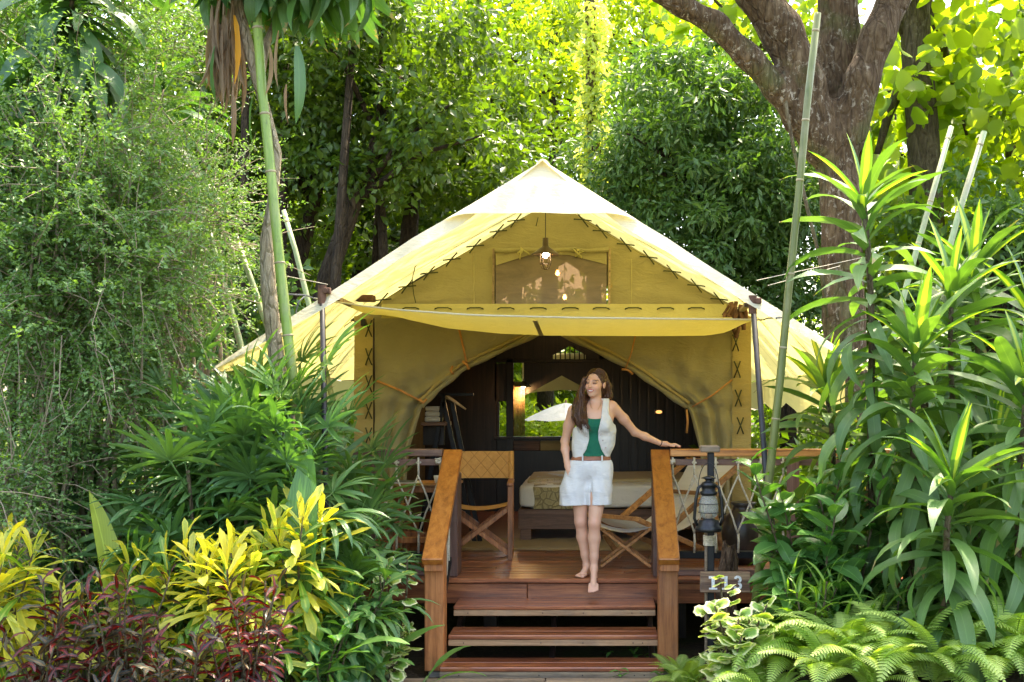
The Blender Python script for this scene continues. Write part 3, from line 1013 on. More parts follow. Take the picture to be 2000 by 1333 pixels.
lamp_refl = empty("wall_lamp_or_reflection", P(1287, 805, RW - .15), "glowing disc standing for a lamp reflection in dark glass right of the bed", "lamp")
MB().lathe([(0.001, -.022), (0.03, -.017), (0.042, 0.0), (0.03, .017), (.001, .022)], lamp_refl.location, 16).build("bulb", M['reflection_glow'], lamp_refl, smooth=True)  # glowing disc added where a lamp is mirrored in dark glass
MB().box(lamp_refl.location + Vector((-.05, .043, -.03)), lamp_refl.location + Vector((.05, .148, .03))).build("glow_backing", M['dark_wood'], lamp_refl)
for (px, py, dd, lb) in ((1089, 534, 11.6, "small lit bulb behind the gable screen, higher of two"), (1103, 581, 12.2, "small lit bulb behind the gable screen, lower of two")):
    hb = empty("hanging_bulb", P(px, py, dd), lb, "bulb")
    MB().lathe([(0.001, -.026), (0.016, -.02), (0.022, -.004), (0.012, .02), (.010, .03)], hb.location, 12).build("bulb", M['bulb'], hb, smooth=True)
    MB().tube([hb.location + Vector((0, 0, .03)), Vector((hb.location.x, dd, 3.7 if dd < 12 else 3.68))], .004, 5).build("wire", M['black_steel'], hb)

# pendant lamp under the fly
pl = empty("pendant_lamp", P(1065.5, 500, 9.3), "lit dark pendant lamp with cone shade and wire cage", "lamp")
c = pl.location
MB().tube([c + Vector((0, 0, .13)), c + Vector((0, 0, .46))], .004, 6).build("cord", M['black_steel'], pl)
M['lampshade'] = plain("bronze_lampshade", (0.045, 0.03, 0.018), 0.45, 0.6)
MB().lathe([(0.008, .150), (0.024, .146), (0.026, .085), (0.034, .072), (0.116, .012), (0.118, .006), (0.112, .010), (0.03, .066), (0.005, .07)], c, 28).build("shade", M['lampshade'], pl, smooth=True)
MB().lathe([(0.001, -.022), (0.020, -.014), (0.028, .008), (0.020, .035), (.012, .06)], c, 16).build("bulb", M['bulb_hot'], pl, smooth=True)
cage = MB()
for k in range(6):
    a = k * math.pi / 3
    dx, dy = math.cos(a), math.sin(a)
    cage.tube([c + Vector((dx * .042, dy * .042, .03)), c + Vector((dx * .044, dy * .044, -.07)), c + Vector((dx * .03, dy * .03, -.105)), c + Vector((0, 0, -.115))], .003, 5)
for z, r in ((-.02, .043), (-.07, .044)):
    cage.tube([c + Vector((r * math.cos(a * math.pi / 8), r * math.sin(a * math.pi / 8), z)) for a in range(17)], .003, 5)
cage.build("wire_cage", M['lampshade'], pl, smooth=True)
# ------------------------------------------------------------------ furniture
# bed
bed = empty("bed", (0.2, 11.3, DZ), "low wooden bed with white mattress and leaf patterned runner", "bed")
BX0, BX1, BY0, BY1 = -0.78, 1.15, 11.30, 12.95
def soft_box(lo, hi, r, name, mat, parent, seed=0, amp=.008, n=(34, 22)):
    """cushion: rounded box with slightly uneven faces"""
    lo, hi = Vector(lo), Vector(hi)
    bm = bmesh.new()
    bmesh.ops.create_cube(bm, size=1.0)
    bmesh.ops.subdivide_edges(bm, edges=bm.edges[:], cuts=14, use_grid_fill=True)
    h = (hi - lo) / 2; c = (hi + lo) / 2
    for v in bm.verts:
        p = Vector((v.co.x * 2 * h.x, v.co.y * 2 * h.y, v.co.z * 2 * h.z))
        q = Vector([max(-hh + r, min(hh - r, x)) for x, hh in zip(p, h)])
        d = p - q
        if d.length > 1e-6: p = q + d.normalized() * min(d.length, r)
        p.z += amp * nz(p.x * 3 + seed, p.y * 3, p.z * 2); p.y += amp * nz(p.x * 4, p.z * 5 + seed, 1)
        v.co = p + c - parent_off(parent)
    me = bpy.data.meshes.new(name); bm.to_mesh(me); bm.free()
    me.polygons.foreach_set("use_smooth", [True] * len(me.polygons))
    me.materials.append(mat)
    return link_mesh(name, me, parent)
M['sheet'] = canvas("white_sheet", (0.80, 0.77, 0.70), (1, 1, 1), 0.0, stain=.06)
M['blanket'] = canvas("beige_blanket", (0.52, 0.42, 0.23), (1, 1, 1), 0.0, stain=.1)
def runner_mat():
    t = NT("leaf_brocade")
    v = t.mapping("Object", (7, 7, 7), (0.3, 0, 0.6))
    vo = t.n("TexVoronoi", feature='DISTANCE_TO_EDGE'); vo.inputs["Scale"].default_value = 2.6
    nn = t.n("TexNoise"); nn.inputs["Scale"].default_value = 1.0; t.l(v, nn.inputs["Vector"])
    mx = t.mix(0.25, v, nn.outputs["Color"]); t.l(mx, vo.inputs["Vector"])
    w = t.n("TexWave"); w.inputs["Scale"].default_value = 3.0; w.inputs["Distortion"].default_value = 5.0; t.l(v, w.inputs["Vector"])
    c = t.ramp(vo.outputs["Distance"], [(0.02, (0.16, 0.125, 0.045)), (0.12, (0.40, 0.33, 0.15)), (0.4, (0.33, 0.265, 0.105))])
    c = t.mix(t.math('MULTIPLY', w.outputs["Fac"], 0.35), c, (0.18, 0.14, 0.05))
    t.set(Base_Color=c, Roughness=0.5, Sheen_Weight=0.3)
    t.bump(w.outputs["Fac"], 0.3, 0.01)
    return t.m
M['runner'] = runner_mat()
soft_box((BX0, BY0, .925), (BX1, BY1, 1.17), .06, "mattress", M['sheet'], bed, 1)
soft_box((BX0 + .06, BY0 + .35, 1.12), (BX1 - .06, BY1 - .02, 1.205), .035, "blanket", M['blanket'], bed, 3, .012)
def runner(u, v):
    L = v * 2.1
    x = -.63 + .60 * u
    if L < .24: return Vector((x + .01 * math.sin(v * 40), BY0 - .012 + .006 * math.sin(u * 16), .925 + L))
    return Vector((x, BY0 - .004 + (L - .24) * .9, 1.182 + .018 * (1 if L > .6 else 0) - .05 * math.exp(-((L - .24) * 16)) + .006 * math.sin(u * 9 + L * 8)))
MB().grid(runner, 16, 40).build("bed_runner", M['runner'], bed, smooth=True)
MB().box((BX0 - .005, BY0 + .01, .72), (BX1, BY0 + .06, .92)).build("bed_frame", M['bed_wood'], bed)
MB().box((BX0, BY0 + .062, .73), (BX0 + .05, BY1, .92)).build("bed_frame", M['bed_wood'], bed)
MB().box((BX1 - .05, BY0 + .062, .73), (BX1 - .002, BY1, .92)).build("bed_frame", M['bed_wood'], bed)
for x in (BX0 + .015, BX1 - .14):
    for yy in (BY0 + .02, BY1 - .14):
        MB().box((x, yy, DZ + .001), (x + .11, yy + .11, .719)).build("leg", M['bed_wood'], bed)

# rug
def rug_mat():
    t = NT("woven_rug")
    v = t.mapping("Object", (90, 60, 1))
    ch = t.n("TexChecker"); ch.inputs["Scale"].default_value = 1.0; t.l(v, ch.inputs["Vector"])
    n = t.noise(4, 5, .6, t.mapping("Object"))
    c = t.mix(ch.outputs["Fac"], (0.30, 0.22, 0.13), (0.42, 0.33, 0.21))
    c = t.mix(t.math('MULTIPLY', n, .5), c, (0.22, 0.16, 0.09))
    t.set(Base_Color=c, Roughness=.95); t.bump(ch.outputs["Fac"], .4, .01)
    return t.m
M['rug'] = rug_mat()
def rugf(u, v):
    x = -1.45 + 2.2 * u; yy = 10.58 + .95 * v
    e = min(u, 1 - u, v, 1 - v)
    return Vector((x + .01 * math.sin(v * 30), yy, DZ + .003 + (.011 if e > .001 else 0) + .006 * abs(nz(x * 2, yy * 2, 0))))
tag(MB().grid(rugf, 30, 14).build("rug", M['rug'], smooth=True), "flat beige woven rug on the deck at the tent entrance", "rug")

# hanger, shelf with folded towels, black clothes frame inside on the left
M['hanger'] = plain("pale_hanger_wood", (0.5, 0.36, 0.2), .5)
M['towel'] = canvas("white_towel", (0.62, 0.58, 0.5), (1, 1, 1), 0, stain=.2)
rack = empty("clothes_rack", (-1.55, 11.25, DZ), "black slanted clothes rack inside the tent behind the left curtain", "rack")
for (a, b) in (((866, 785), (905, 960)), ((882, 782), (918, 960)), ((868, 770), (835, 960))):
    p, q = P(*a, 11.2), P(*b, 11.2)
    q = p + (q - p) * ((p.z - DZ) / (p.z - q.z))
    MB().bar(p, q, .045, .03, up=(0, 1, 0)).build("rack_leg", M['black_steel'], rack)
MB().bar(P(830, 771, 11.2), P(925, 771, 11.2), .03, .03).build("rack_bar", M['black_steel'], rack)
hg = MB()
hg.tube([P(870, 775, 11.05), P(876, 777, 11.05), P(890, 786, 11.05), P(910, 800, 11.05)], [.012, .019, .015, .008], 8)
tag(hg.build("clothes_hanger", M['hanger'], smooth=True), "pale wooden clothes hanger hanging beside the black rack", "hanger")
shf = empty("wall_shelf", P(845, 835, 11.3), "small wooden shelf behind the left door curtain", "shelf")
MB().box(P(822, 832, 11.1), P(872, 825, 11.1) + Vector((0, .4, 0))).build("shelf_board", M['bed_wood'], shf)
MB().box(P(826, 870, 11.3), P(868, 832.5, 11.3) + Vector((0, .03, 0))).build("shelf_back", M['dark_wood'], shf)
tw = soft_box(P(828, 824.5, 11.15), P(860, 793, 11.15) + Vector((0, .25, 0)), .03, "folded_towel", M['towel'], None, 2) if False else None
tw = MB()
for k in range(3):
    p = P(829, 824.5, 11.15); q = P(859, 824.5, 11.15)
    tw.box((p.x + .004 * k, 11.15, p.z + .001 + k * .052), (q.x - .006 * k, 11.42, p.z + .05 + k * .052), .02)
tag(tw.build("folded_towel", M['towel']), "stack of white folded towels on the small tent shelf", "towels")

# director's chairs
M['chair_canvas'] = None
def quilt_mat():
    t = NT("tan_quilted_canvas")
    tc = t.n("TexCoord"); sp = t.n("SeparateXYZ"); t.l(tc.outputs["UV"], sp.inputs[0])
    a = t.math('ADD', t.math('MULTIPLY', sp.outputs[0], 5.0), t.math('MULTIPLY', sp.outputs[1], 1.8))
    b = t.math('SUBTRACT', t.math('MULTIPLY', sp.outputs[0], 5.0), t.math('MULTIPLY', sp.outputs[1], 1.8))
    la = t.math('ABSOLUTE', t.math('SUBTRACT', t.math('FRACT', a), 0.5)); lb = t.math('ABSOLUTE', t.math('SUBTRACT', t.math('FRACT', b), 0.5))
    m = t.math('MINIMUM', la, lb)
    n = t.noise(30, 4, .6, t.mapping("Object"))
    c = t.ramp(n, [(.3, (0.48, 0.235, 0.055)), (.7, (0.58, 0.31, 0.085))])
    c = t.mix(t.ramp(m, [(0.0, (1, 1, 1)), (0.035, (0, 0, 0))]), c, (0.24, 0.11, 0.03))
    t.set(Base_Color=c, Roughness=.7)
    t.bump(t.ramp(m, [(0, (0, 0, 0)), (.12, (1, 1, 1))]), .4, .006)
    return t.m
M['chair_canvas'] = quilt_mat()
def director_chair(loc, rz, label):
    t = empty("directors_chair", loc, label, "chair", None, rz)
    W, D_, HS, HA, HB = .285, .22, .46, .67, .93
    bb = lambda s, nm, m=M['chair_wood'], p=t: s.build(nm, m, p, world=False)
    for sx in (-1, 1):
        bb(MB().bar((sx * W, D_, 0), (sx * W, D_ + .03, HB), .045, .026, up=(0, 1, 0)), "back_post")
        bb(MB().bar((sx * W, -D_, 0), (sx * W, -D_, HA - .02), .045, .026, up=(0, 1, 0)), "front_post")
        bb(MB().bar((sx * W, -D_ - .04, HA), (sx * W, D_ + .05, HA), .055, .025), "armrest")
        bb(MB().bar((sx * W, -D_, .03), (sx * W, D_, .03), .04, .025), "base_rail")
        bb(MB().bar((sx * (W - .02), -D_ + .02, HS), (sx * (W - .02), D_ - .02, HS), .035, .035), "seat_rail")
    for yy in (-D_ + .035, D_ - .04):
        bb(MB().bar((-W + .02, yy, .05), (W - .03, yy, HS - .02), .024, .042), "cross_leg")
        bb(MB().bar((W - .02, yy + .027, .05), (-W + .03, yy + .027, HS - .02), .024, .042), "cross_leg")
    def seat(u, v):
        return Vector(((u - .5) * 2 * (W - .0), (v - .5) * 2 * (D_ - .02), HS + .022 - .045 * math.sin(math.pi * u)))
    bb(MB().grid(seat, 12, 6), "seat", M['chair_canvas'])
    def back(u, v):
        return Vector(((u - .5) * 2 * (W + .02), D_ + .03 + .05 * math.sin(math.pi * u), HB - .24 + .25 * v))
    o = bb(MB().grid(back, 12, 4), "backrest", M['chair_canvas'])
    for sx in (-1, 1):
        bb(MB().tube([(sx * W, D_ + .025, HB - .24), (sx * W, D_ + .03, HB + .012)], .026, 10), "backrest_sleeve", M['chair_canvas'])
    return t
director_chair((-1.06, 10.17, DZ + .001), R(3), "tan canvas director's chair with quilted backrest right of the camp table")
director_chair((-2.03, 10.0, DZ + .001), R(62), "tan canvas director's chair left of the camp table behind the palm leaves")

# camp table with magazine and cup
tb = empty("camp_table", (-1.56, 9.78, DZ), "small tan wooden camp table behind the rope railing", "table")
T0, T1, TY0, TY1, TZ = -1.86, -1.19, 9.56, 10.05, 1.30
for k in range(5):
    a = TY0 + k * (TY1 - TY0) / 5
    MB().box((T0, a, TZ - .022), (T1, a + (TY1 - TY0) / 5 - .004, TZ)).build("top_slat", M['orangex'], tb)
for yy in (TY0 + .03, TY1 - .06):
    MB().box((T0 + .03, yy, TZ - .075), (T1 - .03, yy + .03, TZ - .024)).build("apron", M['chair_wood'], tb)
    for x in (T0 + .06, T1 - .10):
        MB().box((x, yy - .032, DZ + .001), (x + .04, yy - .002, TZ - .024)).build("leg", M['chair_wood'], tb)
    MB().box((T0 + .102, yy - .03, .80), (T1 - .102, yy - .004, .85)).build("stretcher", M['chair_wood'], tb)
for x in (T0 + .13, T1 - .16):
    MB().bar((x, TY0 + .08, DZ + .06), (x, TY1 - .1, TZ - .09), .025, .04).build("brace", M['chair_wood'], tb)
mg = empty("magazine", (-1.62, 9.68, TZ), "open magazine lying on the camp table", "magazine")
M['paper'] = plain("paper", (0.62, 0.6, 0.56), .6)
M['print'] = plain("dark_print", (0.08, 0.10, 0.08), .4, noise_amt=.9, nscale=40)
MB().box((-1.76, 9.60, TZ + .001), (-1.52, 9.78, TZ + .014)).build("pages", M['paper'], mg)
MB().box((-1.762, 9.598, TZ + .0145), (-1.56, 9.782, TZ + .018)).build("cover", M['print'], mg)
cp = empty("cup", (-1.36, 9.68, TZ), "small white cup on the camp table", "cup")
MB().lathe([(.001, .002), (.03, .002), (.038, .05), (.040, .065), (.036, .063), (.03, .01)], (-1.36, 9.68, TZ), 18).build("bowl", M['paper'], cp, smooth=True)
MB().tube([(-1.322, 9.68, TZ + .05), (-1.30, 9.68, TZ + .045), (-1.30, 9.68, TZ + .025), (-1.324, 9.68, TZ + .018)], .005, 6).build("handle", M['paper'], cp, smooth=True)

# sling deck chair on the right
dc = empty("deck_chair", (0.55, 9.95, DZ), "wooden deck chair with pale grey sling behind the right hand rail", "deck chair")
M['sling'] = canvas("grey_sling", (0.66, 0.64, 0.62), (1, 1, 1), 0.15, stain=.1)
o = Vector((0.17, 10.02, 0)); wdir = Vector((.45, -.43, 0)); rdir = Vector((.50, .30, 0)).normalized()
def dcp(w, r, z): return o + wdir * w + rdir * r + Vector((0, 0, z))
for w in (0, 1):
    MB().bar(dcp(w, -.12, .84), dcp(w, .80, 1.47), .028, .05).build("back_rail", M['lounge_wood'], dc)
    MB().bar(dcp(w * .9 + .05, -.32, 1.02), dcp(w * .9 + .05, .62, .612), .028, .045).build("seat_rail", M['lounge_wood'], dc)
    MB().bar(dcp(w * .82 + .09, .62, .63), dcp(w * .82 + .09, .50, 1.22), .026, .04).build("prop_leg", M['lounge_wood'], dc)
    MB().bar(dcp(w, -.12, .83), dcp(w, .05, .613), .026, .045).build("front_leg", M['lounge_wood'], dc)
for (r, z, nm) in ((.79, 1.465, "top_bar"), (-.31, 1.015, "front_bar"), (.60, .63, "rear_bar"), (.50, 1.19, "prop_bar")):
    MB().bar(dcp(-.02, r, z), dcp(1.02, r, z), .035, .035).build(nm, M['lounge_wood'], dc)
def sling(u, v):
    w = .08 + .84 * u
    top, low, fr = (.78, 1.48), (.16, .86), (-.30, 1.03)
    # catenary from the top bar down to the seat and up to the front bar
    t = v
    r = top[0] + (fr[0] - top[0]) * t
    z = (1 - t) ** 2 * top[1] + 2 * t * (1 - t) * .58 + t * t * fr[1]
    return dcp(w, r, z)
MB().grid(sling, 8, 24).build("sling", M['sling'], dc, smooth=True)

# folding foot stool
fs = empty("foot_stool", P(1222, 1108, 9.55), "small folding stool with white sling seat in front of the deck chair", "stool")
so = Vector((P(1222, 0, 9.62).x, 9.62, 0))
for yy in (-.15, .15):
    MB().bar(so + Vector((-.205, yy, .925)), so + Vector((.205, yy, DZ + .012)), .022, .04, up=(0, 1, 0)).build("cross_leg", M['lounge_wood'], fs)
    MB().bar(so + Vector((.20, yy * .85, .925)), so + Vector((-.21, yy * .85, DZ + .012)), .022, .04, up=(0, 1, 0)).build("cross_leg", M['lounge_wood'], fs)
for x in (-.2, .2):
    MB().bar(so + Vector((x, -.17, .925)), so + Vector((x, .17, .925)), .03, .022).build("seat_bar", M['lounge_wood'], fs)
    MB().bar(so + Vector((x, -.12, .66)), so + Vector((x, .12, .66)), .022, .03).build("lower_bar", M['lounge_wood'], fs)
M['white_sling'] = canvas("white_sling", (0.68, 0.68, 0.70), (1, 1, 1), 0.1, stain=.06)
MB().grid(lambda u, v: so + Vector(((u - .5) * .42, (v - .5) * .30, .945 - .045 * math.sin(math.pi * u))), 12, 6).build("seat", M['white_sling'], fs, smooth=True)

# lantern post with number board
lp = empty("lantern_post", P(1386, 1330, 7.85) * 1.0, "black square post with flat timber cap carrying an oil lantern", "post")
lp.location.z = 0
PX = P(1388, 0, 7.87).x
MB().box((PX - .023, 7.845, -.05), (PX + .023, 7.89, 1.645), .004).build("shaft", M['black_steel'], lp)
MB().box((PX - .024 - .018, 7.85, -.05), (PX - .0235, 7.885, 1.10)).build("side_batten", M['grey_wood'], lp)
MB().box((PX - .075, 7.80, 1.648), (PX + .06, 7.93, 1.694), .008).build("cap", M['grey_wood'], lp)
s = MB()
for k in range(6):
    z = 1.0 + k * .012
    s.tube([(PX - .008 + .042 * math.cos(a * .785 + .4) * 1.0, 7.868 + .038 * math.sin(a * .785 + .4), z + .003 * a / 8) for a in range(9)], .0065, 6)
s.build("rope_binding", M['rope'], lp, smooth=True)
# oil lantern hanging on its front
ln = empty("oil_lantern", P(1384, 1038, 7.74), "dark blue-grey oil lantern with glass chimney hanging on the post", "lantern")
c = ln.location
M['lantern'] = plain("blued_tin", (0.030, 0.031, 0.033), .38, .7, .4, 30)
def glass_mat():
    t = NT("lantern_glass")
    t.set(Base_Color=(.80, .77, .66), Roughness=.08, Transmission_Weight=.78, IOR=1.15, Specular_IOR_Level=.8)
    return t.m
M['glass'] = glass_mat()
MB().lathe([(.001, .0), (.088, .0), (.094, .012), (.09, .03), (.075, .045), (.07, .075), (.04, .085), (.04, .09)], c, 28).build("fuel_tank", M['lantern'], ln, smooth=True)
MB().lathe([(.04, .09), (.06, .11), (.068, .16), (.062, .21), (.045, .25)], c, 24).build("chimney", M['glass'], ln, smooth=True)
MB().lathe([(.001, .09), (.022, .092), (.02, .12), (.012, .13), (.001, .13)], c, 14).build("burner", M['raw'], ln, smooth=True)
MB().lathe([(.047, .245), (.06, .255), (.06, .27), (.045, .28), (.05, .31), (.056, .315), (.045, .335), (.02, .345), (.03, .36), (.055, .365), (.03, .375), (.001, .385)], c, 26).build("hood", M['lantern'], ln, smooth=True)
for sx in (-1, 1):
    MB().tube([c + Vector((sx * .075, 0, .03)), c + Vector((sx * .098, 0, .09)), c + Vector((sx * .088, 0, .22)), c + Vector((sx * .07, 0, .30)), c + Vector((sx * .045, 0, .315))], .011, 8).build("side_tube", M['lantern'], ln, smooth=True)
MB().tube([c + Vector((.07 * math.cos(a), 0, .30 + .17 * math.sin(a))) for a in [math.pi * k / 12 for k in range(13)]], .003, 5).build("bail", M['black_steel'], ln, smooth=True)
for z in (.13, .19):
    MB().tube([c + Vector((.071 * math.cos(a * math.pi / 8), .071 * math.sin(a * math.pi / 8), z)) for a in range(17)], .0025, 5).build("guard_wire", M['black_steel'], ln, smooth=True)
# number board
sg = empty("number_sign", P(1416, 1140, 7.78), "weathered wooden number board with white 113 on the lantern post", "sign")
a, b = P(1368, 1158, 7.79), P(1466, 1118, 7.79)
M['sign_wood'] = wood("sign_wood", (0.05, 0.028, 0.016), (0.12, 0.065, 0.04), (0.30, 0.2, 0.11), 'X', rough=.85, wear=.5)
MB().box((a.x, 7.79, a.z), (b.x, 7.83, b.z), .004).build("board", M['sign_wood'], sg)
M['white_paint'] = plain("white_paint", (0.66, 0.65, 0.62), .7, noise_amt=.35, nscale=60)
def digit(polys, nm="digit"):
    s = MB()
    for pts in polys:
        n = len(pts)
        f = [P(x, y_, 7.783) for x, y_ in pts]
        s.add(f + [p + Vector((0, .0068, 0)) for p in f], [tuple(range(n))] + [(k, (k + 1) % n, n + (k + 1) % n, n + k) for k in range(n)])
    s.build(nm, M['white_paint'], sg)
for x in (1390, 1415):
    digit([[(x, 1126), (x + 6, 1126), (x + 6, 1152), (x, 1152)], [(x - 5.5, 1126), (x, 1126), (x, 1130.5), (x - 5.5, 1131)], [(x - 5, 1149), (x, 1149), (x, 1152.01), (x - 5, 1152.01)], [(x + 6, 1149), (x + 11, 1149), (x + 11, 1152.01), (x + 6, 1152.01)]])
def arc_strip(cx, cy, r0, r1, a0, a1, n=9):
    out = []
    for k in range(n):
        t0, t1 = a0 + (a1 - a0) * k / n, a0 + (a1 - a0) * (k + 1) / n
        out.append([(cx + r1 * math.cos(t0), cy + r1 * math.sin(t0)), (cx + r1 * math.cos(t1), cy + r1 * math.sin(t1)), (cx + r0 * math.cos(t1), cy + r0 * math.sin(t1)), (cx + r0 * math.cos(t0), cy + r0 * math.sin(t0))])
    return out
digit(arc_strip(1441, 1132.5, 3.0, 7.6, R(-165), R(80)) + arc_strip(1441, 1145, 3.4, 8.3, R(-80), R(165)))

# rotten stump of a post, rolled canvas and dark jar behind the ropes on the right
M['rotten'] = bark("rotten_wood", (0.02, 0.012, 0.007), (0.10, 0.06, 0.035), (0.24, 0.17, 0.11), sc=9)
s = MB()
st0 = P(1421, 0, 8.35).x
pts = [Vector((st0 + .01 * math.sin(k), 8.35, -.05 + k * .11)) for k in range(10)]
s.tube(pts, [.085, .082, .08, .078, .08, .077, .079, .08, .072, .05], 12)
o_ = s.build("tree_stump", M['rotten'], smooth=False)
for v in o_.data.vertices:
    n_ = nz(v.co.x * 14, v.co.y * 14, v.co.z * 5)
    v.co.x += .03 * n_; v.co.y += .03 * nz(v.co.x * 11, v.co.z * 6, 4); v.co.z += .05 * n_ if v.co.z > .85 else 0
tag(o_, "rotten brown timber stump beside the lantern post", "stump")
M['jar'] = plain("dark_glazed_clay", (0.030, 0.022, 0.016), .35, 0, .6, 9)
jr = empty("clay_jar", (P(1452, 0, 9.75).x, 9.75, DZ), "dark round clay jar behind the rope railing on the right", "jar")
MB().lathe([(.001, .002), (.12, .002), (.17, .12), (.19, .26), (.16, .40), (.10, .47), (.09, .50), (.115, .53), (.10, .535), (.07, .50)], jr.location, 26).build("body", M['jar'], jr, smooth=True)
for a in (0.6, 2.7, 4.5):
    q = jr.location + Vector((.165 * math.cos(a), .165 * math.sin(a), .36))
    MB().tube([q, q + Vector((.05 * math.cos(a), .05 * math.sin(a), .03)), q + Vector((.0, 0, .07))], .014, 7).build("ear_handle", M['jar'], jr, smooth=True)
# parasol and greenery seen through the rear window
pr = empty("parasol", (P(1092, 0, 21).x, 21, 0), "white garden parasol seen through the rear window of the tent", "parasol")
c = Vector((P(1105, 0, 21).x, 21, P(0, 792, 21).z))
M['parasol'] = canvas("white_parasol", (0.82, 0.82, 0.80), (1, 1, 1), .35, stain=.04)
s = MB()
vs = [c + Vector((0, 0, .05))]
fs_ = []
NR = 16
for ring_ in range(1, 5):
    for k in range(NR):
        a = 2 * math.pi * k / NR
        r = ring_ / 4 * .78 * (1 if k % 2 == 0 else .955)
        vs.append(c + Vector((r * math.cos(a), r * math.sin(a), .05 - .32 * (ring_ / 4) ** 1.3 - (.02 if k % 2 else 0))))
for k in range(NR):
    fs_.append((0, 1 + k, 1 + (k + 1) % NR))
    for ring_ in range(3):
        b0 = 1 + ring_ * NR
        fs_.append((b0 + k, b0 + NR + k, b0 + NR + (k + 1) % NR, b0 + (k + 1) % NR))
s.add(vs, fs_); s.build("canopy", M['parasol'], pr, smooth=False)
MB().tube([Vector((c.x, 21, -.02)), c + Vector((0, 0, .1))], .022, 8).build("pole", M['raw'], pr)
def rearfly(u, v):
    x = (u - .5) * 2
    return Vector((TX + x * 1.3, 16.2 + .5 * v, 2.66 - abs(x) * .85 - v * .12))
rf = [P(1020, 690, 15.5), P(1180, 690, 15.5), P(1180, 770, 15.5), P(1150, 765, 15.5), P(1097, 762, 15.5), P(1048, 766, 15.5), P(1020, 772, 15.5)]
MB().add(rf + [p + Vector((0, .01, 0)) for p in rf], [tuple(range(7)), tuple(range(13, 6, -1))]).build("rear_flap", M['flap'], tent)
# ------------------------------------------------------------------ signed-distance modelling (body, clothes, tree forks)
def smin(a, b, k):
    h = np.clip(0.5 + 0.5 * (b - a) / k, 0, 1)
    return b * (1 - h) + a * h - k * h * (1 - h)


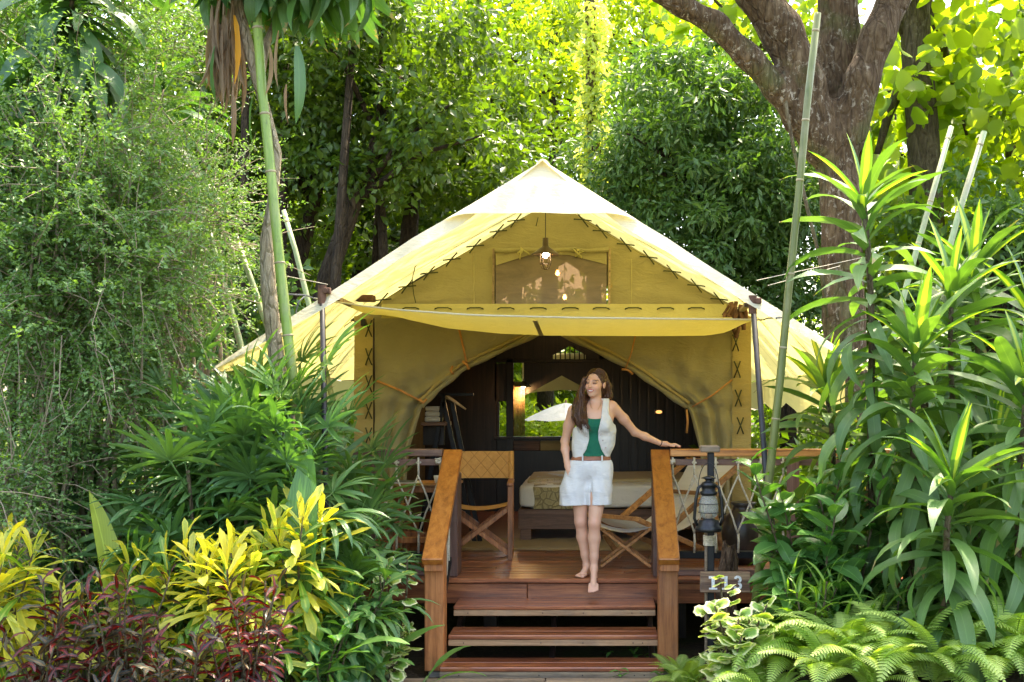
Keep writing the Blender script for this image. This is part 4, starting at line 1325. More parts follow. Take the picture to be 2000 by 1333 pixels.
class Field:
    FAR = 0.09

    def __init__(s, lo, hi, h, far=0.09):
        s.lo = np.array(lo, float); s.h = h; s.FAR = far
        s.n = np.ceil((np.array(hi, float) - s.lo) / h).astype(int) + 1
        s.F = np.full(s.n, far, dtype=np.float32)

    def _sl(s, lo, hi, pad):
        a = np.clip(np.floor((np.array(lo) - pad - s.lo) / s.h).astype(int), 0, s.n - 1)
        b = np.clip(np.ceil((np.array(hi) + pad - s.lo) / s.h).astype(int) + 1, 1, s.n)
        sl = tuple(slice(int(x), int(y)) for x, y in zip(a, b))
        g = [(s.lo[i] + s.h * np.arange(sl[i].start, sl[i].stop)).astype(np.float32) for i in range(3)]
        return sl, g[0][:, None, None], g[1][None, :, None], g[2][None, None, :]

    def put(s, fn, lo, hi, k=0.02, op='add'):
        sl, X, Y, Z = s._sl(lo, hi, s.FAR)
        d = np.broadcast_to(fn(X, Y, Z), s.F[sl].shape)
        if op == 'add': s.F[sl] = smin(s.F[sl], d, k)
        else: s.F[sl] = -smin(-s.F[sl], d, k)
        return s

    def cap(s, a, b, ra, rb, k=0.02, sy=1.0):
        a, b = np.array(a, float), np.array(b, float)
        ab = b - a; L2 = max(1e-9, (ab * ab).sum()); r = max(ra, rb)
        def fn(X, Y, Z):
            t = np.clip(((X - a[0]) * ab[0] + (Y - a[1]) * ab[1] + (Z - a[2]) * ab[2]) / L2, 0, 1)
            dx, dy, dz = X - a[0] - t * ab[0], (Y - a[1] - t * ab[1]) / sy, Z - a[2] - t * ab[2]
            return (np.sqrt(dx * dx + dy * dy + dz * dz) - (ra + (rb - ra) * t)) * min(1.0, sy)
        return s.put(fn, np.minimum(a, b) - r, np.maximum(a, b) + r, k)

    def chain(s, pts, rs, k=0.02, sy=1.0):
        for (a, b, ra, rb) in zip(pts[:-1], pts[1:], rs[:-1], rs[1:]): s.cap(a, b, ra, rb, k, sy)
        return s

    def ell(s, c, r, k=0.02, rot=None, op='add'):
        c = np.array(c, float); r = np.array(r, float); m = r.max()
        Rm = np.array(rot) if rot is not None else None
        def fn(X, Y, Z):
            x, y, z = X - c[0], Y - c[1], Z - c[2]
            if Rm is not None:
                x, y, z = (Rm[0, 0] * x + Rm[1, 0] * y + Rm[2, 0] * z, Rm[0, 1] * x + Rm[1, 1] * y + Rm[2, 1] * z, Rm[0, 2] * x + Rm[1, 2] * y + Rm[2, 2] * z)
            k0 = np.sqrt((x / r[0]) ** 2 + (y / r[1]) ** 2 + (z / r[2]) ** 2)
            k1 = np.sqrt((x / r[0] ** 2) ** 2 + (y / r[1] ** 2) ** 2 + (z / r[2] ** 2) ** 2) + 1e-9
            return k0 * (k0 - 1.0) / k1
        return s.put(fn, c - m, c + m, k, op)

    def mesh(s):
        """naive surface nets -> vertices, quads"""
        F = s.F
        I = F < 0
        n = F.shape
        c = np.zeros(tuple(x - 1 for x in n), dtype=np.uint8)
        for dx in (0, 1):
            for dy in (0, 1):
                for dz in (0, 1):
                    c += I[dx:n[0] - 1 + dx, dy:n[1] - 1 + dy, dz:n[2] - 1 + dz]
        act = (c > 0) & (c < 8)
        cells = np.argwhere(act)
        vid = np.full(act.shape, -1, dtype=np.int32); vid[act] = np.arange(len(cells))
        acc = np.zeros((len(cells), 3)); cnt = np.zeros(len(cells))
        cor = [(a, b, d) for a in (0, 1) for b in (0, 1) for d in (0, 1)]
        val = {q: F[cells[:, 0] + q[0], cells[:, 1] + q[1], cells[:, 2] + q[2]] for q in cor}
        for q in cor:
            for ax in range(3):
                if q[ax] == 0:
                    q2 = list(q); q2[ax] = 1; q2 = tuple(q2)
                    v0, v1 = val[q], val[q2]
                    m = (v0 < 0) != (v1 < 0)
                    t = np.where(m, v0 / np.where(m, v0 - v1, 1), 0)
                    p = np.array(q, float)[None, :].repeat(len(cells), 0); p[:, ax] += t
                    acc[m] += p[m]; cnt[m] += 1
        V = s.lo + s.h * (cells + acc / cnt[:, None])
        Q = []
        for ax in range(3):
            sl0 = [slice(1, -1)] * 3; sl1 = [slice(1, -1)] * 3
            sl0[ax] = slice(0, n[ax] - 1); sl1[ax] = slice(1, n[ax])
            A, B = I[tuple(sl0)], I[tuple(sl1)]
            e = np.argwhere(A != B)
            off = np.array([1, 1, 1]); off[ax] = 0
            e0 = e + off
            u, w = (ax + 1) % 3, (ax + 2) % 3
            def vv(du, dw):
                q = e0.copy(); q[:, u] -= du; q[:, w] -= dw
                return vid[q[:, 0], q[:, 1], q[:, 2]]
            quad = np.stack([vv(0, 0), vv(1, 0), vv(1, 1), vv(0, 1)], 1)
            fl = ~A[tuple(e.T)]
            quad[fl] = quad[fl][:, ::-1]
            Q.append(quad[:, ::-1])
        Q = np.concatenate(Q)
        return V, Q[(Q >= 0).all(1)]


def smooth_v(V, Q, it=2, lam=0.5):
    n = len(V)
    e = np.concatenate([Q[:, [0, 1]], Q[:, [1, 2]], Q[:, [2, 3]], Q[:, [3, 0]]])
    deg = np.bincount(e.ravel(), minlength=n).astype(float)
    for _ in range(it):
        s = np.stack([np.bincount(e[:, 0], V[e[:, 1], k], n) + np.bincount(e[:, 1], V[e[:, 0], k], n) for k in range(3)], 1)
        V = V + lam * (s / deg[:, None] - V)
    return V


def add_color(me, name, C):
    at = me.color_attributes.new(name, 'FLOAT_COLOR', 'POINT')
    at.data.foreach_set("color", np.concatenate([C, np.ones((len(C), 1))], 1).astype(np.float32).ravel())


# ------------------------------------------------------------------ the woman on the deck edge
DW = 9.03
XW = (1150 - VX) / F_PX * DW


def q(px, py, y=0.0):
    d = DW + y; s = F_PX / d
    return np.array(((px - VX) / s - XW, y, CAMZ - (py - HY) / s - DZ))


Rh = Euler((R(3), R(5), R(-24))).to_matrix()             # head: turned and tilted
RH = np.array(Rh)
HC = q(1163, 748, 0.0); HC[1] = -0.01
def hp(x, y, z): return HC + RH @ np.array((x, y, z))

body = Field((-0.36, -0.40, -0.10), (0.90, 0.50, 1.74), 0.0046)
def torso(Fd, inf=0.0, k=0.035):
    Fd.ell((q(1153, 918)[0], .0, .865), (.158 + inf, .112 + inf, .115 + inf), k)
    Fd.cap((.022, .0, .93), (.040, .0, 1.06), .120 + inf, .112 + inf, k, .74)
    Fd.cap((.042, .0, 1.09), (.050, .0, 1.24), .117 + inf, .133 + inf, k, .72)
    Fd.ell((.050, .005, 1.285), (.150 + inf, .092 + inf, .095 + inf), k)
    Fd.ell((-.010, -.075, 1.205), (.058 + inf, .050 + inf, .056 + inf), .03)
    Fd.ell((.103, -.075, 1.215), (.058 + inf, .050 + inf, .056 + inf), .03)
    return Fd
torso(body)
body.cap((-.075, .012, 1.325), (.155, .012, 1.355), .050, .050, .04)       # shoulder girdle
body.cap((.050, .022, 1.34), (.056, -.002, 1.47), .049, .045, .03)          # neck
body.cap((.052, .02, 1.37), (-.06, .02, 1.335), .030, .030, .03)
body.cap((.052, .02, 1.37), (.15, .02, 1.36), .030, .030, .03)
# arm with the hand in the pocket
S1 = q(1120, 803, .015); E1 = q(1103.5, 862, .075); W1 = q(1107, 902, -.035)
body.chain([S1, (S1 + E1) / 2 + np.array((-.003, .006, 0)), E1], [.046, .040, .033], .03)
body.chain([E1, E1 * .6 + W1 * .4 + np.array((-.004, 0, 0)), W1], [.033, .033, .022], .02)
H1 = q(1112, 920, -.06)
body.cap(W1, (W1 + H1) / 2, .022, .026, .015); body.cap((W1 + H1) / 2, H1, .027, .026, .015)
for k in range(4):
    b0 = H1 + np.array((-.012 + .012 * k, -.012 + .008 * k, -.012)); b1 = b0 + np.array((.012, -.002, -.035)); b2 = b1 + np.array((.012, .006, -.025))
    body.chain([b0, b1, b2], [.0095, .009, .0075], .006)
T0_ = W1 * .45 + H1 * .55
body.chain([T0_ + np.array((.012, -.012, .0)), T0_ + np.array((.034, -.028, -.006)), T0_ + np.array((.052, -.030, .004))], [.011, .010, .008], .008)
# arm reaching out to the rail
S2 = q(1196, 795, .02); E2 = q(1240, 845, .15); W2 = q(1291, 867, .245)
body.chain([S2, (S2 + E2) / 2 + np.array((.0, .0, .005)), E2], [.046, .038, .032], .03)
body.chain([E2, E2 * .62 + W2 * .38, W2], [.032, .0315, .021], .02)
RAILZ = 1.613 - DZ
K2 = q(1311, 869, .25); K2[2] = RAILZ + .030
Hm = (W2 + K2) / 2 + np.array((0, 0, .002))
body.cap(W2, Hm, .021, .024, .012)
for k, (oy, Lf) in enumerate(((-.030, .062), (-.010, .070), (.011, .066), (.030, .052))):
    base = K2 + np.array((.0, oy, 0))
    body.cap(Hm + np.array((0, oy * .6, 0)), base, .015, .0125, .010)
    m1 = base + np.array((Lf * .5, oy * .18 - .004, .004)); e1 = m1 + np.array((Lf * .52, oy * .15 - .004, -.016))
    e1[2] = max(e1[2], RAILZ + .010)
    body.chain([base, m1, e1], [.0112, .0100, .0085], .004)
tb_ = Hm + np.array((.004, -.022, -.002))
t2 = tb_ + np.array((.028, -.028, -.006)); t3 = t2 + np.array((.030, -.006, -.008)); t3[2] = max(t3[2], RAILZ + .010)
body.chain([tb_, t2, t3], [.014, .0115, .009], .008)
# legs
HL, HR = np.array((-.070, .0, .84)), np.array((.092, -.005, .84))
KL, AL = q(1134, 1019, -.015), q(1146, 1106, .03)
KR, AR = q(1161, 1022, -.10), q(1160, 1110, -.09)
def leg(Hp, K, A):
    body.chain([Hp, Hp * .5 + K * .5 + np.array((0, -.008, 0)), K], [.088, .069, .049], .03)
    body.ell(K + np.array((0, -.016, .0)), (.035, .030, .042), .02)
    c = K * .66 + A * .34 + np.array((0, .018, 0))
    body.chain([K, c, K * .25 + A * .75 + np.array((0, .008, 0)), A], [.045, .049, .034, .027], .02)
leg(HL, KL, AL); leg(HR, KR, AR)
def foot(A, heel, ball, toes, tz, r=.026):
    body.cap(A, heel, .028, .026, .02)
    body.cap(A + np.array((0, -.012, -.01)), ball, .027, .022, .02)
    body.cap(heel, ball, .022, .018, .02)
    d = (toes - ball); d /= np.linalg.norm(d)
    sd = np.cross(d, (0, 0, 1)); sd /= np.linalg.norm(sd)
    L = np.linalg.norm(toes - ball)
    for k in range(5):
        o = (k - 2) * .0165
        f = tz * (k - 2)
        ln_ = L * (1.0 - .07 * abs(k - 2) + f * .06)
        body.cap(ball + sd * o * .85 - d * .01, ball + sd * o + d * ln_ * .95, .0115, .0088 + (.003 if (k == 4 and tz > 0) or (k == 0 and tz < 0) else 0), .006)
DKL = .0
# rear foot stands on the planks at the deck edge, toes turned to the left
fl = AL.copy()
heelL = np.array((fl[0] + .012, fl[1] + .035, DKL + .027)); ballL = np.array((fl[0] - .035, fl[1] - .085, DKL + .021)); toeL = np.array((fl[0] - .062, fl[1] - .135, DKL + .014))
foot(AL, heelL, ballL, toeL, -1)
# front foot steps over the edge, toes pointing down
fr = AR.copy()
heelR = fr + np.array((.0, .02, -.075)); ballR = q(1159, 1144, -.19); toeR = q(1159, 1157, -.235)
foot(AR, heelR, ballR, toeR, 1)
# head
def hell(c, r, k=.02, op='add'): body.ell(hp(*c), r, k, RH, op)
def hcap(a, b, ra, rb, k=.012): body.cap(hp(*a), hp(*b), ra, rb, k)
hell((0, .018, .024), (.071, .088, .078), .02)
hell((0, -.030, -.026), (.060, .058, .074), .02)
hell((0, -.036, -.068), (.049, .048, .045), .02)
hell((0, -.064, -.095), (.022, .020, .018), .02)
for sx in (-1, 1):
    hell((sx * .036, -.062, -.036), (.023, .022, .020), .02)
    hell((sx * .0735, .012, -.014), (.010, .019, .030), .006)
hcap((-.034, -.078, .020), (.034, -.078, .020), .011, .011, .015)
for sx in (-1, 1):
    hell((sx * .030, -.0965, .001), (.0165, .014, .0105), .008, 'sub')
    hell((sx * .030, -.0755, -.001), (.0145, .0125, .0115), .004)
hcap((0, -.085, .010), (0, -.104, -.028), .0075, .0105, .010)
for sx in (-1, 1): hell((sx * .0105, -.092, -.033), (.008, .009, .007), .006)
hell((0, -.0835, -.055), (.023, .010, .0048), .006)
hell((0, -.0820, -.069), (.020, .011, .0058), .006)

BV, BQ = body.mesh()
BV = smooth_v(BV, BQ, 1, 0.4)
# skin colours by place: lips, teeth, brows, eyes, flush on cheeks, knees and toes
loc = (BV - HC) @ RH                                     # head frame
skin = np.array((0.69, 0.40, 0.275))
C = np.repeat(skin[None, :], len(BV), 0)
def blend(mask, col, a=1.0):
    m = np.clip(mask, 0, 1)[:, None] * a
    C[:] = C * (1 - m) + np.array(col) * m
hx, hy, hz = loc.T
face = (hy < -.03) & (np.abs(hx) < .09) & (np.abs(hz) < .14)
blend(np.exp(-(((np.abs(hx) - .040) / .02) ** 2 + ((hz + .035) / .018) ** 2)) * face, (0.72, 0.30, 0.22), .40)
blend(np.exp(-((hx / .014) ** 2 + ((hz + .03) / .016) ** 2)) * face, (0.72, 0.36, 0.27), .25)
sm = hz + .062 - 9.0 * hx ** 2                            # smile curve
lips = (np.abs(hx) < .027) & (np.abs(sm) < .0125 * np.sqrt(np.clip(1 - (hx / .028) ** 2, 0, 1)) + .0015) & face & (hy < -.058)
blend(lips.astype(float), (0.50, 0.115, 0.095), .95)
teeth = (np.abs(hx) < .0195) & (np.abs(sm) < .0042) & face & (hy < -.058)
blend(teeth.astype(float), (0.86, 0.82, 0.76), .95)
eye = (np.abs(np.abs(hx) - .030) < .0145) & (np.abs(hz + .001) < .0052) & face
blend(eye.astype(float), (0.035, 0.02, 0.014), .92)
lid = (np.abs(np.abs(hx) - .030) < .017) & (hz > .003) & (hz < .010) & face
blend(lid.astype(float), (0.30, 0.16, 0.11), .5)
brow = (np.abs(hx) > .012) & (np.abs(hx) < .050) & (np.abs(hz - (.0245 - 8 * (np.abs(hx) - .03) ** 2)) < .0046) & face
blend(brow.astype(float), (0.05, 0.03, 0.02), .85)
for kn in (KL, KR):
    blend(np.exp(-((BV - (kn + np.array((0, -.05, 0)))) ** 2).sum(1) / .0022), (0.62, 0.30, 0.20), .45)
for tp in (toeL, toeR):
    blend(np.exp(-((BV - tp) ** 2).sum(1) / .0035), (0.66, 0.36, 0.27), .4)
def skin_mat():
    t = NT("skin")
    at = t.n("Attribute", attribute_name="paint")
    n = t.noise(45, 4, .6, t.mapping("Object"))
    n2 = t.noise(9, 5, .65, t.mapping("Object"))
    c = t.mix(t.math('MULTIPLY', n, .16), at.outputs["Color"], (0.42, 0.20, 0.13))
    c = t.mix(t.math('MULTIPLY', t.ramp(n2, [(.4, (0, 0, 0)), (.7, (1, 1, 1))]), .22), c, (0.56, 0.27, 0.18))
    t.set(Base_Color=c, Roughness=.46, Specular_IOR_Level=.4, Subsurface_Weight=.12, Subsurface_Scale=.02)
    t.b.inputs["Subsurface Radius"].default_value = (1.0, .35, .18)
    t.bump(t.noise(160, 3, .6, t.mapping("Object")), .06, .003)
    return t.m
bme = mesh_np("person", BV, BQ, skin_mat(), True)
add_color(bme, "paint", C)
person = link_mesh("person", bme)
person.location = (XW, DW, DZ + .001)
tag(person, "smiling barefoot person in white vest and shorts, hand on the rail", "person")


def cloth(name, Fd, mat, it=2):
    V, Q_ = Fd.mesh()
    V = smooth_v(V, Q_, it, .5)
    return link_mesh(name, mesh_np(name, V, Q_, mat, True), person)


M['green_knit'] = canvas("green_knit", (0.012, 0.145, 0.085), (0, .3, .2), 0, stain=.15)
M['vest_linen'] = canvas("white_linen", (0.70, 0.685, 0.65), (1, 1, 1), 0.08, stain=.04)
M['shorts_linen'] = canvas("white_shorts_linen", (0.70, 0.695, 0.69), (1, 1, 1), 0.05, stain=.04)
M['belt'] = plain("tan_leather", (0.27, 0.105, 0.055), .45)

# tank top
tk = torso(Field((-.25, -.22, .86), (.34, .22, 1.44), .006), .007)
def cut_tank(X, Y, Z):
    neck = 1.262 + 2.2 * (X - .05) ** 2 + np.where(Y > 0, .06, 0)
    d = np.maximum(Z - neck - .0, .945 - Z)
    arm = np.abs(X - .05) - (.105 + .9 * np.clip(1.27 - Z, 0, 1))
    return np.maximum(d, arm)
tk.F = np.maximum(tk.F, np.broadcast_to(cut_tank(*[g.astype(np.float32) for g in tk._sl(tk.lo, tk.lo + tk.h * tk.n, 0)[1:]])[:tk.n[0], :tk.n[1], :tk.n[2]], tk.F.shape))
cloth("tank_top", tk, M['green_knit'])
for sx in (-.045, .145):                                   # straps
    s = MB().tube([(sx, -.088, 1.285), (sx * 1.02 + .0, -.062, 1.335), (sx, -.01, 1.388), (sx, .05, 1.36)], [.011, .011, .010, .011], 8)
    s.build("tank_strap", M['green_knit'], person, smooth=True, world=False)

# open waistcoat
vs_ = torso(Field((-.27, -.25, .86), (.36, .25, 1.46), .006), .017)
vs_.cap((.165, .012, 1.37), (.120, -.005, 1.385), .050, .048, .03)
vs_.cap((-.080, .012, 1.345), (-.04, -.005, 1.355), .050, .048, .03)
vs_.cap((.148, -.01, 1.05), (.162, -.02, 1.16), .045, .05, .05); vs_.cap((-.075, -.02, 1.02), (-.075, -.02, 1.14), .05, .05, .05)
def cut_vest(X, Y, Z):
    # inner edges of the two fronts: V neck to the lower ribs, then cut away to the points
    zi = np.array([.86, .935, .96, 1.02, 1.10, 1.16, 1.28, 1.46])
    xl = np.interp(Z, zi, np.array([-.085, -.080, -.055, -.018, .004, .002, -.028, -.055]))
    xr = np.interp(Z, zi, np.array([.175, .162, .135, .098, .075, .074, .100, .118]))
    opening = np.minimum(X - xl, xr - X)                    # >0 inside the opening
    front = np.maximum(opening, np.where(Y < .02, -1, 1) * -1.0 * 0 - 0) if False else np.where(Y < .0, opening, -1.0)
    hem = np.interp(np.abs(X - .042), np.array([0, .06, .115, .135, .16, .24]), np.array([.99, .985, .925, .93, .955, .975])) - Z
    hem = np.where(Y > .02, 1.0 - Z, hem)
    arm = (X - .050); arm = np.where(arm > 0, arm - np.interp(Z, [1.0, 1.15, 1.22, 1.30, 1.38, 1.44], [.30, .30, .150, .112, .112, .118]), -arm - np.interp(Z, [1.0, 1.13, 1.20, 1.28, 1.36, 1.44], [.30, .30, .150, .112, .106, .11]))
    top = Z - 1.425
    return np.maximum(np.maximum(front, hem), np.maximum(arm, top))
def apply_cut(Fd, fn):
    g = [(Fd.lo[i] + Fd.h * np.arange(Fd.n[i])).astype(np.float32) for i in range(3)]
    Fd.F = np.maximum(Fd.F, np.broadcast_to(fn(g[0][:, None, None], g[1][None, :, None], g[2][None, None, :]), Fd.F.shape)).astype(np.float32)
def folds(Fd, fn):
    g = [(Fd.lo[i] + Fd.h * np.arange(Fd.n[i])).astype(np.float32) for i in range(3)]
    Fd.F = (Fd.F + np.broadcast_to(fn(g[0][:, None, None], g[1][None, :, None], g[2][None, None, :]), Fd.F.shape)).astype(np.float32)
folds(vs_, lambda X, Y, Z: .003 * np.sin(X * 70 + Z * 16) * np.sin(Z * 22 + 1) - .004)
apply_cut(vs_, cut_vest)
# keep the neck free
vs_.cap((.052, .03, 1.33), (.056, -.01, 1.50), .0, .0, .001) if False else None
vest = cloth("vest", vs_, M['vest_linen'])
M['button'] = plain("pearl_button", (0.45, 0.38, 0.36), .3)
for (px, py) in ((1172.5, 850), (1177.5, 861), (1183, 875), (1145.5, 853)):
    p = q(px, py, -.125)
    MB().lathe([(.001, .003), (.0055, .0025), (.006, 0)], (0, 0, 0), 10)
    s = MB().tube([p + np.array((0, .03, 0)), p + np.array((0, -.004, 0))], .0065, 10)
    s.build("button", M['button'], vest, world=False)

# shorts
sh = Field((-.32, -.30, .50), (.34, .26, 1.0), .0046)
sh.ell((.016, .0, .87), (.170, .125, .115), .03)
sh.cap((.020, 0, .935), (.020, 0, .90), .146, .158, .03, .78)
hl = q(1122, 985, -.01); hr = q(1165, 990, -.05)
sh.chain([(-.070, -.005, .86), (hl[0] - .002, -.008, .70), (hl[0] - .008, -.01, .50)], [.106, .110, .126], .03)
sh.chain([(.088, -.012, .86), (hr[0] + .018, -.035, .70), (hr[0] + .012, -.05, .50)], [.106, .103, .112], .03)
folds(sh, lambda X, Y, Z: .0022 * np.sin(X * 85 + 3.0 * np.sin(Z * 9)) * np.clip((.95 - Z) / .12, 0, 1) + .0022 * np.sin(X * 33 - Z * 26 + 3 * np.sin(X * 18 + Z * 7)) + .022 * np.exp(-((X - .020) / .009) ** 2) * np.clip((.80 - Z) / .12, 0, 1))
apply_cut(sh, lambda X, Y, Z: np.maximum(Z - .932, (.578 + .03 * X) - Z))
shorts = cloth("shorts", sh, M['shorts_linen'], 1)
bl = torso(Field((-.22, -.2, .89), (.28, .2, 1.0), .005), .024)
folds(bl, lambda X, Y, Z: 0 * X)
apply_cut(bl, lambda X, Y, Z: np.maximum(Z - .965, .930 - Z))
cloth("belt", bl, M['belt'])
for px in (1176, 1138):
    p = q(px, 896, -.118)
    MB().box(p + np.array((-.006, -.004, -.024)), p + np.array((.006, .02, .024))).build("belt_loop", M['shorts_linen'], shorts, world=False)
M['bracelet'] = plain("dark_bead", (0.02, 0.016, 0.02), .4)
s = MB()
dirw = Vector(W2 - E2).normalized(); n1 = dirw.orthogonal().normalized(); n2 = dirw.cross(n1)
wc = Vector(W2) - dirw * .006
s.tube([wc + (n1 * math.cos(a * math.pi / 8) + n2 * math.sin(a * math.pi / 8)) * .0245 for a in range(17)], .004, 6)
s.build("bracelet", M['bracelet'], person, smooth=True, world=False)
s = MB()
s.tube([(.010, -.030, 1.392), (.018, -.066, 1.36), (.040, -.083, 1.325), (.052, -.087, 1.315), (.066, -.083, 1.325), (.090, -.066, 1.362), (.098, -.03, 1.395)], .0022, 5)
M['gold'] = plain("gold_chain", (0.6, 0.4, 0.15), .3, 1.0)
s.build("necklace", M['gold'], person, smooth=True, world=False)

# hair: cap over the skull, long waves, and separate locks
hf = Field((-.25, -.25, 1.0), (.32, .25, 1.78), .0055)
hf.ell(hp(0, .024, .026), (.081, .096, .086), .01, RH)
hf.ell(hp(0, .06, -.02), (.078, .065, .10), .02, RH)
def H(px, py, y): return q(px, py, y)
lockL = [H(1142, 741, -.035), H(1136, 762, -.05), H(1134, 785, -.075), H(1130, 806, -.105), H(1131, 822, -.135), H(1136, 838, -.13)]
lockL2 = [H(1143, 745, -.01), H(1133, 770, -.02), H(1126, 795, -.05), H(1124, 815, -.085), H(1128, 832, -.10)]
lockL3 = [H(1150, 768, .04), H(1142, 785, .0), H(1140, 806, -.075), H(1142, 822, -.125), H(1149, 838, -.142)]
lockR = [H(1181, 735, .0), H(1189, 755, .03), H(1190, 775, .05), H(1184, 790, .085), H(1172, 815, .11)]
lockR2 = [H(1176, 745, .06), H(1180, 775, .085), H(1176, 800, .11), H(1165, 830, .11)]
hf.chain(lockL, [.020, .024, .027, .028, .022, .010], .02)
hf.chain(lockL2, [.022, .027, .030, .028, .012], .02)
hf.chain(lockL3, [.025, .025, .026, .022, .008], .02)
hf.chain(lockR, [.018, .022, .026, .026, .015], .02)
hf.chain(lockR2, [.03, .032, .03, .02], .02)
folds(hf, lambda X, Y, Z: .0028 * np.sin(X * 260 + 5 * np.sin(Z * 30)) )
def cut_face(X, Y, Z):
    x, y, z = X - HC[0], Y - HC[1], Z - HC[2]
    lx, ly, lz = (RH[0, 0] * x + RH[1, 0] * y + RH[2, 0] * z, RH[0, 1] * x + RH[1, 1] * y + RH[2, 1] * z, RH[0, 2] * x + RH[1, 2] * y + RH[2, 2] * z)
    e = np.sqrt((lx / .067) ** 2 + ((lz + .030) / .104) ** 2) - 1.0
    d = np.where(ly < -.012, -e * .05, -.05)
    return d
apply_cut(hf, cut_face)
def hair_mat():
    t = NT("brown_hair")
    n = t.noise(1.0, 4, .6, t.mapping("Object", (240, 240, 14)), .5)
    c = t.ramp(n, [(.3, (0.016, 0.006, 0.003)), (.55, (0.080, 0.029, 0.012)), (.85, (0.24, 0.095, 0.040))])
    t.set(Base_Color=c, Roughness=.36, Specular_IOR_Level=.5)
    t.bump(n, .6, .004)
    return t.m
M['hair'] = hair_mat()
hair = cloth("hair", hf, M['hair'], 1)
rh_ = random.Random(3)
st = MB()
for base, cnt, sp in ((lockL, 46, .026), (lockL2, 34, .028), (lockL3, 30, .022), (lockR, 30, .024)):
    for k in range(cnt):
        o = Vector((rh_.gauss(0, sp * .55), rh_.gauss(-.012, sp * .5), 0))
        ph = rh_.uniform(0, 6.28); ext = rh_.uniform(.85, 1.12)
        pts = []
        n_ = len(base)
        for j in range((n_ - 1) * 3 + 1):
            f = j / 3 * ext
            i0 = min(int(f), n_ - 2); t_ = f - i0
            p = Vector(base[i0]) * (1 - t_) + Vector(base[i0 + 1]) * t_
            fade = min(1.0, .35 + j * .09)
            wv = .008 * fade
            pts.append(p + o * fade + Vector((wv * math.sin(j * .95 + ph), wv * math.cos(j * .8 + ph) * .8, 0)))
        m_ = len(pts)
        st.tube(pts, [.0036 * min(1, .5 + j * .2) * (1 - .85 * (j / (m_ - 1)) ** 3) for j in range(m_)], 4, cap=False)
# locks combed back from the parting over the skull
for k in range(90):
    a = rh_.uniform(-1, 1)
    x0 = rh_.uniform(-.010, .022)
    pts = []
    for j in range(8):
        t_ = j / 7
        th = a * (0.15 + 1.45 * t_)
        bk = rh_.uniform(-.001, .001)
        yy = -.062 + .16 * abs(((k * 7) % 13) / 13 - .0) * (1.0) + .05 * t_
        r_ = math.sqrt(max(.05, 1 - ((yy - .024) / .1) ** 2))
        sgn = 1 if a > 0 else -1
        ang = (0.12 + 1.35 * t_) * sgn
        p = (math.sin(ang) * .0835 * r_ , yy, .026 + math.cos(ang) * .0885 * r_ + bk)
        if p[1] < -.015 and p[2] < .068 and abs(p[0]) < .072: break
        pts.append(Vector(hp(*p)))
    if len(pts) > 2: st.tube(pts, .0030, 4, cap=False)
st.build("hair_locks", M['hair'], hair, smooth=True, world=False)
# ------------------------------------------------------------------ leaves and plants
def blade(L=1.0, W=.1, droop=.6, fold=.25, nseg=7, prof='lance', wave=0.0, twist=0.0, curl0=0.0):
    """leaf blade from the origin along +X, drooping towards -Z; uv = (along, across)"""
    vs, fs, uvs = [], [], []
    x = z = 0.0
    ang = curl0
    for i in range(nseg + 1):
        t = i / nseg
        if prof == 'lance': w = (math.sin(math.pi * min(1, t ** .62)) ** .8) if t < 1 else 0
        elif prof == 'strap': w = min(1, .35 + t * 3.2) * (1 - max(0, (t - .55) / .45) ** 1.8)
        elif prof == 'paddle': w = (math.sin(math.pi * t ** 1.0) ** .62) * (0.25 + .75 * min(1, t * 3.0))
        elif prof == 'spoon': w = (.28 + .9 * t) * (1 - max(0, (t - .80) / .20) ** 2) if t > .08 else .16
        elif prof == 'lobed': w = (.22 + .95 * math.exp(-((t - .42) / .13) ** 2) + .45 * math.exp(-((t - .82) / .12) ** 2)) * (1 - max(0, (t - .86) / .14) ** 1.5)
        elif prof == 'ovate': w = math.sin(math.pi * t ** .8) ** .75
        else: w = 1
        w = max(0.0, w) * W / 2
        if i == 0: w = max(w, W * .05)
        wv = wave * W * math.sin(i * 2.1)
        nx, nz_ = -math.sin(ang), math.cos(ang)
        tw = twist * t
        ex = (math.cos(tw), math.sin(tw))
        up = fold * w
        for sg in (-1, 0, 1):
            lift = up * abs(sg) + wv * sg
            yy = sg * w * ex[0]; zz = sg * w * ex[1] + lift
            vs.append((x + nx * zz, yy, z + nz_ * zz)); uvs.append((t, .5 + .5 * sg))
        if i < nseg:
            step = L / nseg
            ang -= droop / nseg * (.5 + 1.0 * t)
            x += math.cos(ang) * step; z += math.sin(ang) * step
    for i in range(nseg):
        a = i * 3
        fs.append((a, a + 1, a + 4, a + 3)); fs.append((a + 1, a + 2, a + 5, a + 4))
    return vs, fs, uvs


def blade_mesh(name, mat, **kw):
    b = MB(); b.add(*blade(**kw))
    return b.mesh(name, mat, True)


def orient(p, yaw, pitch, roll=0.0, s=1.0):
    m = Matrix.Translation(Vector(p)) @ Euler((0, 0, yaw)).to_matrix().to_4x4() @ Euler((0, -pitch, 0)).to_matrix().to_4x4() @ Euler((roll, 0, 0)).to_matrix().to_4x4()
    return m @ Matrix.Scale(s, 4)


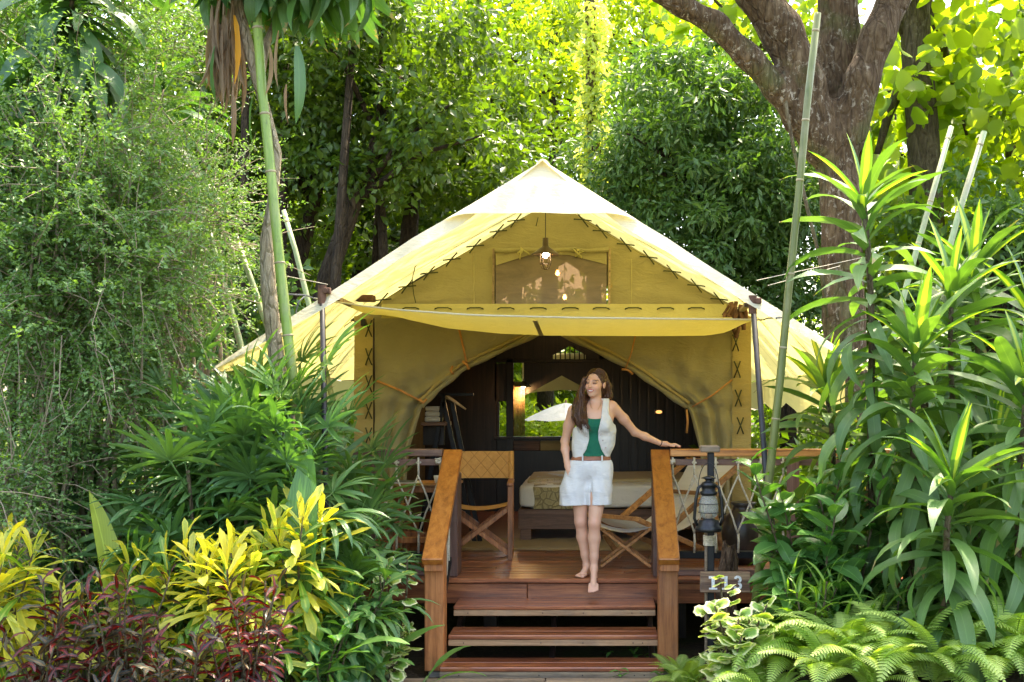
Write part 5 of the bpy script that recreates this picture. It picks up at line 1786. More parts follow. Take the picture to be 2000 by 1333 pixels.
M['drac'] = leafmat("corn_plant_leaf", (0.055, 0.130, 0.032), (0.115, 0.205, 0.050), .28, rough=.40, pattern='lines')
M['drac_y'] = leafmat("corn_plant_young_leaf", (0.06, 0.16, 0.03), (0.10, 0.21, 0.04), .35, rough=.36, pattern='stripe', C=(0.40, 0.47, 0.07))
M['drac_dark'] = leafmat("tall_dracaena_leaf", (0.030, 0.095, 0.030), (0.075, 0.165, 0.04), .28, rough=.38, pattern='lines')
M['dead'] = leafmat("dead_leaf", (0.16, 0.11, 0.065), (0.34, 0.25, 0.15), .2, (1, .8, .5), rough=.8, pattern='lines', spec=.2)
M['orange_leaf'] = leafmat("orange_withered_leaf", (0.60, 0.27, 0.015), (0.66, 0.36, 0.03), .4, (1, .7, .2), rough=.6, pattern='lines')
M['palm'] = leafmat("lady_palm_leaflet", (0.045, 0.125, 0.045), (0.11, 0.22, 0.055), .25, rough=.30, attr=False, pattern='lines')
M['croton'] = leafmat("yellow_croton_leaf", (0.62, 0.52, 0.050), (0.53, 0.56, 0.11), .38, (1.0, 0.95, .25), rough=.32, pattern='croton', C=(0.09, 0.21, 0.025))
M['croton_g'] = leafmat("green_croton_leaf", (0.065, 0.19, 0.022), (0.17, 0.31, 0.035), .32, rough=.3, pattern='rib', C=(0.42, 0.48, 0.10))
M['croton_r'] = leafmat("maroon_croton_leaf", (0.014, 0.006, 0.006), (0.085, 0.010, 0.008), .2, (1.0, .22, .1), rough=.34, pattern='rib', C=(0.32, 0.020, 0.012), spec=.5)
M['croton_rg'] = leafmat("dark_mottled_croton_leaf", (0.022, 0.020, 0.016), (0.05, 0.055, 0.020), .2, (.8, .6, .2), rough=.34, pattern='rib', C=(0.22, 0.11, 0.02), spec=.5)
M['oakleaf'] = leafmat("lobed_green_leaf", (0.050, 0.155, 0.048), (0.10, 0.24, 0.055), .28, rough=.35, pattern='rib', C=(0.24, 0.36, 0.11))
M['aralia'] = leafmat("variegated_round_leaf", (0.13, 0.26, 0.05), (0.30, 0.40, 0.07), .34, rough=.42, pattern='margin', C=(0.66, 0.64, 0.40))
M['glossy'] = leafmat("glossy_broad_leaf", (0.040, 0.125, 0.030), (0.095, 0.215, 0.045), .24, rough=.24, pattern='plain', spec=.7)
M['fern'] = leafmat("fern_frond", (0.17, 0.29, 0.050), (0.34, 0.44, 0.11), .38, rough=.5, attr=False, pattern='plain', vein=0)
M['paddle'] = leafmat("broad_paddle_leaf", (0.055, 0.155, 0.045), (0.12, 0.25, 0.05), .32, rough=.38, pattern='plain', vein=.5)
M['paddle_y'] = leafmat("pale_paddle_leaf", (0.30, 0.40, 0.07), (0.42, 0.48, 0.09), .4, rough=.4, pattern='plain', vein=.3)
M['stem'] = bark("plant_stem", (0.06, 0.045, 0.025), (0.14, 0.11, 0.06), (0.25, 0.20, 0.12), sc=14)
M['green_stem'] = plain("green_stem", (0.10, 0.16, 0.04), .5)
M['pale_trunk'] = bark("pale_cane_bark", (0.16, 0.12, 0.07), (0.38, 0.31, 0.20), (0.52, 0.45, 0.32), sc=9)

LM = {}
for k, (dr, cu) in enumerate(((.5, .1), (1.05, .2), (1.65, .35), (2.25, .5))):
    LM['drac%d' % k] = blade_mesh("leaf", M['drac'], L=1, W=.145, droop=dr, fold=.22, prof='strap', curl0=cu, nseg=8, wave=.03)
    LM['dracd%d' % k] = blade_mesh("leaf", M['drac_dark'], L=1, W=.17, droop=dr, fold=.22, prof='strap', curl0=cu, nseg=8, wave=.03)
for k, dr in enumerate((.15, .5, .9)):
    LM['dracy%d' % k] = blade_mesh("leaf", M['drac_y'], L=1, W=.15, droop=dr, fold=.35, prof='strap', nseg=8)
LM['dead0'] = blade_mesh("dead_leaf", M['dead'], L=1, W=.055, droop=.2, fold=1.6, prof='strap', twist=1.2)
LM['dead1'] = blade_mesh("dead_leaf", M['dead'], L=1, W=.10, droop=.4, fold=1.0, prof='strap', twist=.6)
LM['orange'] = blade_mesh("withered_leaf", M['orange_leaf'], L=1, W=.12, droop=.2, fold=.8, prof='strap', wave=.05)
for k, dr in enumerate((.3, .9, 1.5)):
    LM['cro%d' % k] = blade_mesh("leaf", M['croton'], L=1, W=.17, droop=dr, fold=.2, prof='spoon', wave=.06, curl0=.15, nseg=7)
    LM['crog%d' % k] = blade_mesh("leaf", M['croton_g'], L=1, W=.17, droop=dr, fold=.2, prof='spoon', wave=.06, curl0=.15, nseg=7)
    LM['cror%d' % k] = blade_mesh("leaf", M['croton_r'], L=1, W=.15, droop=dr + .3, fold=.3, prof='strap', wave=.16, twist=1.6, nseg=8)
    LM['cror2%d' % k] = blade_mesh("leaf", M['croton_rg'], L=1, W=.16, droop=dr + .2, fold=.3, prof='strap', wave=.16, twist=-1.8, nseg=8)
    LM['nar%d' % k] = blade_mesh("leaf", M['croton_g'], L=1, W=.085, droop=dr + .2, fold=.3, prof='strap', wave=.05, curl0=.2, nseg=8)
    LM['oak%d' % k] = blade_mesh("leaf", M['oakleaf'], L=1, W=.36, droop=dr, fold=.15, prof='lobed', nseg=12, curl0=.1)
    LM['gl%d' % k] = blade_mesh("leaf", M['glossy'], L=1, W=.46, droop=dr * .8, fold=.25, prof='ovate', nseg=7, wave=.02)
    LM['pad%d' % k] = blade_mesh("leaf", M['paddle'], L=1, W=.20, droop=dr * .9, fold=.2, prof='paddle', nseg=10, wave=.02)
LM['pady'] = blade_mesh("leaf", M['paddle_y'], L=1, W=.17, droop=.3, fold=.4, prof='paddle', nseg=10)


def fan_mesh(n, L, droop, seed):
    r_ = random.Random(seed)
    b = MB()
    b.tube([(0, 0, 0), (.18, 0, .015), (.36, 0, 0)], .006, 5)
    for k in range(n):
        a = (k / (n - 1) - .5) * R(205) + r_.uniform(-.05, .05)
        ll = L * (1 - .28 * abs(k / (n - 1) - .5) * 2) * r_.uniform(.9, 1.06)
        vs, fs, uv = blade(L=ll, W=.038 * r_.uniform(.8, 1.15), droop=droop * r_.uniform(.7, 1.4), fold=.45, nseg=6, prof='strap', curl0=r_.uniform(.0, .3))
        m = Matrix.Translation((.36, 0, 0)) @ Euler((r_.uniform(-.3, .3), 0, a)).to_matrix().to_4x4()
        b.add([m @ Vector(v) for v in vs], fs, uv)
    return b.mesh("frond", M['palm'], True)


for k in range(4): LM['fan%d' % k] = fan_mesh(11 + k % 3, .44, (.5, .9, 1.3, 1.7)[k], k)


def fern_mesh(L, droop, seed, n=32):
    r_ = random.Random(seed)
    b = MB()
    x = z = 0; ang = 0; pts = []
    for i in range(n + 1):
        pts.append((x, z, ang)); ang -= droop / n * (.4 + 1.2 * i / n)
        x += math.cos(ang) * L / n; z += math.sin(ang) * L / n
    b.tube([(p[0], 0, p[1]) for p in pts[::3]], .0035, 4)
    for i in range(2, n + 1):
        t = i / n
        pl_ = L * .155 * (math.sin(math.pi * min(1, t ** .75 * .93 + .05)) ** .8 + .06)
        w = L / n * .78
        px_, pz_, an = pts[i]
        for sg in (-1, 1):
            dx = .35 * pl_; sag = -.22 * pl_ + r_.uniform(-.04, .04) * pl_
            c, s_ = math.cos(an), math.sin(an)
            v = []
            for (fx, fy, fz) in ((-w * .5, 0, 0), (w * .5, 0, 0), (dx * .55 + w * .45, sg * pl_ * .6, sag * .4), (dx + w * .1, sg * pl_, sag), (dx * .45 - w * .45, sg * pl_ * .55, sag * .4)):
                v.append((px_ + fx * c - fz * s_, fy, pz_ + fx * s_ + fz * c))
            b.add(v, [(0, 1, 2, 3, 4)], [(0, .5), (0, .6), (.5, .8), (1, .5), (.5, .2)])
    return b.mesh("frond", M['fern'], True)


for k in range(4): LM['fern%d' % k] = fern_mesh(1.0, (1.2, 1.7, 2.2, 2.7)[k], k)


def round_leaf(seed):
    r_ = random.Random(seed)
    b = MB(); n = 18
    vs, uv = [(0, 0, 0)], [(0, .5)]
    for ring_ in (.55, 1.0):
        for k in range(n):
            a = 2 * math.pi * k / n
            r = ring_ * .5 * (1 + (.07 if k % 2 else -.05) * (ring_ > .9)) * (1 - .45 * math.exp(-((a - math.pi) / .28) ** 2))
            vs.append((.5 + r * math.cos(a), r * math.sin(a), -.10 * ring_ ** 2 + .05 * math.sin(a * 3 + seed) * ring_)); uv.append((ring_, .5))
    fs = [(0, 1 + k, 1 + (k + 1) % n) for k in range(n)] + [(1 + k, 1 + n + k, 1 + n + (k + 1) % n, 1 + (k + 1) % n) for k in range(n)]
    b.add(vs, fs, uv)
    return b.mesh("leaf", M['aralia'], True)


for k in range(3): LM['rnd%d' % k] = round_leaf(k)


def leafobj(key, parent, p, yaw, pitch, roll, s, name="leaf"):
    return link_mesh(name, LM[key], parent, orient(p, yaw, pitch, roll, s))


def stem_curve(h, lean, rnd, n=10, wob=.03):
    ph = rnd.uniform(0, 6)
    return [Vector((lean[0] * (k / n) ** 1.4 + wob * math.sin(k * .9 + ph) * k / n, lean[1] * (k / n) ** 1.4 + wob * math.cos(k * .7 + ph) * k / n, h * k / n)) for k in range(n + 1)]


def along(pts, t):
    f = t * (len(pts) - 1); i = min(int(f), len(pts) - 2)
    return pts[i].lerp(pts[i + 1], f - i)


def dracaena(base, h, label, seed, n=56, lean=(0, 0), L=.58, low=.25, pre='drac', group=None, name="corn_plant", rs=.022, young=8):
    r_ = random.Random(seed)
    t = empty(name, base, label, "plant", group)
    pts = stem_curve(h, lean, r_)
    MB().tube(pts, [rs * (1.25 - .5 * k / 10) for k in range(11)], 8).build("stem", M['stem'], t, True, world=False)
    top = pts[-1]
    for k in range(young):                                   # upright striped crown
        a = k * 2.4 + r_.uniform(-.3, .3)
        pit = R(84 - k * 8 + r_.uniform(-6, 6))
        leafobj('dracy%d' % min(2, k // 3), t, top + Vector((0, 0, -.012 * k)), a, pit, r_.uniform(-.3, .3), L * r_.uniform(.72, .95), "young_leaf")
    for k in range(n):
        f = k / n
        z = 1 - f * (1 - low)
        p = along(pts, z)
        a = k * 2.399 + r_.uniform(-.35, .35)
        pit = R(46 - 78 * min(1, f * 2.6) + r_.uniform(-20, 20))
        i = min(3, max(0, int(1 + f * 4.0 + r_.uniform(-1.2, 1.2))))
        leafobj('%s%d' % (pre, i), t, p, a, pit, r_.uniform(-.6, .6), L * r_.uniform(.68, 1.18) * (1.0 if f < .75 else .9))
        if f > .55 and r_.random() < .07:
            leafobj('dead1', t, p, a + 1, R(r_.uniform(-85, -55)), r_.uniform(-1, 1), L * r_.uniform(.6, .9), "dead_leaf")
    return t


def bushy(base, label, seed, keys, n, rad, h0, h1, L, name, cat="plant", group=None, pitch=(70, -35), stems=5, stemr=.009, tuft=None):
    """several stems from the ground, each with leaves spiralling up to its tip"""
    r_ = random.Random(seed)
    t = empty(name, base, label, cat, group)
    per = n // stems
    for s_ in range(stems):
        a = 2 * math.pi * s_ / stems + r_.uniform(-.5, .5)
        rr = rad * math.sqrt(r_.uniform(.05, 1)) if stems > 1 else 0
        h = r_.uniform(h0, h1)
        pts = stem_curve(h, (rr * math.cos(a), rr * math.sin(a)), r_, 8, .02)
        MB().tube(pts, [stemr * (1.3 - .7 * k / 8) for k in range(9)], 6).build("stem", M['stem'], t, True, world=False)
        for k in range(per):
            f = k / per
            p = along(pts, 1 - f * (tuft or .55))
            yaw = k * 2.399 + r_.uniform(-.4, .4)
            pit = R(pitch[0] + (pitch[1] - pitch[0]) * f ** .8 + r_.uniform(-14, 14))
            leafobj(r_.choice(keys), t, p, yaw, pit, r_.uniform(-.5, .5), L * r_.uniform(.65, 1.12) * (.75 + .35 * min(1, f * 3)))
    return t


def palm_clump(base, label, seed, canes, h0, h1, spread, group=None, s=1.0):
    r_ = random.Random(seed)
    t = empty("lady_palm", base, label, "palm", group)
    for c_ in range(canes):
        a = r_.uniform(0, 6.28); rr = spread * math.sqrt(r_.random())
        h = r_.uniform(h0, h1)
        st_ = Vector((rr * math.cos(a) * .5, rr * math.sin(a) * .5, 0))
        pts = [st_ + Vector((rr * .6 * math.cos(a) * (k / 6) ** 1.5, rr * .6 * math.sin(a) * (k / 6) ** 1.5, h * k / 6)) for k in range(7)]
        MB().tube(pts, .012, 6).build("cane", M['stem'], t, True, world=False)
        nf = r_.randint(7, 9)
        for k in range(nf):
            p = along(pts, 1 - .55 * k / nf)
            leafobj('fan%d' % min(3, int(k / nf * 4 + r_.uniform(-.5, .8)) if k else 0), t, p, k * 2.4 + r_.uniform(-.4, .4), R(62 - 62 * k / nf + r_.uniform(-12, 12)), r_.uniform(-.5, .5), s * r_.uniform(.8, 1.1), "frond")
    return t


def fern(base, seed, n=13, L=.61, label="bright green fern with arching fronds among the plants by the stairs"):
    r_ = random.Random(seed)
    t = empty("fern", base, label, "fern", "ferns in the bed beside the steps")
    for k in range(n):
        leafobj('fern%d' % r_.choice((0, 1, 1, 2, 2, 3)), t, (r_.uniform(-.03, .03), r_.uniform(-.03, .03), .02), k * 2.4 + r_.uniform(-.4, .4), R(r_.uniform(48, 88)), r_.uniform(-.5, .5), L * r_.uniform(.7, 1.2), "frond")
    return t


def bedp(px, d):
    x = (px - VX) / F_PX * d
    return Vector((x, d, hgt(x, d) - .01))


def gp(px, d):
    """point on the ground in photo column px at distance d"""
    return Vector(((px - VX) / F_PX * d, d, 0))


# --- right bed: corn plants
dracaena(gp(1712, 7.45), 3.35, "tall corn plant with yellow striped crown leaves beside the right bamboo pole", 21, n=125, lean=(-.06, .05), L=.58, low=.15, rs=.026)
dracaena(gp(1935, 7.9), 2.95, "corn plant behind the others, upright pale crown in front of the big leaved tree", 22, n=110, lean=(-.1, .1), L=.61, low=.3)
dracaena(gp(1985, 6.9), 2.15, "corn plant at the edge of the bed with a bright yellow striped crown", 23, n=110, lean=(.04, .0), L=.61, low=.2)
dracaena(gp(1850, 6.55), 1.55, "low corn plant with drooping broad leaves above the ferns", 24, n=80, lean=(.0, -.05), L=.62, low=.25)
dracaena(gp(1800, 8.6), 2.5, "corn plant in shade directly behind the tallest corn plant", 25, n=100, lean=(.1, .1), L=.58, low=.3)
dracaena(gp(1905, 7.2), 1.3, "short corn plant half hidden behind the low drooping one", 26, n=60, lean=(.05, .1), L=.58, low=.25)
dracaena(gp(2040, 7.6), 2.6, "corn plant at the outer end of the bed past the yellow striped one", 27, n=48, lean=(-.05, .1), L=.61, low=.35)
dracaena(gp(1640, 8.0), 2.1, "corn plant against the right eave beside the forked trunk", 28, n=90, lean=(-.08, .05), L=.58, low=.25)
dracaena(gp(1775, 7.15), 2.35, "corn plant crowded between the tallest one and the low drooping one", 29, n=110, lean=(.05, .0), L=.61, low=.2)
dracaena(gp(1865, 7.6), 2.75, "corn plant rising behind the low drooping one with many hanging leaves", 30, n=120, lean=(.0, .05), L=.61, low=.2)
dracaena(gp(1960, 7.4), 1.7, "half height corn plant filling the gap before the yellow striped crown", 20, n=80, lean=(-.05, .05), L=.61, low=.2)
# --- right bed: glossy shrub, narrow crotons, variegated aralia, ferns
bushy(gp(1578, 7.25), "glossy dark green broad leaved shrub in front of the right railing", 31, ['gl0', 'gl1', 'gl2'], 330, .36, .95, 1.62, .27, "glossy_shrub", "shrub", stems=15, tuft=.6, pitch=(60, -30))
bushy(gp(1660, 7.35), "glossy dark green broad leaved shrub under the tall corn plant", 32, ['gl0', 'gl1', 'gl2'], 240, .36, .7, 1.55, .25, "glossy_shrub", "shrub", stems=12, tuft=.65, pitch=(60, -30))
bushy(gp(1735, 7.2), "low glossy shrub with a pale green young tip behind the ferns", 33, ['gl0', 'gl1', 'gl2'], 60, .22, .55, .85, .19, "glossy_shrub", "shrub", stems=5, tuft=.6)
bushy(gp(1570, 6.95), "bushy croton with narrow green yellow ribbed leaves right of the number sign", 34, ['nar0', 'nar1', 'nar2'], 200, .26, .45, .92, .30, "narrow_leaf_croton", "croton", stems=10, tuft=.65, pitch=(75, -45))
bushy(gp(1660, 7.0), "lower croton with narrow green leaves above the ferns", 35, ['nar0', 'nar1', 'nar2'], 110, .24, .4, .85, .32, "narrow_leaf_croton", "croton", stems=7, tuft=.65, pitch=(75, -45))
bushy(bedp(1432, 6.75), "variegated round leaved aralia growing in front of the number sign", 36, ['rnd0', 'rnd1', 'rnd2'], 150, .20, .42, .78, .135, "variegated_aralia", "shrub", stems=11, tuft=.7, pitch=(40, -40))
_ar = [o for o in COL.objects if o.name == "variegated_aralia"][0]
for _k, (_px, _py) in enumerate(((1406, 1128), (1398, 1142), (1412, 1148), (1420, 1160))):
    leafobj('rnd%d' % (_k % 3), _ar, P(_px, _py, 7.0) - _ar.location, R(250 + 40 * _k), R(20), .2, .085)
MB().tube([P(1425, 1230, 6.8) - _ar.location, P(1412, 1180, 6.95) - _ar.location, P(1406, 1130, 7.0) - _ar.location], .006, 6).build("stem", M['stem'], _ar, True, world=False)
fern_spots = [(1350, 7.75, .34), (1395, 7.4, .3), (1500, 6.9, .40), (1530, 6.85, .55), (1590, 6.7, .6), (1655, 6.6, .62), (1715, 6.75, .62), (1770, 6.45, .6), (1830, 6.3, .58), (1880, 6.5, .55), (1940, 6.35, .62), (1990, 6.6, .62), (1620, 6.35, .5), (1500, 6.5, .48), (1700, 6.25, .5), (1440, 6.3, .34), (1780, 6.9, .62), (1368, 7.2, .32), (1600, 7.0, .5), (1330, 8.0, .28), (2030, 6.4, .6)]
for k, (px, d, L) in enumerate(fern_spots):
    fern(bedp(px, d), 100 + k, 16, L * .98)
# --- left bed: crotons
def croton_plant(px, d, h0, h1, seed, label, n=120, stems=6, rad=.25, L=.30, keys=('cro0', 'cro0', 'cro1', 'cro1', 'cro2', 'crog1')):
    return bushy(gp(px, d), label, seed, list(keys), n, rad, h0, h1, L, "yellow_croton", "croton", stems=stems, tuft=.42, pitch=(78, -50))
croton_plant(575, 7.05, 1.12, 1.30, 41, "tallest bright yellow croton near the railing", 230, 7, .20, .33)
croton_plant(445, 6.75, .95, 1.14, 42, "broad yellow croton behind the maroon one beside the tallest croton", 240, 8, .25, .32)
croton_plant(290, 7.0, .85, 1.05, 43, "yellow-green croton in front of the pale paddle leaves", 180, 7, .22, .31, ('cro0', 'cro1', 'crog0', 'crog1', 'cro2'))
croton_plant(-5, 6.6, .85, 1.15, 44, "yellow croton at the far end of the bed from the stairs", 230, 8, .25, .33)
croton_plant(130, 6.75, .70, .86, 45, "low yellow croton between the two maroon ones and the bush", 90, 5, .18, .26)
croton_plant(520, 6.75, .55, .80, 46, "low yellow green croton under the tallest croton", 90, 5, .2, .26, ('cro0', 'cro1', 'crog0', 'crog1', 'crog2'))
croton_plant(360, 6.6, .45, .66, 47, "low mottled croton filling the gap between the maroon crotons", 80, 5, .2, .24, ('crog0', 'crog1', 'cro1', 'crog2'))
def red(px, d, h0, h1, seed, label, n=190, keys=('cror0', 'cror1', 'cror2', 'cror20', 'cror21')):
    return bushy(gp(px, d), label, seed, list(keys), int(n * 1.25), .25, h0, h1, .165, "maroon_croton", "croton", stems=12, tuft=.75, pitch=(74, -60), stemr=.007)
red(235, 6.3, .70, 1.08, 51, "glossy maroon croton with twisted leaves and one tall bare tip", 240)
red(95, 6.25, .65, 1.02, 52, "glossy maroon croton next to the yellow croton at the end of the bed", 200)
red(480, 6.3, .62, 1.0, 53, "maroon croton with red ribs in front of the broad yellow croton", 220, ('cror0', 'cror1', 'cror2', 'cror1', 'cror20'))
red(350, 6.15, .52, .86, 54, "dark mottled croton between the maroon ones", 180, ('cror20', 'cror21', 'cror22', 'cror0'))
red(170, 6.0, .35, .60, 55, "low maroon croton in front of the tall tipped one", 150)
red(10, 6.0, .35, .58, 56, "low maroon croton in front of the end yellow croton", 130)
bushy(gp(690, 7.35), "croton with lobed green leaves left of the stair post", 61, ['oak0', 'oak1', 'oak2'], 130, .28, .55, .98, .28, "lobed_leaf_croton", "croton", stems=8, tuft=.6, pitch=(60, -50))
bushy(gp(640, 6.9), "lower croton with lobed green leaves below the tallest yellow croton", 62, ['oak0', 'oak1', 'oak2', 'nar1'], 110, .26, .4, .72, .28, "lobed_leaf_croton", "croton", stems=7, tuft=.6, pitch=(60, -50))
bushy(gp(770, 7.6), "variegated round leaved aralia beside the left stair post", 63, ['rnd0', 'rnd1', 'rnd2'], 100, .18, .35, 1.0, .095, "variegated_aralia", "shrub", stems=9, tuft=.62, pitch=(40, -40))
# paddle-leaved plants
def paddles(px, d, seed, label, leaves, keys=('pad0', 'pad1', 'pad2')):
    t = empty("paddle_leaf_plant", gp(px, d), label, "plant")
    r_ = random.Random(seed)
    for (yaw, pit, L, key) in leaves:
        y_, p_ = R(yaw), R(pit)
        sl = .35 * L
        bs = Vector((r_.uniform(-.05, .05), r_.uniform(-.05, .05), 0))
        tip = bs + Vector((math.cos(y_) * math.cos(p_), math.sin(y_) * math.cos(p_), math.sin(p_))) * sl
        MB().tube([bs, tip], .009, 6).build("leaf_stalk", M['green_stem'], t, True, world=False)
        leafobj(key, t, tip, y_, p_, R(r_.uniform(-20, 20)), L)
    return t
paddles(583, 6.95, 71, "plant with tall broad paddle leaves behind the tallest yellow croton", [(95, 88, 1.28, 'pad0'), (60, 70, .8, 'pad1'), (140, 75, .85, 'pad1'), (200, 60, .7, 'pad1'), (-20, 60, .75, 'pad2')])
paddles(258, 6.85, 72, "plant with a pale yellow paddle leaf among dark ones behind the crotons", [(135, 78, 1.12, 'pady'), (70, 80, 1.0, 'pad0'), (20, 70, .75, 'pad0'), (195, 40, .8, 'pad2'), (170, 55, .75, 'pad1'), (-60, 60, .6, 'pad1'), (80, 82, .9, 'pad0')])
paddles(690, 7.35, 73, "plant with arching paddle leaves reaching over the rail beside the aralia", [(25, 52, .62, 'pad1'), (-30, 58, .5, 'pad2'), (150, 50, .6, 'pad1'), (80, 66, .6, 'pad1')])
paddles(800, 7.75, 74, "low plant with pointed paddle leaves at the foot of the left stair post", [(-12, 30, .42, 'pad1'), (-45, 22, .36, 'pad2'), (40, 45, .4, 'pad1'), (-80, 30, .36, 'pad2')])
paddles(430, 7.6, 75, "plant with arching paddle leaves behind the broad yellow croton", [(30, 40, .8, 'pad1'), (60, 60, .8, 'pad1'), (140, 55, .8, 'pad2'), (100, 75, .85, 'pad0'), (0, 45, .7, 'pad2')])
paddles(560, 6.5, 76, "low plant with round paddle leaves at the very front below the crotons", [(-60, 35, .4, 'pad2'), (-120, 40, .38, 'pad2'), (20, 45, .4, 'pad1'), (180, 45, .4, 'pad1')])
# lady palms in front of the left railing
palm_clump(gp(560, 7.72), "tall lady palm clump in front of the fly sheet corner", 81, 7, 1.35, 1.95, .42)
palm_clump(gp(665, 8.5), "lady palm clump leaning over the left rope railing", 82, 4, .9, 1.35, .28)
palm_clump(gp(455, 7.9), "lady palm clump behind the tall one beside the small leaved bush", 83, 5, 1.3, 2.1, .4)
palm_clump(gp(345, 7.75), "lower lady palm clump with pale shining leaflets under the bush", 84, 5, .9, 1.45, .4)
palm_clump(gp(640, 7.6), "short lady palm clump at the foot of the railing", 85, 5, .7, 1.1, .35)
palm_clump(gp(170, 8.2), "lady palm clump in the shade below the small leaved bush", 86, 5, .8, 1.4, .45)
palm_clump(gp(425, 7.5), "tall lady palm clump hiding the left corner of the fly sheet", 87, 6, 1.35, 1.85, .3)
# hanging broad leaves in the dark below the bush
dracaena(gp(130, 7.9), 1.75, "dark dracaena with hanging leaves below the small leaved bush", 91, n=64, L=.62, low=.45, pre='dracd', young=3, name="dracaena")
dracaena(gp(22, 7.7), 4.0, "tall dracaena with hanging leaves beyond the small leaved bush", 92, n=80, L=.60, low=.72, pre='dracd', young=4, name="dracaena")
dracaena(gp(130, 7.9), 5.1, "tallest dracaena with a mop of drooping leaves above the bush", 93, n=110, L=.66, low=.80, pre='dracd', young=4, name="dracaena")
dracaena(gp(320, 9.4), 4.6, "slender dracaena rising out of the small leaved bush", 94, n=70, L=.60, low=.78, pre='dracd', young=4, name="dracaena")

# dracaena tree with a pale crooked trunk, hanging green and withered leaves
dt = empty("dracaena_tree", gp(545, 7.95), "pale crooked trunked dracaena tree with hanging dead brown leaves", "tree")
b0 = dt.location
tr_px = [(550, 1060), (548, 760), (535, 660), (524, 560), (520, 470), (533, 390), (541, 300), (520, 220), (500, 150), (480, 70), (462, 0), (452, -60)]
tpts = [P(a, b, 7.95) for a, b in tr_px]; tpts[0].z = 0
MB().tube(tpts, [.060, .056, .055, .054, .045, .036, .034, .034, .036, .038, .038, .036], 10).build("trunk", M['pale_trunk'], dt, True)
br = [P(512, 140, 8.0), P(522, 80, 8.05), P(545, 30, 8.1), P(560, -40, 8.15)]
MB().tube(br, [.026, .028, .026, .026], 8).build("branch", M['pale_trunk'], dt, True)
r_ = random.Random(77)
for (tx, ty, n) in ((452, -60, 60), (565, -50, 80), (650, -40, 70), (500, -70, 50)):
    c = P(tx, ty, 8.0) - b0
    for k in range(n):
        L = r_.uniform(.42, .62)
        pit = R(r_.uniform(-88, 10)) if r_.random() < .8 else R(r_.uniform(10, 60))
        leafobj('dracd%d' % r_.randint(0, 2), dt, c + Vector((r_.uniform(-.25, .25), r_.uniform(-.2, .2), r_.uniform(-.02, .18))), r_.uniform(0, 6.28), pit, r_.uniform(-1, 1), L)
for k in range(52):
    p = P(r_.uniform(414, 462), r_.uniform(-20, 80), 7.92 + r_.uniform(-.1, .15)) - b0
    leafobj('dead%d' % (k % 4 == 0), dt, p, r_.uniform(0, 6.28), R(r_.uniform(-95, -78)), r_.uniform(-1, 1), r_.uniform(.35, .62), "dead_leaf")
for (px, py, L, key) in ((456, 30, .48, 'orange'), (580, 90, .55, 'dracd0'), (496, 180, .42, 'dracd0'), (560, 165, .28, 'dead1'), (455, 185, .36, 'dead1'), (525, 90, .35, 'dead1'), (420, 90, .42, 'dracd0'), (545, 60, .40, 'dead0')):
    leafobj(key, dt, P(px, py, 7.8) - b0, R(r_.uniform(180, 360)), R(-84), r_.uniform(-.5, .5), L, "hanging_leaf")

# bamboo poles
def bamboo_mat(name, a, b_):
    t = NT(name)
    n = t.noise(3, 5, .6, t.mapping("Object", (18, 18, 1)))
    c = t.ramp(n, [(.3, a), (.7, b_)])
    big = t.noise(2.2, 4, .6, t.mapping("Object"))
    c = t.mix(t.ramp(big, [(.48, (0, 0, 0)), (.70, (.75, .75, .75))]), c, (0.30, 0.26, 0.16))
    sp_ = t.noise(22, 5, .75, t.mapping("Object", (2.5, 2.5, 1)))
    c = t.mix(t.math('MULTIPLY', t.ramp(sp_, [(.56, (0, 0, 0)), (.66, (1, 1, 1))]), .5), c, (0.09, 0.08, 0.045))
    t.set(Base_Color=c, Roughness=.42, Specular_IOR_Level=.45)
    return t.m
M['bamboo'] = bamboo_mat("green_bamboo", (0.13, 0.23, 0.03), (0.25, 0.34, 0.065))
M['bamboo_pale'] = bamboo_mat("pale_bamboo", (0.20, 0.27, 0.11), (0.33, 0.38, 0.19))
M['bamboo_olive'] = bamboo_mat("olive_bamboo", (0.085, 0.11, 0.025), (0.17, 0.185, 0.05))
M['node'] = plain("bamboo_node", (0.30, 0.25, 0.14), .6)
def bamboo(pxs, d0, d1, r0, r1, label, mat, nodes=True):
    """culm from its photographed top, carried on down to the ground"""
    pts = [P(a, b, d0 + (d1 - d0) * k / (len(pxs) - 1)) for k, (a, b) in enumerate(pxs)]
    d = (pts[-1] - pts[-2]).normalized()
    last = pts[-1] + d * max(0.0, pts[-1].z / -d.z) if d.z < 0 else pts[-1]
    pts.append(last)
    t = empty("bamboo_pole", (last.x, last.y, 0), label, "pole")
    tot = sum((b - a).length for a, b in zip(pts[:-1], pts[1:]))
    n = len(pts)
    MB().tube(pts, [r0 + (r1 - r0) * k / (n - 1) for k in range(n)], 12).build("culm", mat, t, True)
    if nodes:
        acc, nxt = 0, .12
        for a, b in zip(pts[:-1], pts[1:]):
            L = (b - a).length
            while nxt < acc + L:
                f = (nxt - acc) / L
                c = a.lerp(b, f); rr = r0 + (r1 - r0) * nxt / tot
                dd = (b - a).normalized()
                MB().tube([c - dd * .009, c, c + dd * .009], [rr * 1.01, rr * 1.16, rr * 1.01], 12).build("node_ring", M['node'], t, True)
                nxt += .52 + .12 * math.sin(nxt * 7)
            acc += L
    return t
bamboo([(501, 22), (512, 180), (524, 290), (535, 400), (548, 530), (565, 680)], 7.85, 7.75, .033, .037, "thick green bamboo pole tied to the left awning corner", M['bamboo'])
bamboo([(1597, 26), (1577, 200), (1560, 380), (1541, 560), (1524, 740), (1514, 830)], 7.65, 7.7, .024, .030, "olive bamboo pole tied to the right awning corner", M['bamboo_olive'])
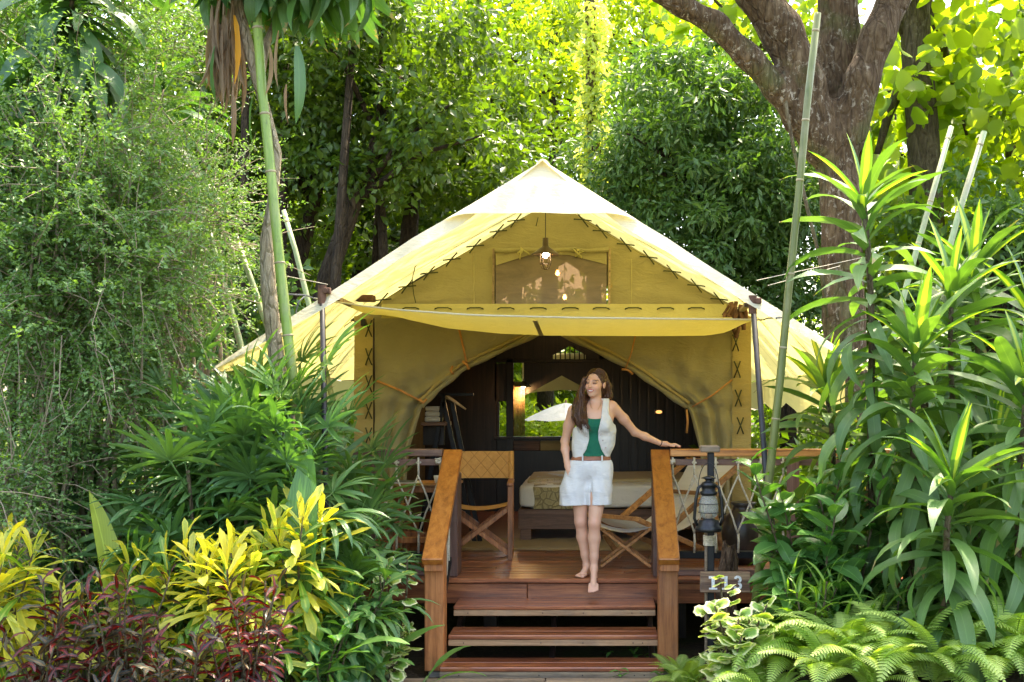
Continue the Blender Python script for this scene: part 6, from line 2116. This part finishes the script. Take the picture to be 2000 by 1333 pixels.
bamboo([(393, 395), (430, 530), (462, 645)], 8.9, 8.7, .022, .026, "thin pale bamboo stake behind the small leaved bush, leaning with its foot towards the tent", M['bamboo_pale'])
bamboo([(459, 459), (490, 545), (516, 620)], 9.2, 9.0, .022, .026, "thin pale bamboo stake next to the crooked dracaena trunk", M['bamboo_pale'])
bamboo([(554, 412), (577, 490), (596, 566)], 10.4, 10.2, .022, .026, "thin pale bamboo stake between the green bamboo pole and the fly sheet", M['bamboo_pale'])
bamboo([(298, 575), (325, 635), (352, 690)], 9.0, 8.9, .024, .026, "thin pale bamboo stake half buried in the small leaved bush", M['bamboo_pale'])
bamboo([(1922, 258), (1872, 420), (1812, 640), (1740, 900)], 9.3, 9.0, .024, .030, "long pale bamboo pole slanting behind the corn plants", M['bamboo_pale'])
bamboo([(1858, 248), (1810, 420), (1770, 560), (1720, 760)], 10.2, 9.9, .024, .030, "second pale bamboo pole slanting in front of the plain trunk", M['bamboo_pale'])
# ------------------------------------------------------------------ trees and bushes
def leaves_np(C, N_, U, L, W, rng, fold=.25, rnd_leaf=False):
    """leaves at C (n,3), blade direction U, normal N_, length L, width W -> V (4n,3), T (2n,3)"""
    n = len(C)
    S = np.cross(N_, U)
    L = L[:, None]; W = W[:, None]
    base = C; tip = C + U * L
    if rnd_leaf:                                          # broad rounded blade
        P_ = [base, C + U * L * .18 + S * W * .36 + N_ * W * fold * .5, C + U * L * .55 + S * W * .5 + N_ * W * fold * .7, C + U * L * .86 + S * W * .28 + N_ * W * fold * .3, tip,
              C + U * L * .86 - S * W * .28 + N_ * W * fold * .3, C + U * L * .55 - S * W * .5 + N_ * W * fold * .7, C + U * L * .18 - S * W * .36 + N_ * W * fold * .5]
        V = np.stack(P_, 1).reshape(-1, 3)
        i = np.arange(n)[:, None] * 8
        T = np.concatenate([i + np.array(t) for t in ((0, 1, 2), (0, 2, 4), (2, 3, 4), (0, 4, 6), (4, 5, 6), (0, 6, 7))], 1).reshape(-1, 3)
        return V, T
    mid = C + U * L * .48
    r = mid + S * W * .5 + N_ * W * fold; l = mid - S * W * .5 + N_ * W * fold
    V = np.stack([base, r, tip, l], 1).reshape(-1, 3)
    i = np.arange(n)[:, None] * 4
    T = np.concatenate([i + np.array([0, 1, 2]), i + np.array([0, 2, 3])], 1).reshape(-1, 3)
    return V, T


def unit(v): return v / (np.linalg.norm(v, axis=-1, keepdims=True) + 1e-9)


def crown_mesh(name, mat, centres, radii, n_per, L, W, seed, droop=.35, up=.5, tight=.55):
    big = W / L > .7
    rng = np.random.default_rng(seed)
    Cs, Ns, Us, Rn = [], [], [], []
    for c, r in zip(centres, radii):
        n = int(n_per)
        d = unit(rng.normal(size=(n, 3)))
        rad = rng.random(n) ** tight
        C = np.array(c) + d * rad[:, None] * np.array(r)
        U = unit(d * .8 + rng.normal(size=(n, 3)) * .75 + np.array((0, 0, -droop)))
        Nn = unit(rng.normal(size=(n, 3)) * .55 + np.array((0, 0, 1)) * up + d * .3)
        Nn = unit(Nn - U * (Nn * U).sum(1, keepdims=True))
        Cs.append(C); Ns.append(Nn); Us.append(U)
        Rn.append(np.clip(rng.random(n) * .7 + rng.random() * .3, 0, 1))
    C = np.concatenate(Cs); N_ = np.concatenate(Ns); U = np.concatenate(Us); rn = np.concatenate(Rn)
    k = rng.uniform(.6, 1.25, len(C))
    V, T = leaves_np(C, N_, U, L * k, W * k, rng, .25, big)
    return mesh_np(name, V, T, mat, False, np.repeat(rn, 8 if big else 4))


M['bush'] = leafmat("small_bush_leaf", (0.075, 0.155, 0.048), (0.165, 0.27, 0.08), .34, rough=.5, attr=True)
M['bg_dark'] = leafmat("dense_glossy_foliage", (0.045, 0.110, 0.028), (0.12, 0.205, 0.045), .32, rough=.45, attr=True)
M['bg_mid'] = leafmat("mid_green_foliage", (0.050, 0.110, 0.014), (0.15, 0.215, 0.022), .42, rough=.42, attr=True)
M['bg_shade'] = leafmat("shade_toned_foliage", (0.040, 0.088, 0.014), (0.12, 0.18, 0.022), .40, rough=.42, attr=True)  # darker leaf copy, forest shade put into the colour
M['bg_light'] = leafmat("sun_toned_foliage", (0.13, 0.22, 0.020), (0.27, 0.34, 0.035), .50, (1, 1, .3), rough=.45, attr=True)  # lighter yellow leaf copy, sunlight put into the colour
M['teak'] = leafmat("large_round_leaf", (0.12, 0.21, 0.022), (0.26, 0.34, 0.035), .55, (1, 1, .3), rough=.45, attr=True)
M['vine'] = leafmat("sun_toned_vine_leaf", (0.42, 0.50, 0.12), (0.62, 0.64, 0.24), .45, (1, 1, .4), rough=.45, attr=True)  # leaf colour lightened to stand for sun on the column
M['bark_big'] = bark("lichen_bark", (0.024, 0.014, 0.007), (0.092, 0.057, 0.029), (0.20, 0.140, 0.082), .95, 5.0)
M['bark_grey'] = bark("grey_brown_bark", (0.035, 0.026, 0.014), (0.105, 0.080, 0.044), (0.18, 0.145, 0.085), .25, 5.0)
M['bark_dark'] = bark("dark_bark", (0.016, 0.011, 0.007), (0.050, 0.034, 0.02), (0.10, 0.07, 0.042), 0, 6.0)
M['twig'] = plain("grey_twig", (0.27, 0.215, 0.145), .8)


def rand_clumps(rng, n, c, r, fill=.75):
    out = []
    for _ in range(n):
        d = unit(rng.normal(size=3)); rr = rng.random() ** .45 * fill
        out.append(np.array(c) + d * rr * np.array(r))
    return out


def tree(name, base, label, trunk_pts, trunk_r, crown_c, crown_r, mat, bark_m, clumps, n_per, L, W, seed, group=None, clump_r=.8, limbs=6, droop=.35, fill=.8, up=.5):
    """trunk polyline and crown ellipsoid are given in world coordinates"""
    rng = np.random.default_rng(seed)
    t = empty(name, base, label, "tree", group)
    b = Vector(base)
    MB().tube([Vector(p) for p in trunk_pts], trunk_r, 9).build("trunk", bark_m, t, True)
    cs = rand_clumps(rng, clumps, crown_c, crown_r, fill)
    o = Vector(trunk_pts[-1])
    for k in range(limbs):
        c = Vector(cs[k % len(cs)])
        i = int(rng.integers(max(1, len(trunk_pts) // 2), len(trunk_pts)))
        s_ = Vector(trunk_pts[i])
        m_ = s_.lerp(c, .5) + Vector((0, 0, .1 * (c - s_).length))
        r0 = trunk_r[i] * .55
        MB().tube([s_, m_, c], [r0, r0 * .6, r0 * .2], 6).build("limb", bark_m, t, True)
    me = crown_mesh("crown", mat, [c - np.array(b) for c in cs], [np.array((1, 1, .8)) * clump_r * rng.uniform(.6, 1.5) for _ in cs], n_per, L, W, seed + 1, droop, up)
    link_mesh("crown", me, t)
    return t


# --- small-leaved bush on the left: twiggy, arching sprays
def twiggy_bush(base, label, c_px, d, rpx, n_sprays, per, seed, name="small_leaved_bush", L=.030, W=.017, sprayL=(.35, .8)):
    rng = np.random.default_rng(seed)
    t = empty(name, base, label, "bush", None)
    b = np.array(base)
    s = d / F_PX
    c = np.array(P(c_px[0], c_px[1], d)); r = np.array((rpx[0] * s, .85, rpx[1] * s))
    tw = MB(); Cs, Us, Ns, Rn = [], [], [], []
    # main stems
    mains = []
    for k in range(26):
        dd = unit(rng.normal(size=3)); tgt = c + dd * r * rng.uniform(.3, .85)
        p0 = b + np.array((rng.uniform(-.3, .3), rng.uniform(-.2, .2), 0))
        m_ = p0 * .45 + tgt * .55 + np.array((rng.uniform(-.2, .2), rng.uniform(-.2, .2), rng.uniform(0, .4)))
        MB().tube([p0, p0 * .7 + m_ * .3 + rng.normal(size=3) * .03, m_, m_ * .4 + tgt * .6 + rng.normal(size=3) * .05, tgt], [.028, .024, .016, .010, .005], 6).build("branch", M['twig'], t, True)
    for k in range(n_sprays):
        dd = unit(rng.normal(size=3)); p = c + dd * r * rng.random() ** .4 * (.78 + .30 * math.sin(dd[0] * 7 + seed) * math.sin(dd[2] * 6 + 2 * seed))
        if p[2] < .25: continue
        ll = rng.uniform(*sprayL)
        u = unit(dd * .7 + rng.normal(size=3) * .6 + np.array((0, -.15, .15)))
        m = 9
        q_ = p.copy(); pts = [q_.copy()]
        for j in range(m):
            u = unit(u + np.array((0, 0, -.045)) + rng.normal(size=3) * .13)
            q_ = q_ + u * ll / m; pts.append(q_.copy())
        if k % 2 == 0: tw.tube(pts[::3], [.0045, .0038, .0028, .0015], 4, cap=False)
        tt = rng.random(per) * m
        i0 = np.minimum(tt.astype(int), m - 1); fr = (tt - i0)[:, None]
        PA = np.array(pts)
        C = PA[i0] * (1 - fr) + PA[i0 + 1] * fr
        dirn = unit(PA[i0 + 1] - PA[i0])
        sd = unit(np.cross(dirn, rng.normal(size=(per, 3)) * .5 + np.array((0, 0, 1)))) * rng.choice([-1, 1], per)[:, None]
        C = C + rng.normal(size=(per, 3)) * .012
        U = unit(sd * .9 + dirn * .6 + rng.normal(size=(per, 3)) * .35)
        Nn = unit(np.array((0, -.25, 1.0)) + rng.normal(size=(per, 3)) * .5); Nn = unit(Nn - U * (Nn * U).sum(1, keepdims=True))
        Cs.append(C); Us.append(U); Ns.append(Nn); Rn.append(np.clip(rng.random(per) * .6 + rng.random() * .4, 0, 1))
    C = np.concatenate(Cs) - b; k_ = rng.uniform(.6, 1.3, len(C))
    V, T = leaves_np(C, np.concatenate(Ns), np.concatenate(Us), L * k_, W * k_, rng)
    o = link_mesh("foliage", mesh_np("foliage", V, T, M['bush'], False, np.repeat(np.concatenate(Rn), 4)), t)
    o["kind"] = "stuff"
    tw.build("twigs", M['twig'], t)["kind"] = "stuff"
    return t


twiggy_bush(gp(190, 8.2), "large twiggy bush of tiny grey-green leaves left of the bamboo", (165, 520), 7.7, (235, 400), 1600, 46, 301, L=.036, W=.020)
twiggy_bush(gp(60, 8.8), "tall twiggy bush of tiny leaves reaching up to the dracaenas", (120, 140), 8.6, (270, 240), 850, 42, 302, L=.036, W=.020)
twiggy_bush(gp(380, 9.3), "airy twiggy bush with arching sprays next to the bamboo stakes", (375, 420), 8.5, (95, 200), 330, 36, 303)
twiggy_bush(gp(-60, 7.3), "low twiggy bush of tiny leaves at the end of the croton bed", (-10, 960), 7.2, (120, 130), 420, 36, 304)

# --- the big forked tree on the right
bt = empty("forked_tree", gp(1640, 13.0), "massive forked tree with lichen spotted bark behind the tent", "tree")
TD = 13.0
tf = Field((0.3, 11.0, -0.1), (5.8, 15.2, 8.4), .055, far=.6)
def tch(pxs, k=.085):
    pts = [np.array(P(a, b, d)) for a, b, d, r in pxs]; rs = [r * TD / F_PX for a, b, d, r in pxs]
    tf.chain(pts, rs, k)
tch([(1655, 1250, TD, 60), (1654, 900, TD, 48), (1648, 620, TD, 41), (1641, 400, TD, 39), (1633, 270, TD, 39), (1630, 235, TD, 38)])
tch([(1606, 290, TD - .05, 38), (1570, 160, TD - .15, 40), (1525, 60, TD - .25, 39), (1475, -20, TD - .3, 40), (1440, -110, TD - .4, 37)])
tch([(1660, 265, TD - .05, 35), (1682, 160, TD - .08, 34), (1712, 75, TD - .05, 32), (1745, 0, TD + .1, 32), (1790, -90, TD + .1, 29)])
tch([(1620, 210, TD + .35, 40), (1627, 100, TD + .4, 34), (1632, 0, TD + .45, 32), (1636, -110, TD + .5, 30)])
tch([(1600, 270, TD - .1, 34), (1560, 235, TD - .2, 27), (1520, 175, TD - .3, 25), (1465, 115, TD - .4, 24), (1400, 50, TD - .5, 22), (1330, 10, TD - .6, 20), (1250, -30, TD - .7, 18)], .1)
tch([(1690, 330, TD + .25, 14), (1690, 200, TD + .3, 12), (1672, 60, TD + .35, 10), (1664, -60, TD + .4, 9)], .08)
TV, TQ = tf.mesh()
TV = smooth_v(TV, TQ, 2, .5)
nn_ = np.array([nz(v[0] * 5, v[1] * 5, v[2] * 2.0) for v in TV])
ctr = TV * 0
TV[:, 0] += .022 * nn_; TV[:, 1] -= .022 * np.abs(nn_)
link_mesh("trunk", mesh_np("trunk", TV - np.array(bt.location), TQ, M['bark_big'], True), bt)
rngc = np.random.default_rng(5)
cs = []
# crown far above the picture: it dapples the tent and lets sky through
for k in range(60):
    cs.append(np.array((rngc.uniform(-4.5, 6.0), rngc.uniform(8.5, 15.5), rngc.uniform(8.6, 11.5))))
link_mesh("crown", crown_mesh("crown", M['bg_mid'], [c - np.array(bt.location) for c in cs], [np.array((.9, .9, .6)) * rngc.uniform(.7, 1.2) for _ in cs], 90, .16, .09, 6, .3), bt)
for k in range(14):
    a = Vector(cs[k * 4]); s_ = (P(1440, -110, TD - .4), P(1790, -90, TD + .1), P(1636, -110, TD + .5), P(1250, -30, TD - .7))[k % 4]
    MB().tube([s_, s_.lerp(a, .5) + Vector((0, 0, .3)), a], [.12, .07, .03], 7).build("limb", M['bark_big'], bt, True)
# thin climbing stem beside the big trunk
MB().tube([P(1530, 140, 12.6), P(1537, 220, 12.6), P(1552, 300, 12.6), P(1575, 400, 12.6), P(1600, 500, 12.6), P(1615, 620, 12.7)], .022, 6).build("climbing_stem", M['bark_grey'], bt, True)
# --- straight second trunk with large round leaves
tree("large_leaved_tree", gp(1812, 16.5), "straight grey-brown tree with large round sunlit leaves", [P(1822, 1000, 16.5) * 1.0 if False else Vector((P(1822, 0, 16.5).x, 16.5, 0)), P(1815, 500, 16.5), P(1802, 250, 16.5), P(1790, 100, 16.5), P(1785, -60, 16.5), P(1785, -250, 16.5)], [.26, .25, .235, .22, .21, .18], P(1860, 150, 16.6), (2.4, 1.6, 3.0), M['teak'], M['bark_grey'], 46, 30, .27, .26, 401, None, .75, 9, .2, 1.0, .3)
tree("large_leaved_tree", gp(1960, 19), "tree with large round sunlit leaves at the edge of the clearing behind the corn plants", [gp(1990, 19), P(1985, 500, 19), P(1975, 200, 19), P(1965, -100, 19)], [.16, .14, .12, .09], P(1940, 260, 19), (2.2, 2.0, 3.6), M['teak'], M['bark_grey'], 50, 30, .27, .26, 402, None, .8, 9, .2, 1.0, .3)
tree("large_leaved_tree", gp(1500, 19), "young tree with large round leaves behind the left fork of the massive tree", [gp(1500, 19), P(1500, 400, 19), P(1490, 150, 19), P(1480, 0, 19)], [.14, .12, .10, .07], P(1470, 40, 18.5), (2.0, 1.6, 1.3), M['teak'], M['bark_grey'], 22, 26, .26, .24, 403, None, .7, 6, .2, 1.0, .3)
# --- dense dark tree behind the right roof slope
tree("dense_glossy_tree", gp(1390, 15.5), "dense dark glossy tree behind the right slope of the tent roof", [gp(1390, 16), P(1390, 600, 16), P(1385, 400, 16), P(1380, 250, 16)], [.16, .14, .12, .08], P(1385, 330, 15.6), (1.55, 1.1, 1.75), M['bg_dark'], M['bark_dark'], 170, 150, .14, .046, 411, None, .36, 12, .5, 1.05)
tree("dense_glossy_tree", gp(1540, 16.5), "dense dark glossy tree between the tent roof and the forked trunk", [gp(1540, 17), P(1540, 620, 17), P(1535, 480, 17)], [.14, .12, .08], P(1520, 480, 16.6), (1.2, 1.1, 1.6), M['bg_dark'], M['bark_dark'], 100, 150, .14, .046, 412, None, .36, 8, .5, 1.05)
tree("dense_glossy_tree", gp(1290, 18), "lower dark glossy tree behind the top of the tent roof", [gp(1290, 18), P(1290, 600, 18), P(1285, 420, 18)], [.14, .12, .08], P(1270, 360, 17.6), (1.5, 1.1, 1.9), M['bg_dark'], M['bark_dark'], 100, 150, .15, .048, 413, None, .4, 8, .5, 1.05)
# --- vine column with sunlight put into its pale leaf colour
vt = empty("vine_tree", gp(1160, 16), "slender trunk wrapped in vines coloured as if sunlit above the tent ridge", "tree")
MB().tube([gp(1160, 16), P(1160, 300, 16), P(1155, 60, 16), P(1150, -100, 16)], [.12, .10, .09, .07], 8).build("trunk", M['bark_grey'], vt, True)
cv = [np.array(P(1158 + 9 * math.sin(k), 20 + k * 17, 15.9)) - np.array(vt.location) for k in range(22)]
link_mesh("vine_leaves", crown_mesh("vine_leaves", M['vine'], cv, [np.array((.21, .2, .2))] * len(cv), 70, .10, .065, 7, .8), vt)
# --- green trees behind the left roof slope, thin leaning dark trunks
specs = [
    # trunk pixels (top last), d, crown px centre, crown radii (m), material
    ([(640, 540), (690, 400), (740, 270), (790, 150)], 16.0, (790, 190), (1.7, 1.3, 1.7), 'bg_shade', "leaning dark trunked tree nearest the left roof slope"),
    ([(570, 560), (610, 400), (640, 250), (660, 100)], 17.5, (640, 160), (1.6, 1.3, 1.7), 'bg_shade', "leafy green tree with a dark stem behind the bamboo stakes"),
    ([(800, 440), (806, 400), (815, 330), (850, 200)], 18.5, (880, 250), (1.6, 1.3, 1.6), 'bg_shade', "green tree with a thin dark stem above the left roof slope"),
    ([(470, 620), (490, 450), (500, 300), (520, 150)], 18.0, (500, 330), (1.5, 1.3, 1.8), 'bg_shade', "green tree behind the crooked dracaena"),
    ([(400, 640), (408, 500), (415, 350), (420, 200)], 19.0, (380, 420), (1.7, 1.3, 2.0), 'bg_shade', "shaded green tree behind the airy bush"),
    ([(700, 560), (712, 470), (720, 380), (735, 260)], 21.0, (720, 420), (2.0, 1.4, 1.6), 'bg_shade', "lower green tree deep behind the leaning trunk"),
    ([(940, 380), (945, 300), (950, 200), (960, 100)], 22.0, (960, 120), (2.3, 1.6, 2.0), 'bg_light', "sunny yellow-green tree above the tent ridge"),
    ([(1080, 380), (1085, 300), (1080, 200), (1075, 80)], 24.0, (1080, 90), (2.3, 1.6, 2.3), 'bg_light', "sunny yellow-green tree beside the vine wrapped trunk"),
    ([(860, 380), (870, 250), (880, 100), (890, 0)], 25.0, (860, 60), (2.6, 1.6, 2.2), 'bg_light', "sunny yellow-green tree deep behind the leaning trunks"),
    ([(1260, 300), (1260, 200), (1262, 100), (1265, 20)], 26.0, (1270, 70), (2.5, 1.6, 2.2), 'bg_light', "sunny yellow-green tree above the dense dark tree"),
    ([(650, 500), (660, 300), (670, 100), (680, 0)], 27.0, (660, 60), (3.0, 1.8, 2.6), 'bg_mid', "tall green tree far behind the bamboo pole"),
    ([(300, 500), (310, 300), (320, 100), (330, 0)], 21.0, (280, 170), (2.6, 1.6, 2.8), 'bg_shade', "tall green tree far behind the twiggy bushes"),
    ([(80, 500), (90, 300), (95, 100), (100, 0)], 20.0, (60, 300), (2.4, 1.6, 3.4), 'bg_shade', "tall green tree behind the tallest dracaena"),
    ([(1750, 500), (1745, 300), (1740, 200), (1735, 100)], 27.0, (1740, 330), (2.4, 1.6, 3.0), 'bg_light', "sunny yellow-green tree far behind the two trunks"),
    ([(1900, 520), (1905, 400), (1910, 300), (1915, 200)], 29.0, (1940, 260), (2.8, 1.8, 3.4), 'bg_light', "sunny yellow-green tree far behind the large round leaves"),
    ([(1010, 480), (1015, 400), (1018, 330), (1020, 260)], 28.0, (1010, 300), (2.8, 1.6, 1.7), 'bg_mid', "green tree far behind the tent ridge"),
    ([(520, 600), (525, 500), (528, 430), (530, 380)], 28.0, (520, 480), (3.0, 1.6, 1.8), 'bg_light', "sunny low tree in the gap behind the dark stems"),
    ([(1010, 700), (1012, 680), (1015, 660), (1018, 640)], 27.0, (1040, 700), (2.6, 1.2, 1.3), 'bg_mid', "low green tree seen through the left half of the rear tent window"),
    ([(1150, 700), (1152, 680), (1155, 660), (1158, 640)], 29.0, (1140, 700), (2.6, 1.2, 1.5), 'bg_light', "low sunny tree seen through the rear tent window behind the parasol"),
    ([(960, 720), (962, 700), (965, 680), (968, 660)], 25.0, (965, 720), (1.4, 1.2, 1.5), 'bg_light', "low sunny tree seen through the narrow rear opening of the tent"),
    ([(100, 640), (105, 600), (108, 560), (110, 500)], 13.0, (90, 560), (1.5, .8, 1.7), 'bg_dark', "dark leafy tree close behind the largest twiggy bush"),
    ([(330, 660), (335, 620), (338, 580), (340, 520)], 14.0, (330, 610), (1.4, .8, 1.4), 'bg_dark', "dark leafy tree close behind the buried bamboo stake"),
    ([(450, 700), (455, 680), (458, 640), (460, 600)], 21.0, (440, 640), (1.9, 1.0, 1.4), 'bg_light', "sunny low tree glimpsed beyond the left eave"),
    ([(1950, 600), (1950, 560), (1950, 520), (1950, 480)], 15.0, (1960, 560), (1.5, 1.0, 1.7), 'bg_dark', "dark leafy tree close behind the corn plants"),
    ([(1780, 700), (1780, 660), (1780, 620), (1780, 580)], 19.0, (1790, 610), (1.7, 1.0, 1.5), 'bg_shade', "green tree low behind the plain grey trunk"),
    ([(610, 620), (612, 560), (614, 500), (616, 440)], 25.0, (610, 480), (2.2, 1.2, 2.0), 'bg_light', "tree coloured as if sunlit between the dark stems behind the left roof slope"),
    ([(760, 560), (762, 500), (764, 440), (766, 380)], 27.0, (770, 400), (2.4, 1.2, 2.0), 'bg_light', "tree coloured as if sunlit low behind the leaning trunk"),
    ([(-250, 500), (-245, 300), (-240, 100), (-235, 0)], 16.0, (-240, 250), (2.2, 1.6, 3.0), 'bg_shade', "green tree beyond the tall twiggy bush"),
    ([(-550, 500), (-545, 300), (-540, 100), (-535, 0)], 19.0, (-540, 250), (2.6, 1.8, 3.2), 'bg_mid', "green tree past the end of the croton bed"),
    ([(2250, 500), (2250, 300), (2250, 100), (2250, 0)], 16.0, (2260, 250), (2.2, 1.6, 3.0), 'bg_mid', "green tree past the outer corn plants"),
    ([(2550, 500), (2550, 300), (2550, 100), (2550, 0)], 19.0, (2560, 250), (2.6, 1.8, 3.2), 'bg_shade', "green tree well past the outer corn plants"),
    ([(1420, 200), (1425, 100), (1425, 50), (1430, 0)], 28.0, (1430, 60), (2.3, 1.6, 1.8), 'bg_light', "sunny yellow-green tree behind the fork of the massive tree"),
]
rt_ = random.Random(9)
for k, (tp, d, cc, cr, mt, lb) in enumerate(specs):
    pts = [P(a, b, d) for a, b in tp]
    foot = Vector((pts[0].x - (pts[1].x - pts[0].x) * pts[0].z / max(.3, pts[1].z - pts[0].z) * .6, d, 0))
    r0 = .13 if d < 20 else .15
    sc_ = d / 18
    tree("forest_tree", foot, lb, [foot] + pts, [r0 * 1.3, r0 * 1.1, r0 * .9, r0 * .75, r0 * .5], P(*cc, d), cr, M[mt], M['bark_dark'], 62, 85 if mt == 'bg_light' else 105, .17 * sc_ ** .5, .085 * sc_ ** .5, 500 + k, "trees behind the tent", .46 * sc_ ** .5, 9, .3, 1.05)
# slim dark stems between them
for k, (px, d, top, dx) in enumerate(((600, 15.5, 60, 90), (520, 16.5, 40, 40), (760, 17.0, 120, -30), (450, 15.8, 120, 30), (690, 19, 60, 70), (395, 17.5, 60, 10))):
    b_ = gp(px, d)
    t = empty("slim_tree", b_, ("slim dark forest stem in the shade behind the tent and stakes"), "tree", "slim stems behind the tent")
    p1 = P(px + dx, top, d)
    MB().tube([b_, b_.lerp(p1, .4) + Vector((.08, 0, 0)), p1], [.10, .08, .05], 8).build("trunk", M['bark_dark'], t, True)
    cs_ = [np.array(p1) - np.array(b_) + np.array((rt_.uniform(-.8, .8), rt_.uniform(-.5, .5), rt_.uniform(-.6, .8))) for _ in range(9)]
    link_mesh("crown", crown_mesh("crown", M['bg_shade'], cs_, [np.array((.5, .5, .4))] * 9, 150, .15, .075, 600 + k, .3), t)
# understorey shrubs that close the view at ground level
ush = None
us = [(120, 11.5, 1.5), (300, 12.5, 1.6), (450, 13.5, 1.5), (560, 14.5, 1.6), (650, 16, 1.7), (1560, 13, 1.2), (1680, 11.5, 1.3), (1780, 12.5, 1.5), (1900, 11.5, 1.6), (2020, 12, 1.8), (1480, 17, 1.6), (1000, 23, 1.7), (1100, 24, 1.8), (1200, 22.5, 1.7), (880, 23, 1.8), (1320, 21, 1.8), (1600, 18, 2.0), (1850, 19, 2.0), (0, 13, 1.8), (760, 22, 1.9), (-240, 9.5, 1.7), (-420, 10.5, 2.2), (-650, 12, 2.4), (2230, 8.6, 1.9), (2420, 10, 2.2), (2330, 7.6, 1.4), (2650, 12, 2.4)]
for k, (px, d, h) in enumerate(us):
    b_ = gp(px, d)
    lab = "leafy understorey shrub at the foot of the trees behind the tent"
    t = empty("understorey_shrub", b_, lab, "shrub", "understorey shrubs")
    rng = np.random.default_rng(700 + k)
    cs_ = [np.array((rng.uniform(-1.0, 1.0), rng.uniform(-.6, .6), rng.uniform(.25, h))) for _ in range(26)]
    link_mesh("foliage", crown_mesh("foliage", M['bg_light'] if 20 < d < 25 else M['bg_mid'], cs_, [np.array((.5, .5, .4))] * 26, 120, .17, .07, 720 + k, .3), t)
    for j in range(4):
        c = Vector(cs_[j]); MB().tube([(0, 0, 0), c * .5 + Vector((0, 0, .1)), c], [.025, .018, .008], 5).build("stem", M['bark_dark'], t, True, world=False)
# the far wood that closes the clearing
rngw = np.random.default_rng(77)
cw = []
for k in range(330):
    a = rngw.uniform(-1.15, 1.15); rr_ = rngw.uniform(36, 50)
    cw.append(np.array((rr_ * math.sin(a), rr_ * math.cos(a), rngw.uniform(.2, 6.5))))
fw = link_mesh("far_wood", crown_mesh("far_wood", M['bg_mid'], cw, [np.array((1.7, 1.7, 1.3))] * len(cw), 90, .42, .22, 78, .3))
tag(fw, "far green wood closing the view behind all the trees", "wood", None, "stuff")
# small weeds at the foot of the steps
for k, (px, d) in enumerate(((1210, 7.95), (1290, 7.93), (1185, 8.45), (1270, 8.5), (1240, 8.6))):
    t = empty("weed", gp(px, d), "small green weed seedling on the soil under the steps", "weed", "weeds at the steps")
    r_ = random.Random(800 + k)
    MB().tube([(0, 0, -.01), (0, 0, .10)], .003, 5).build("stem", M['green_stem'], t, True, world=False)
    for j in range(6):
        leafobj('gl%d' % (j % 3), t, (0, 0, .05 + .012 * j), j * 2.4, R(r_.uniform(0, 50)), 0, r_.uniform(.05, .085))
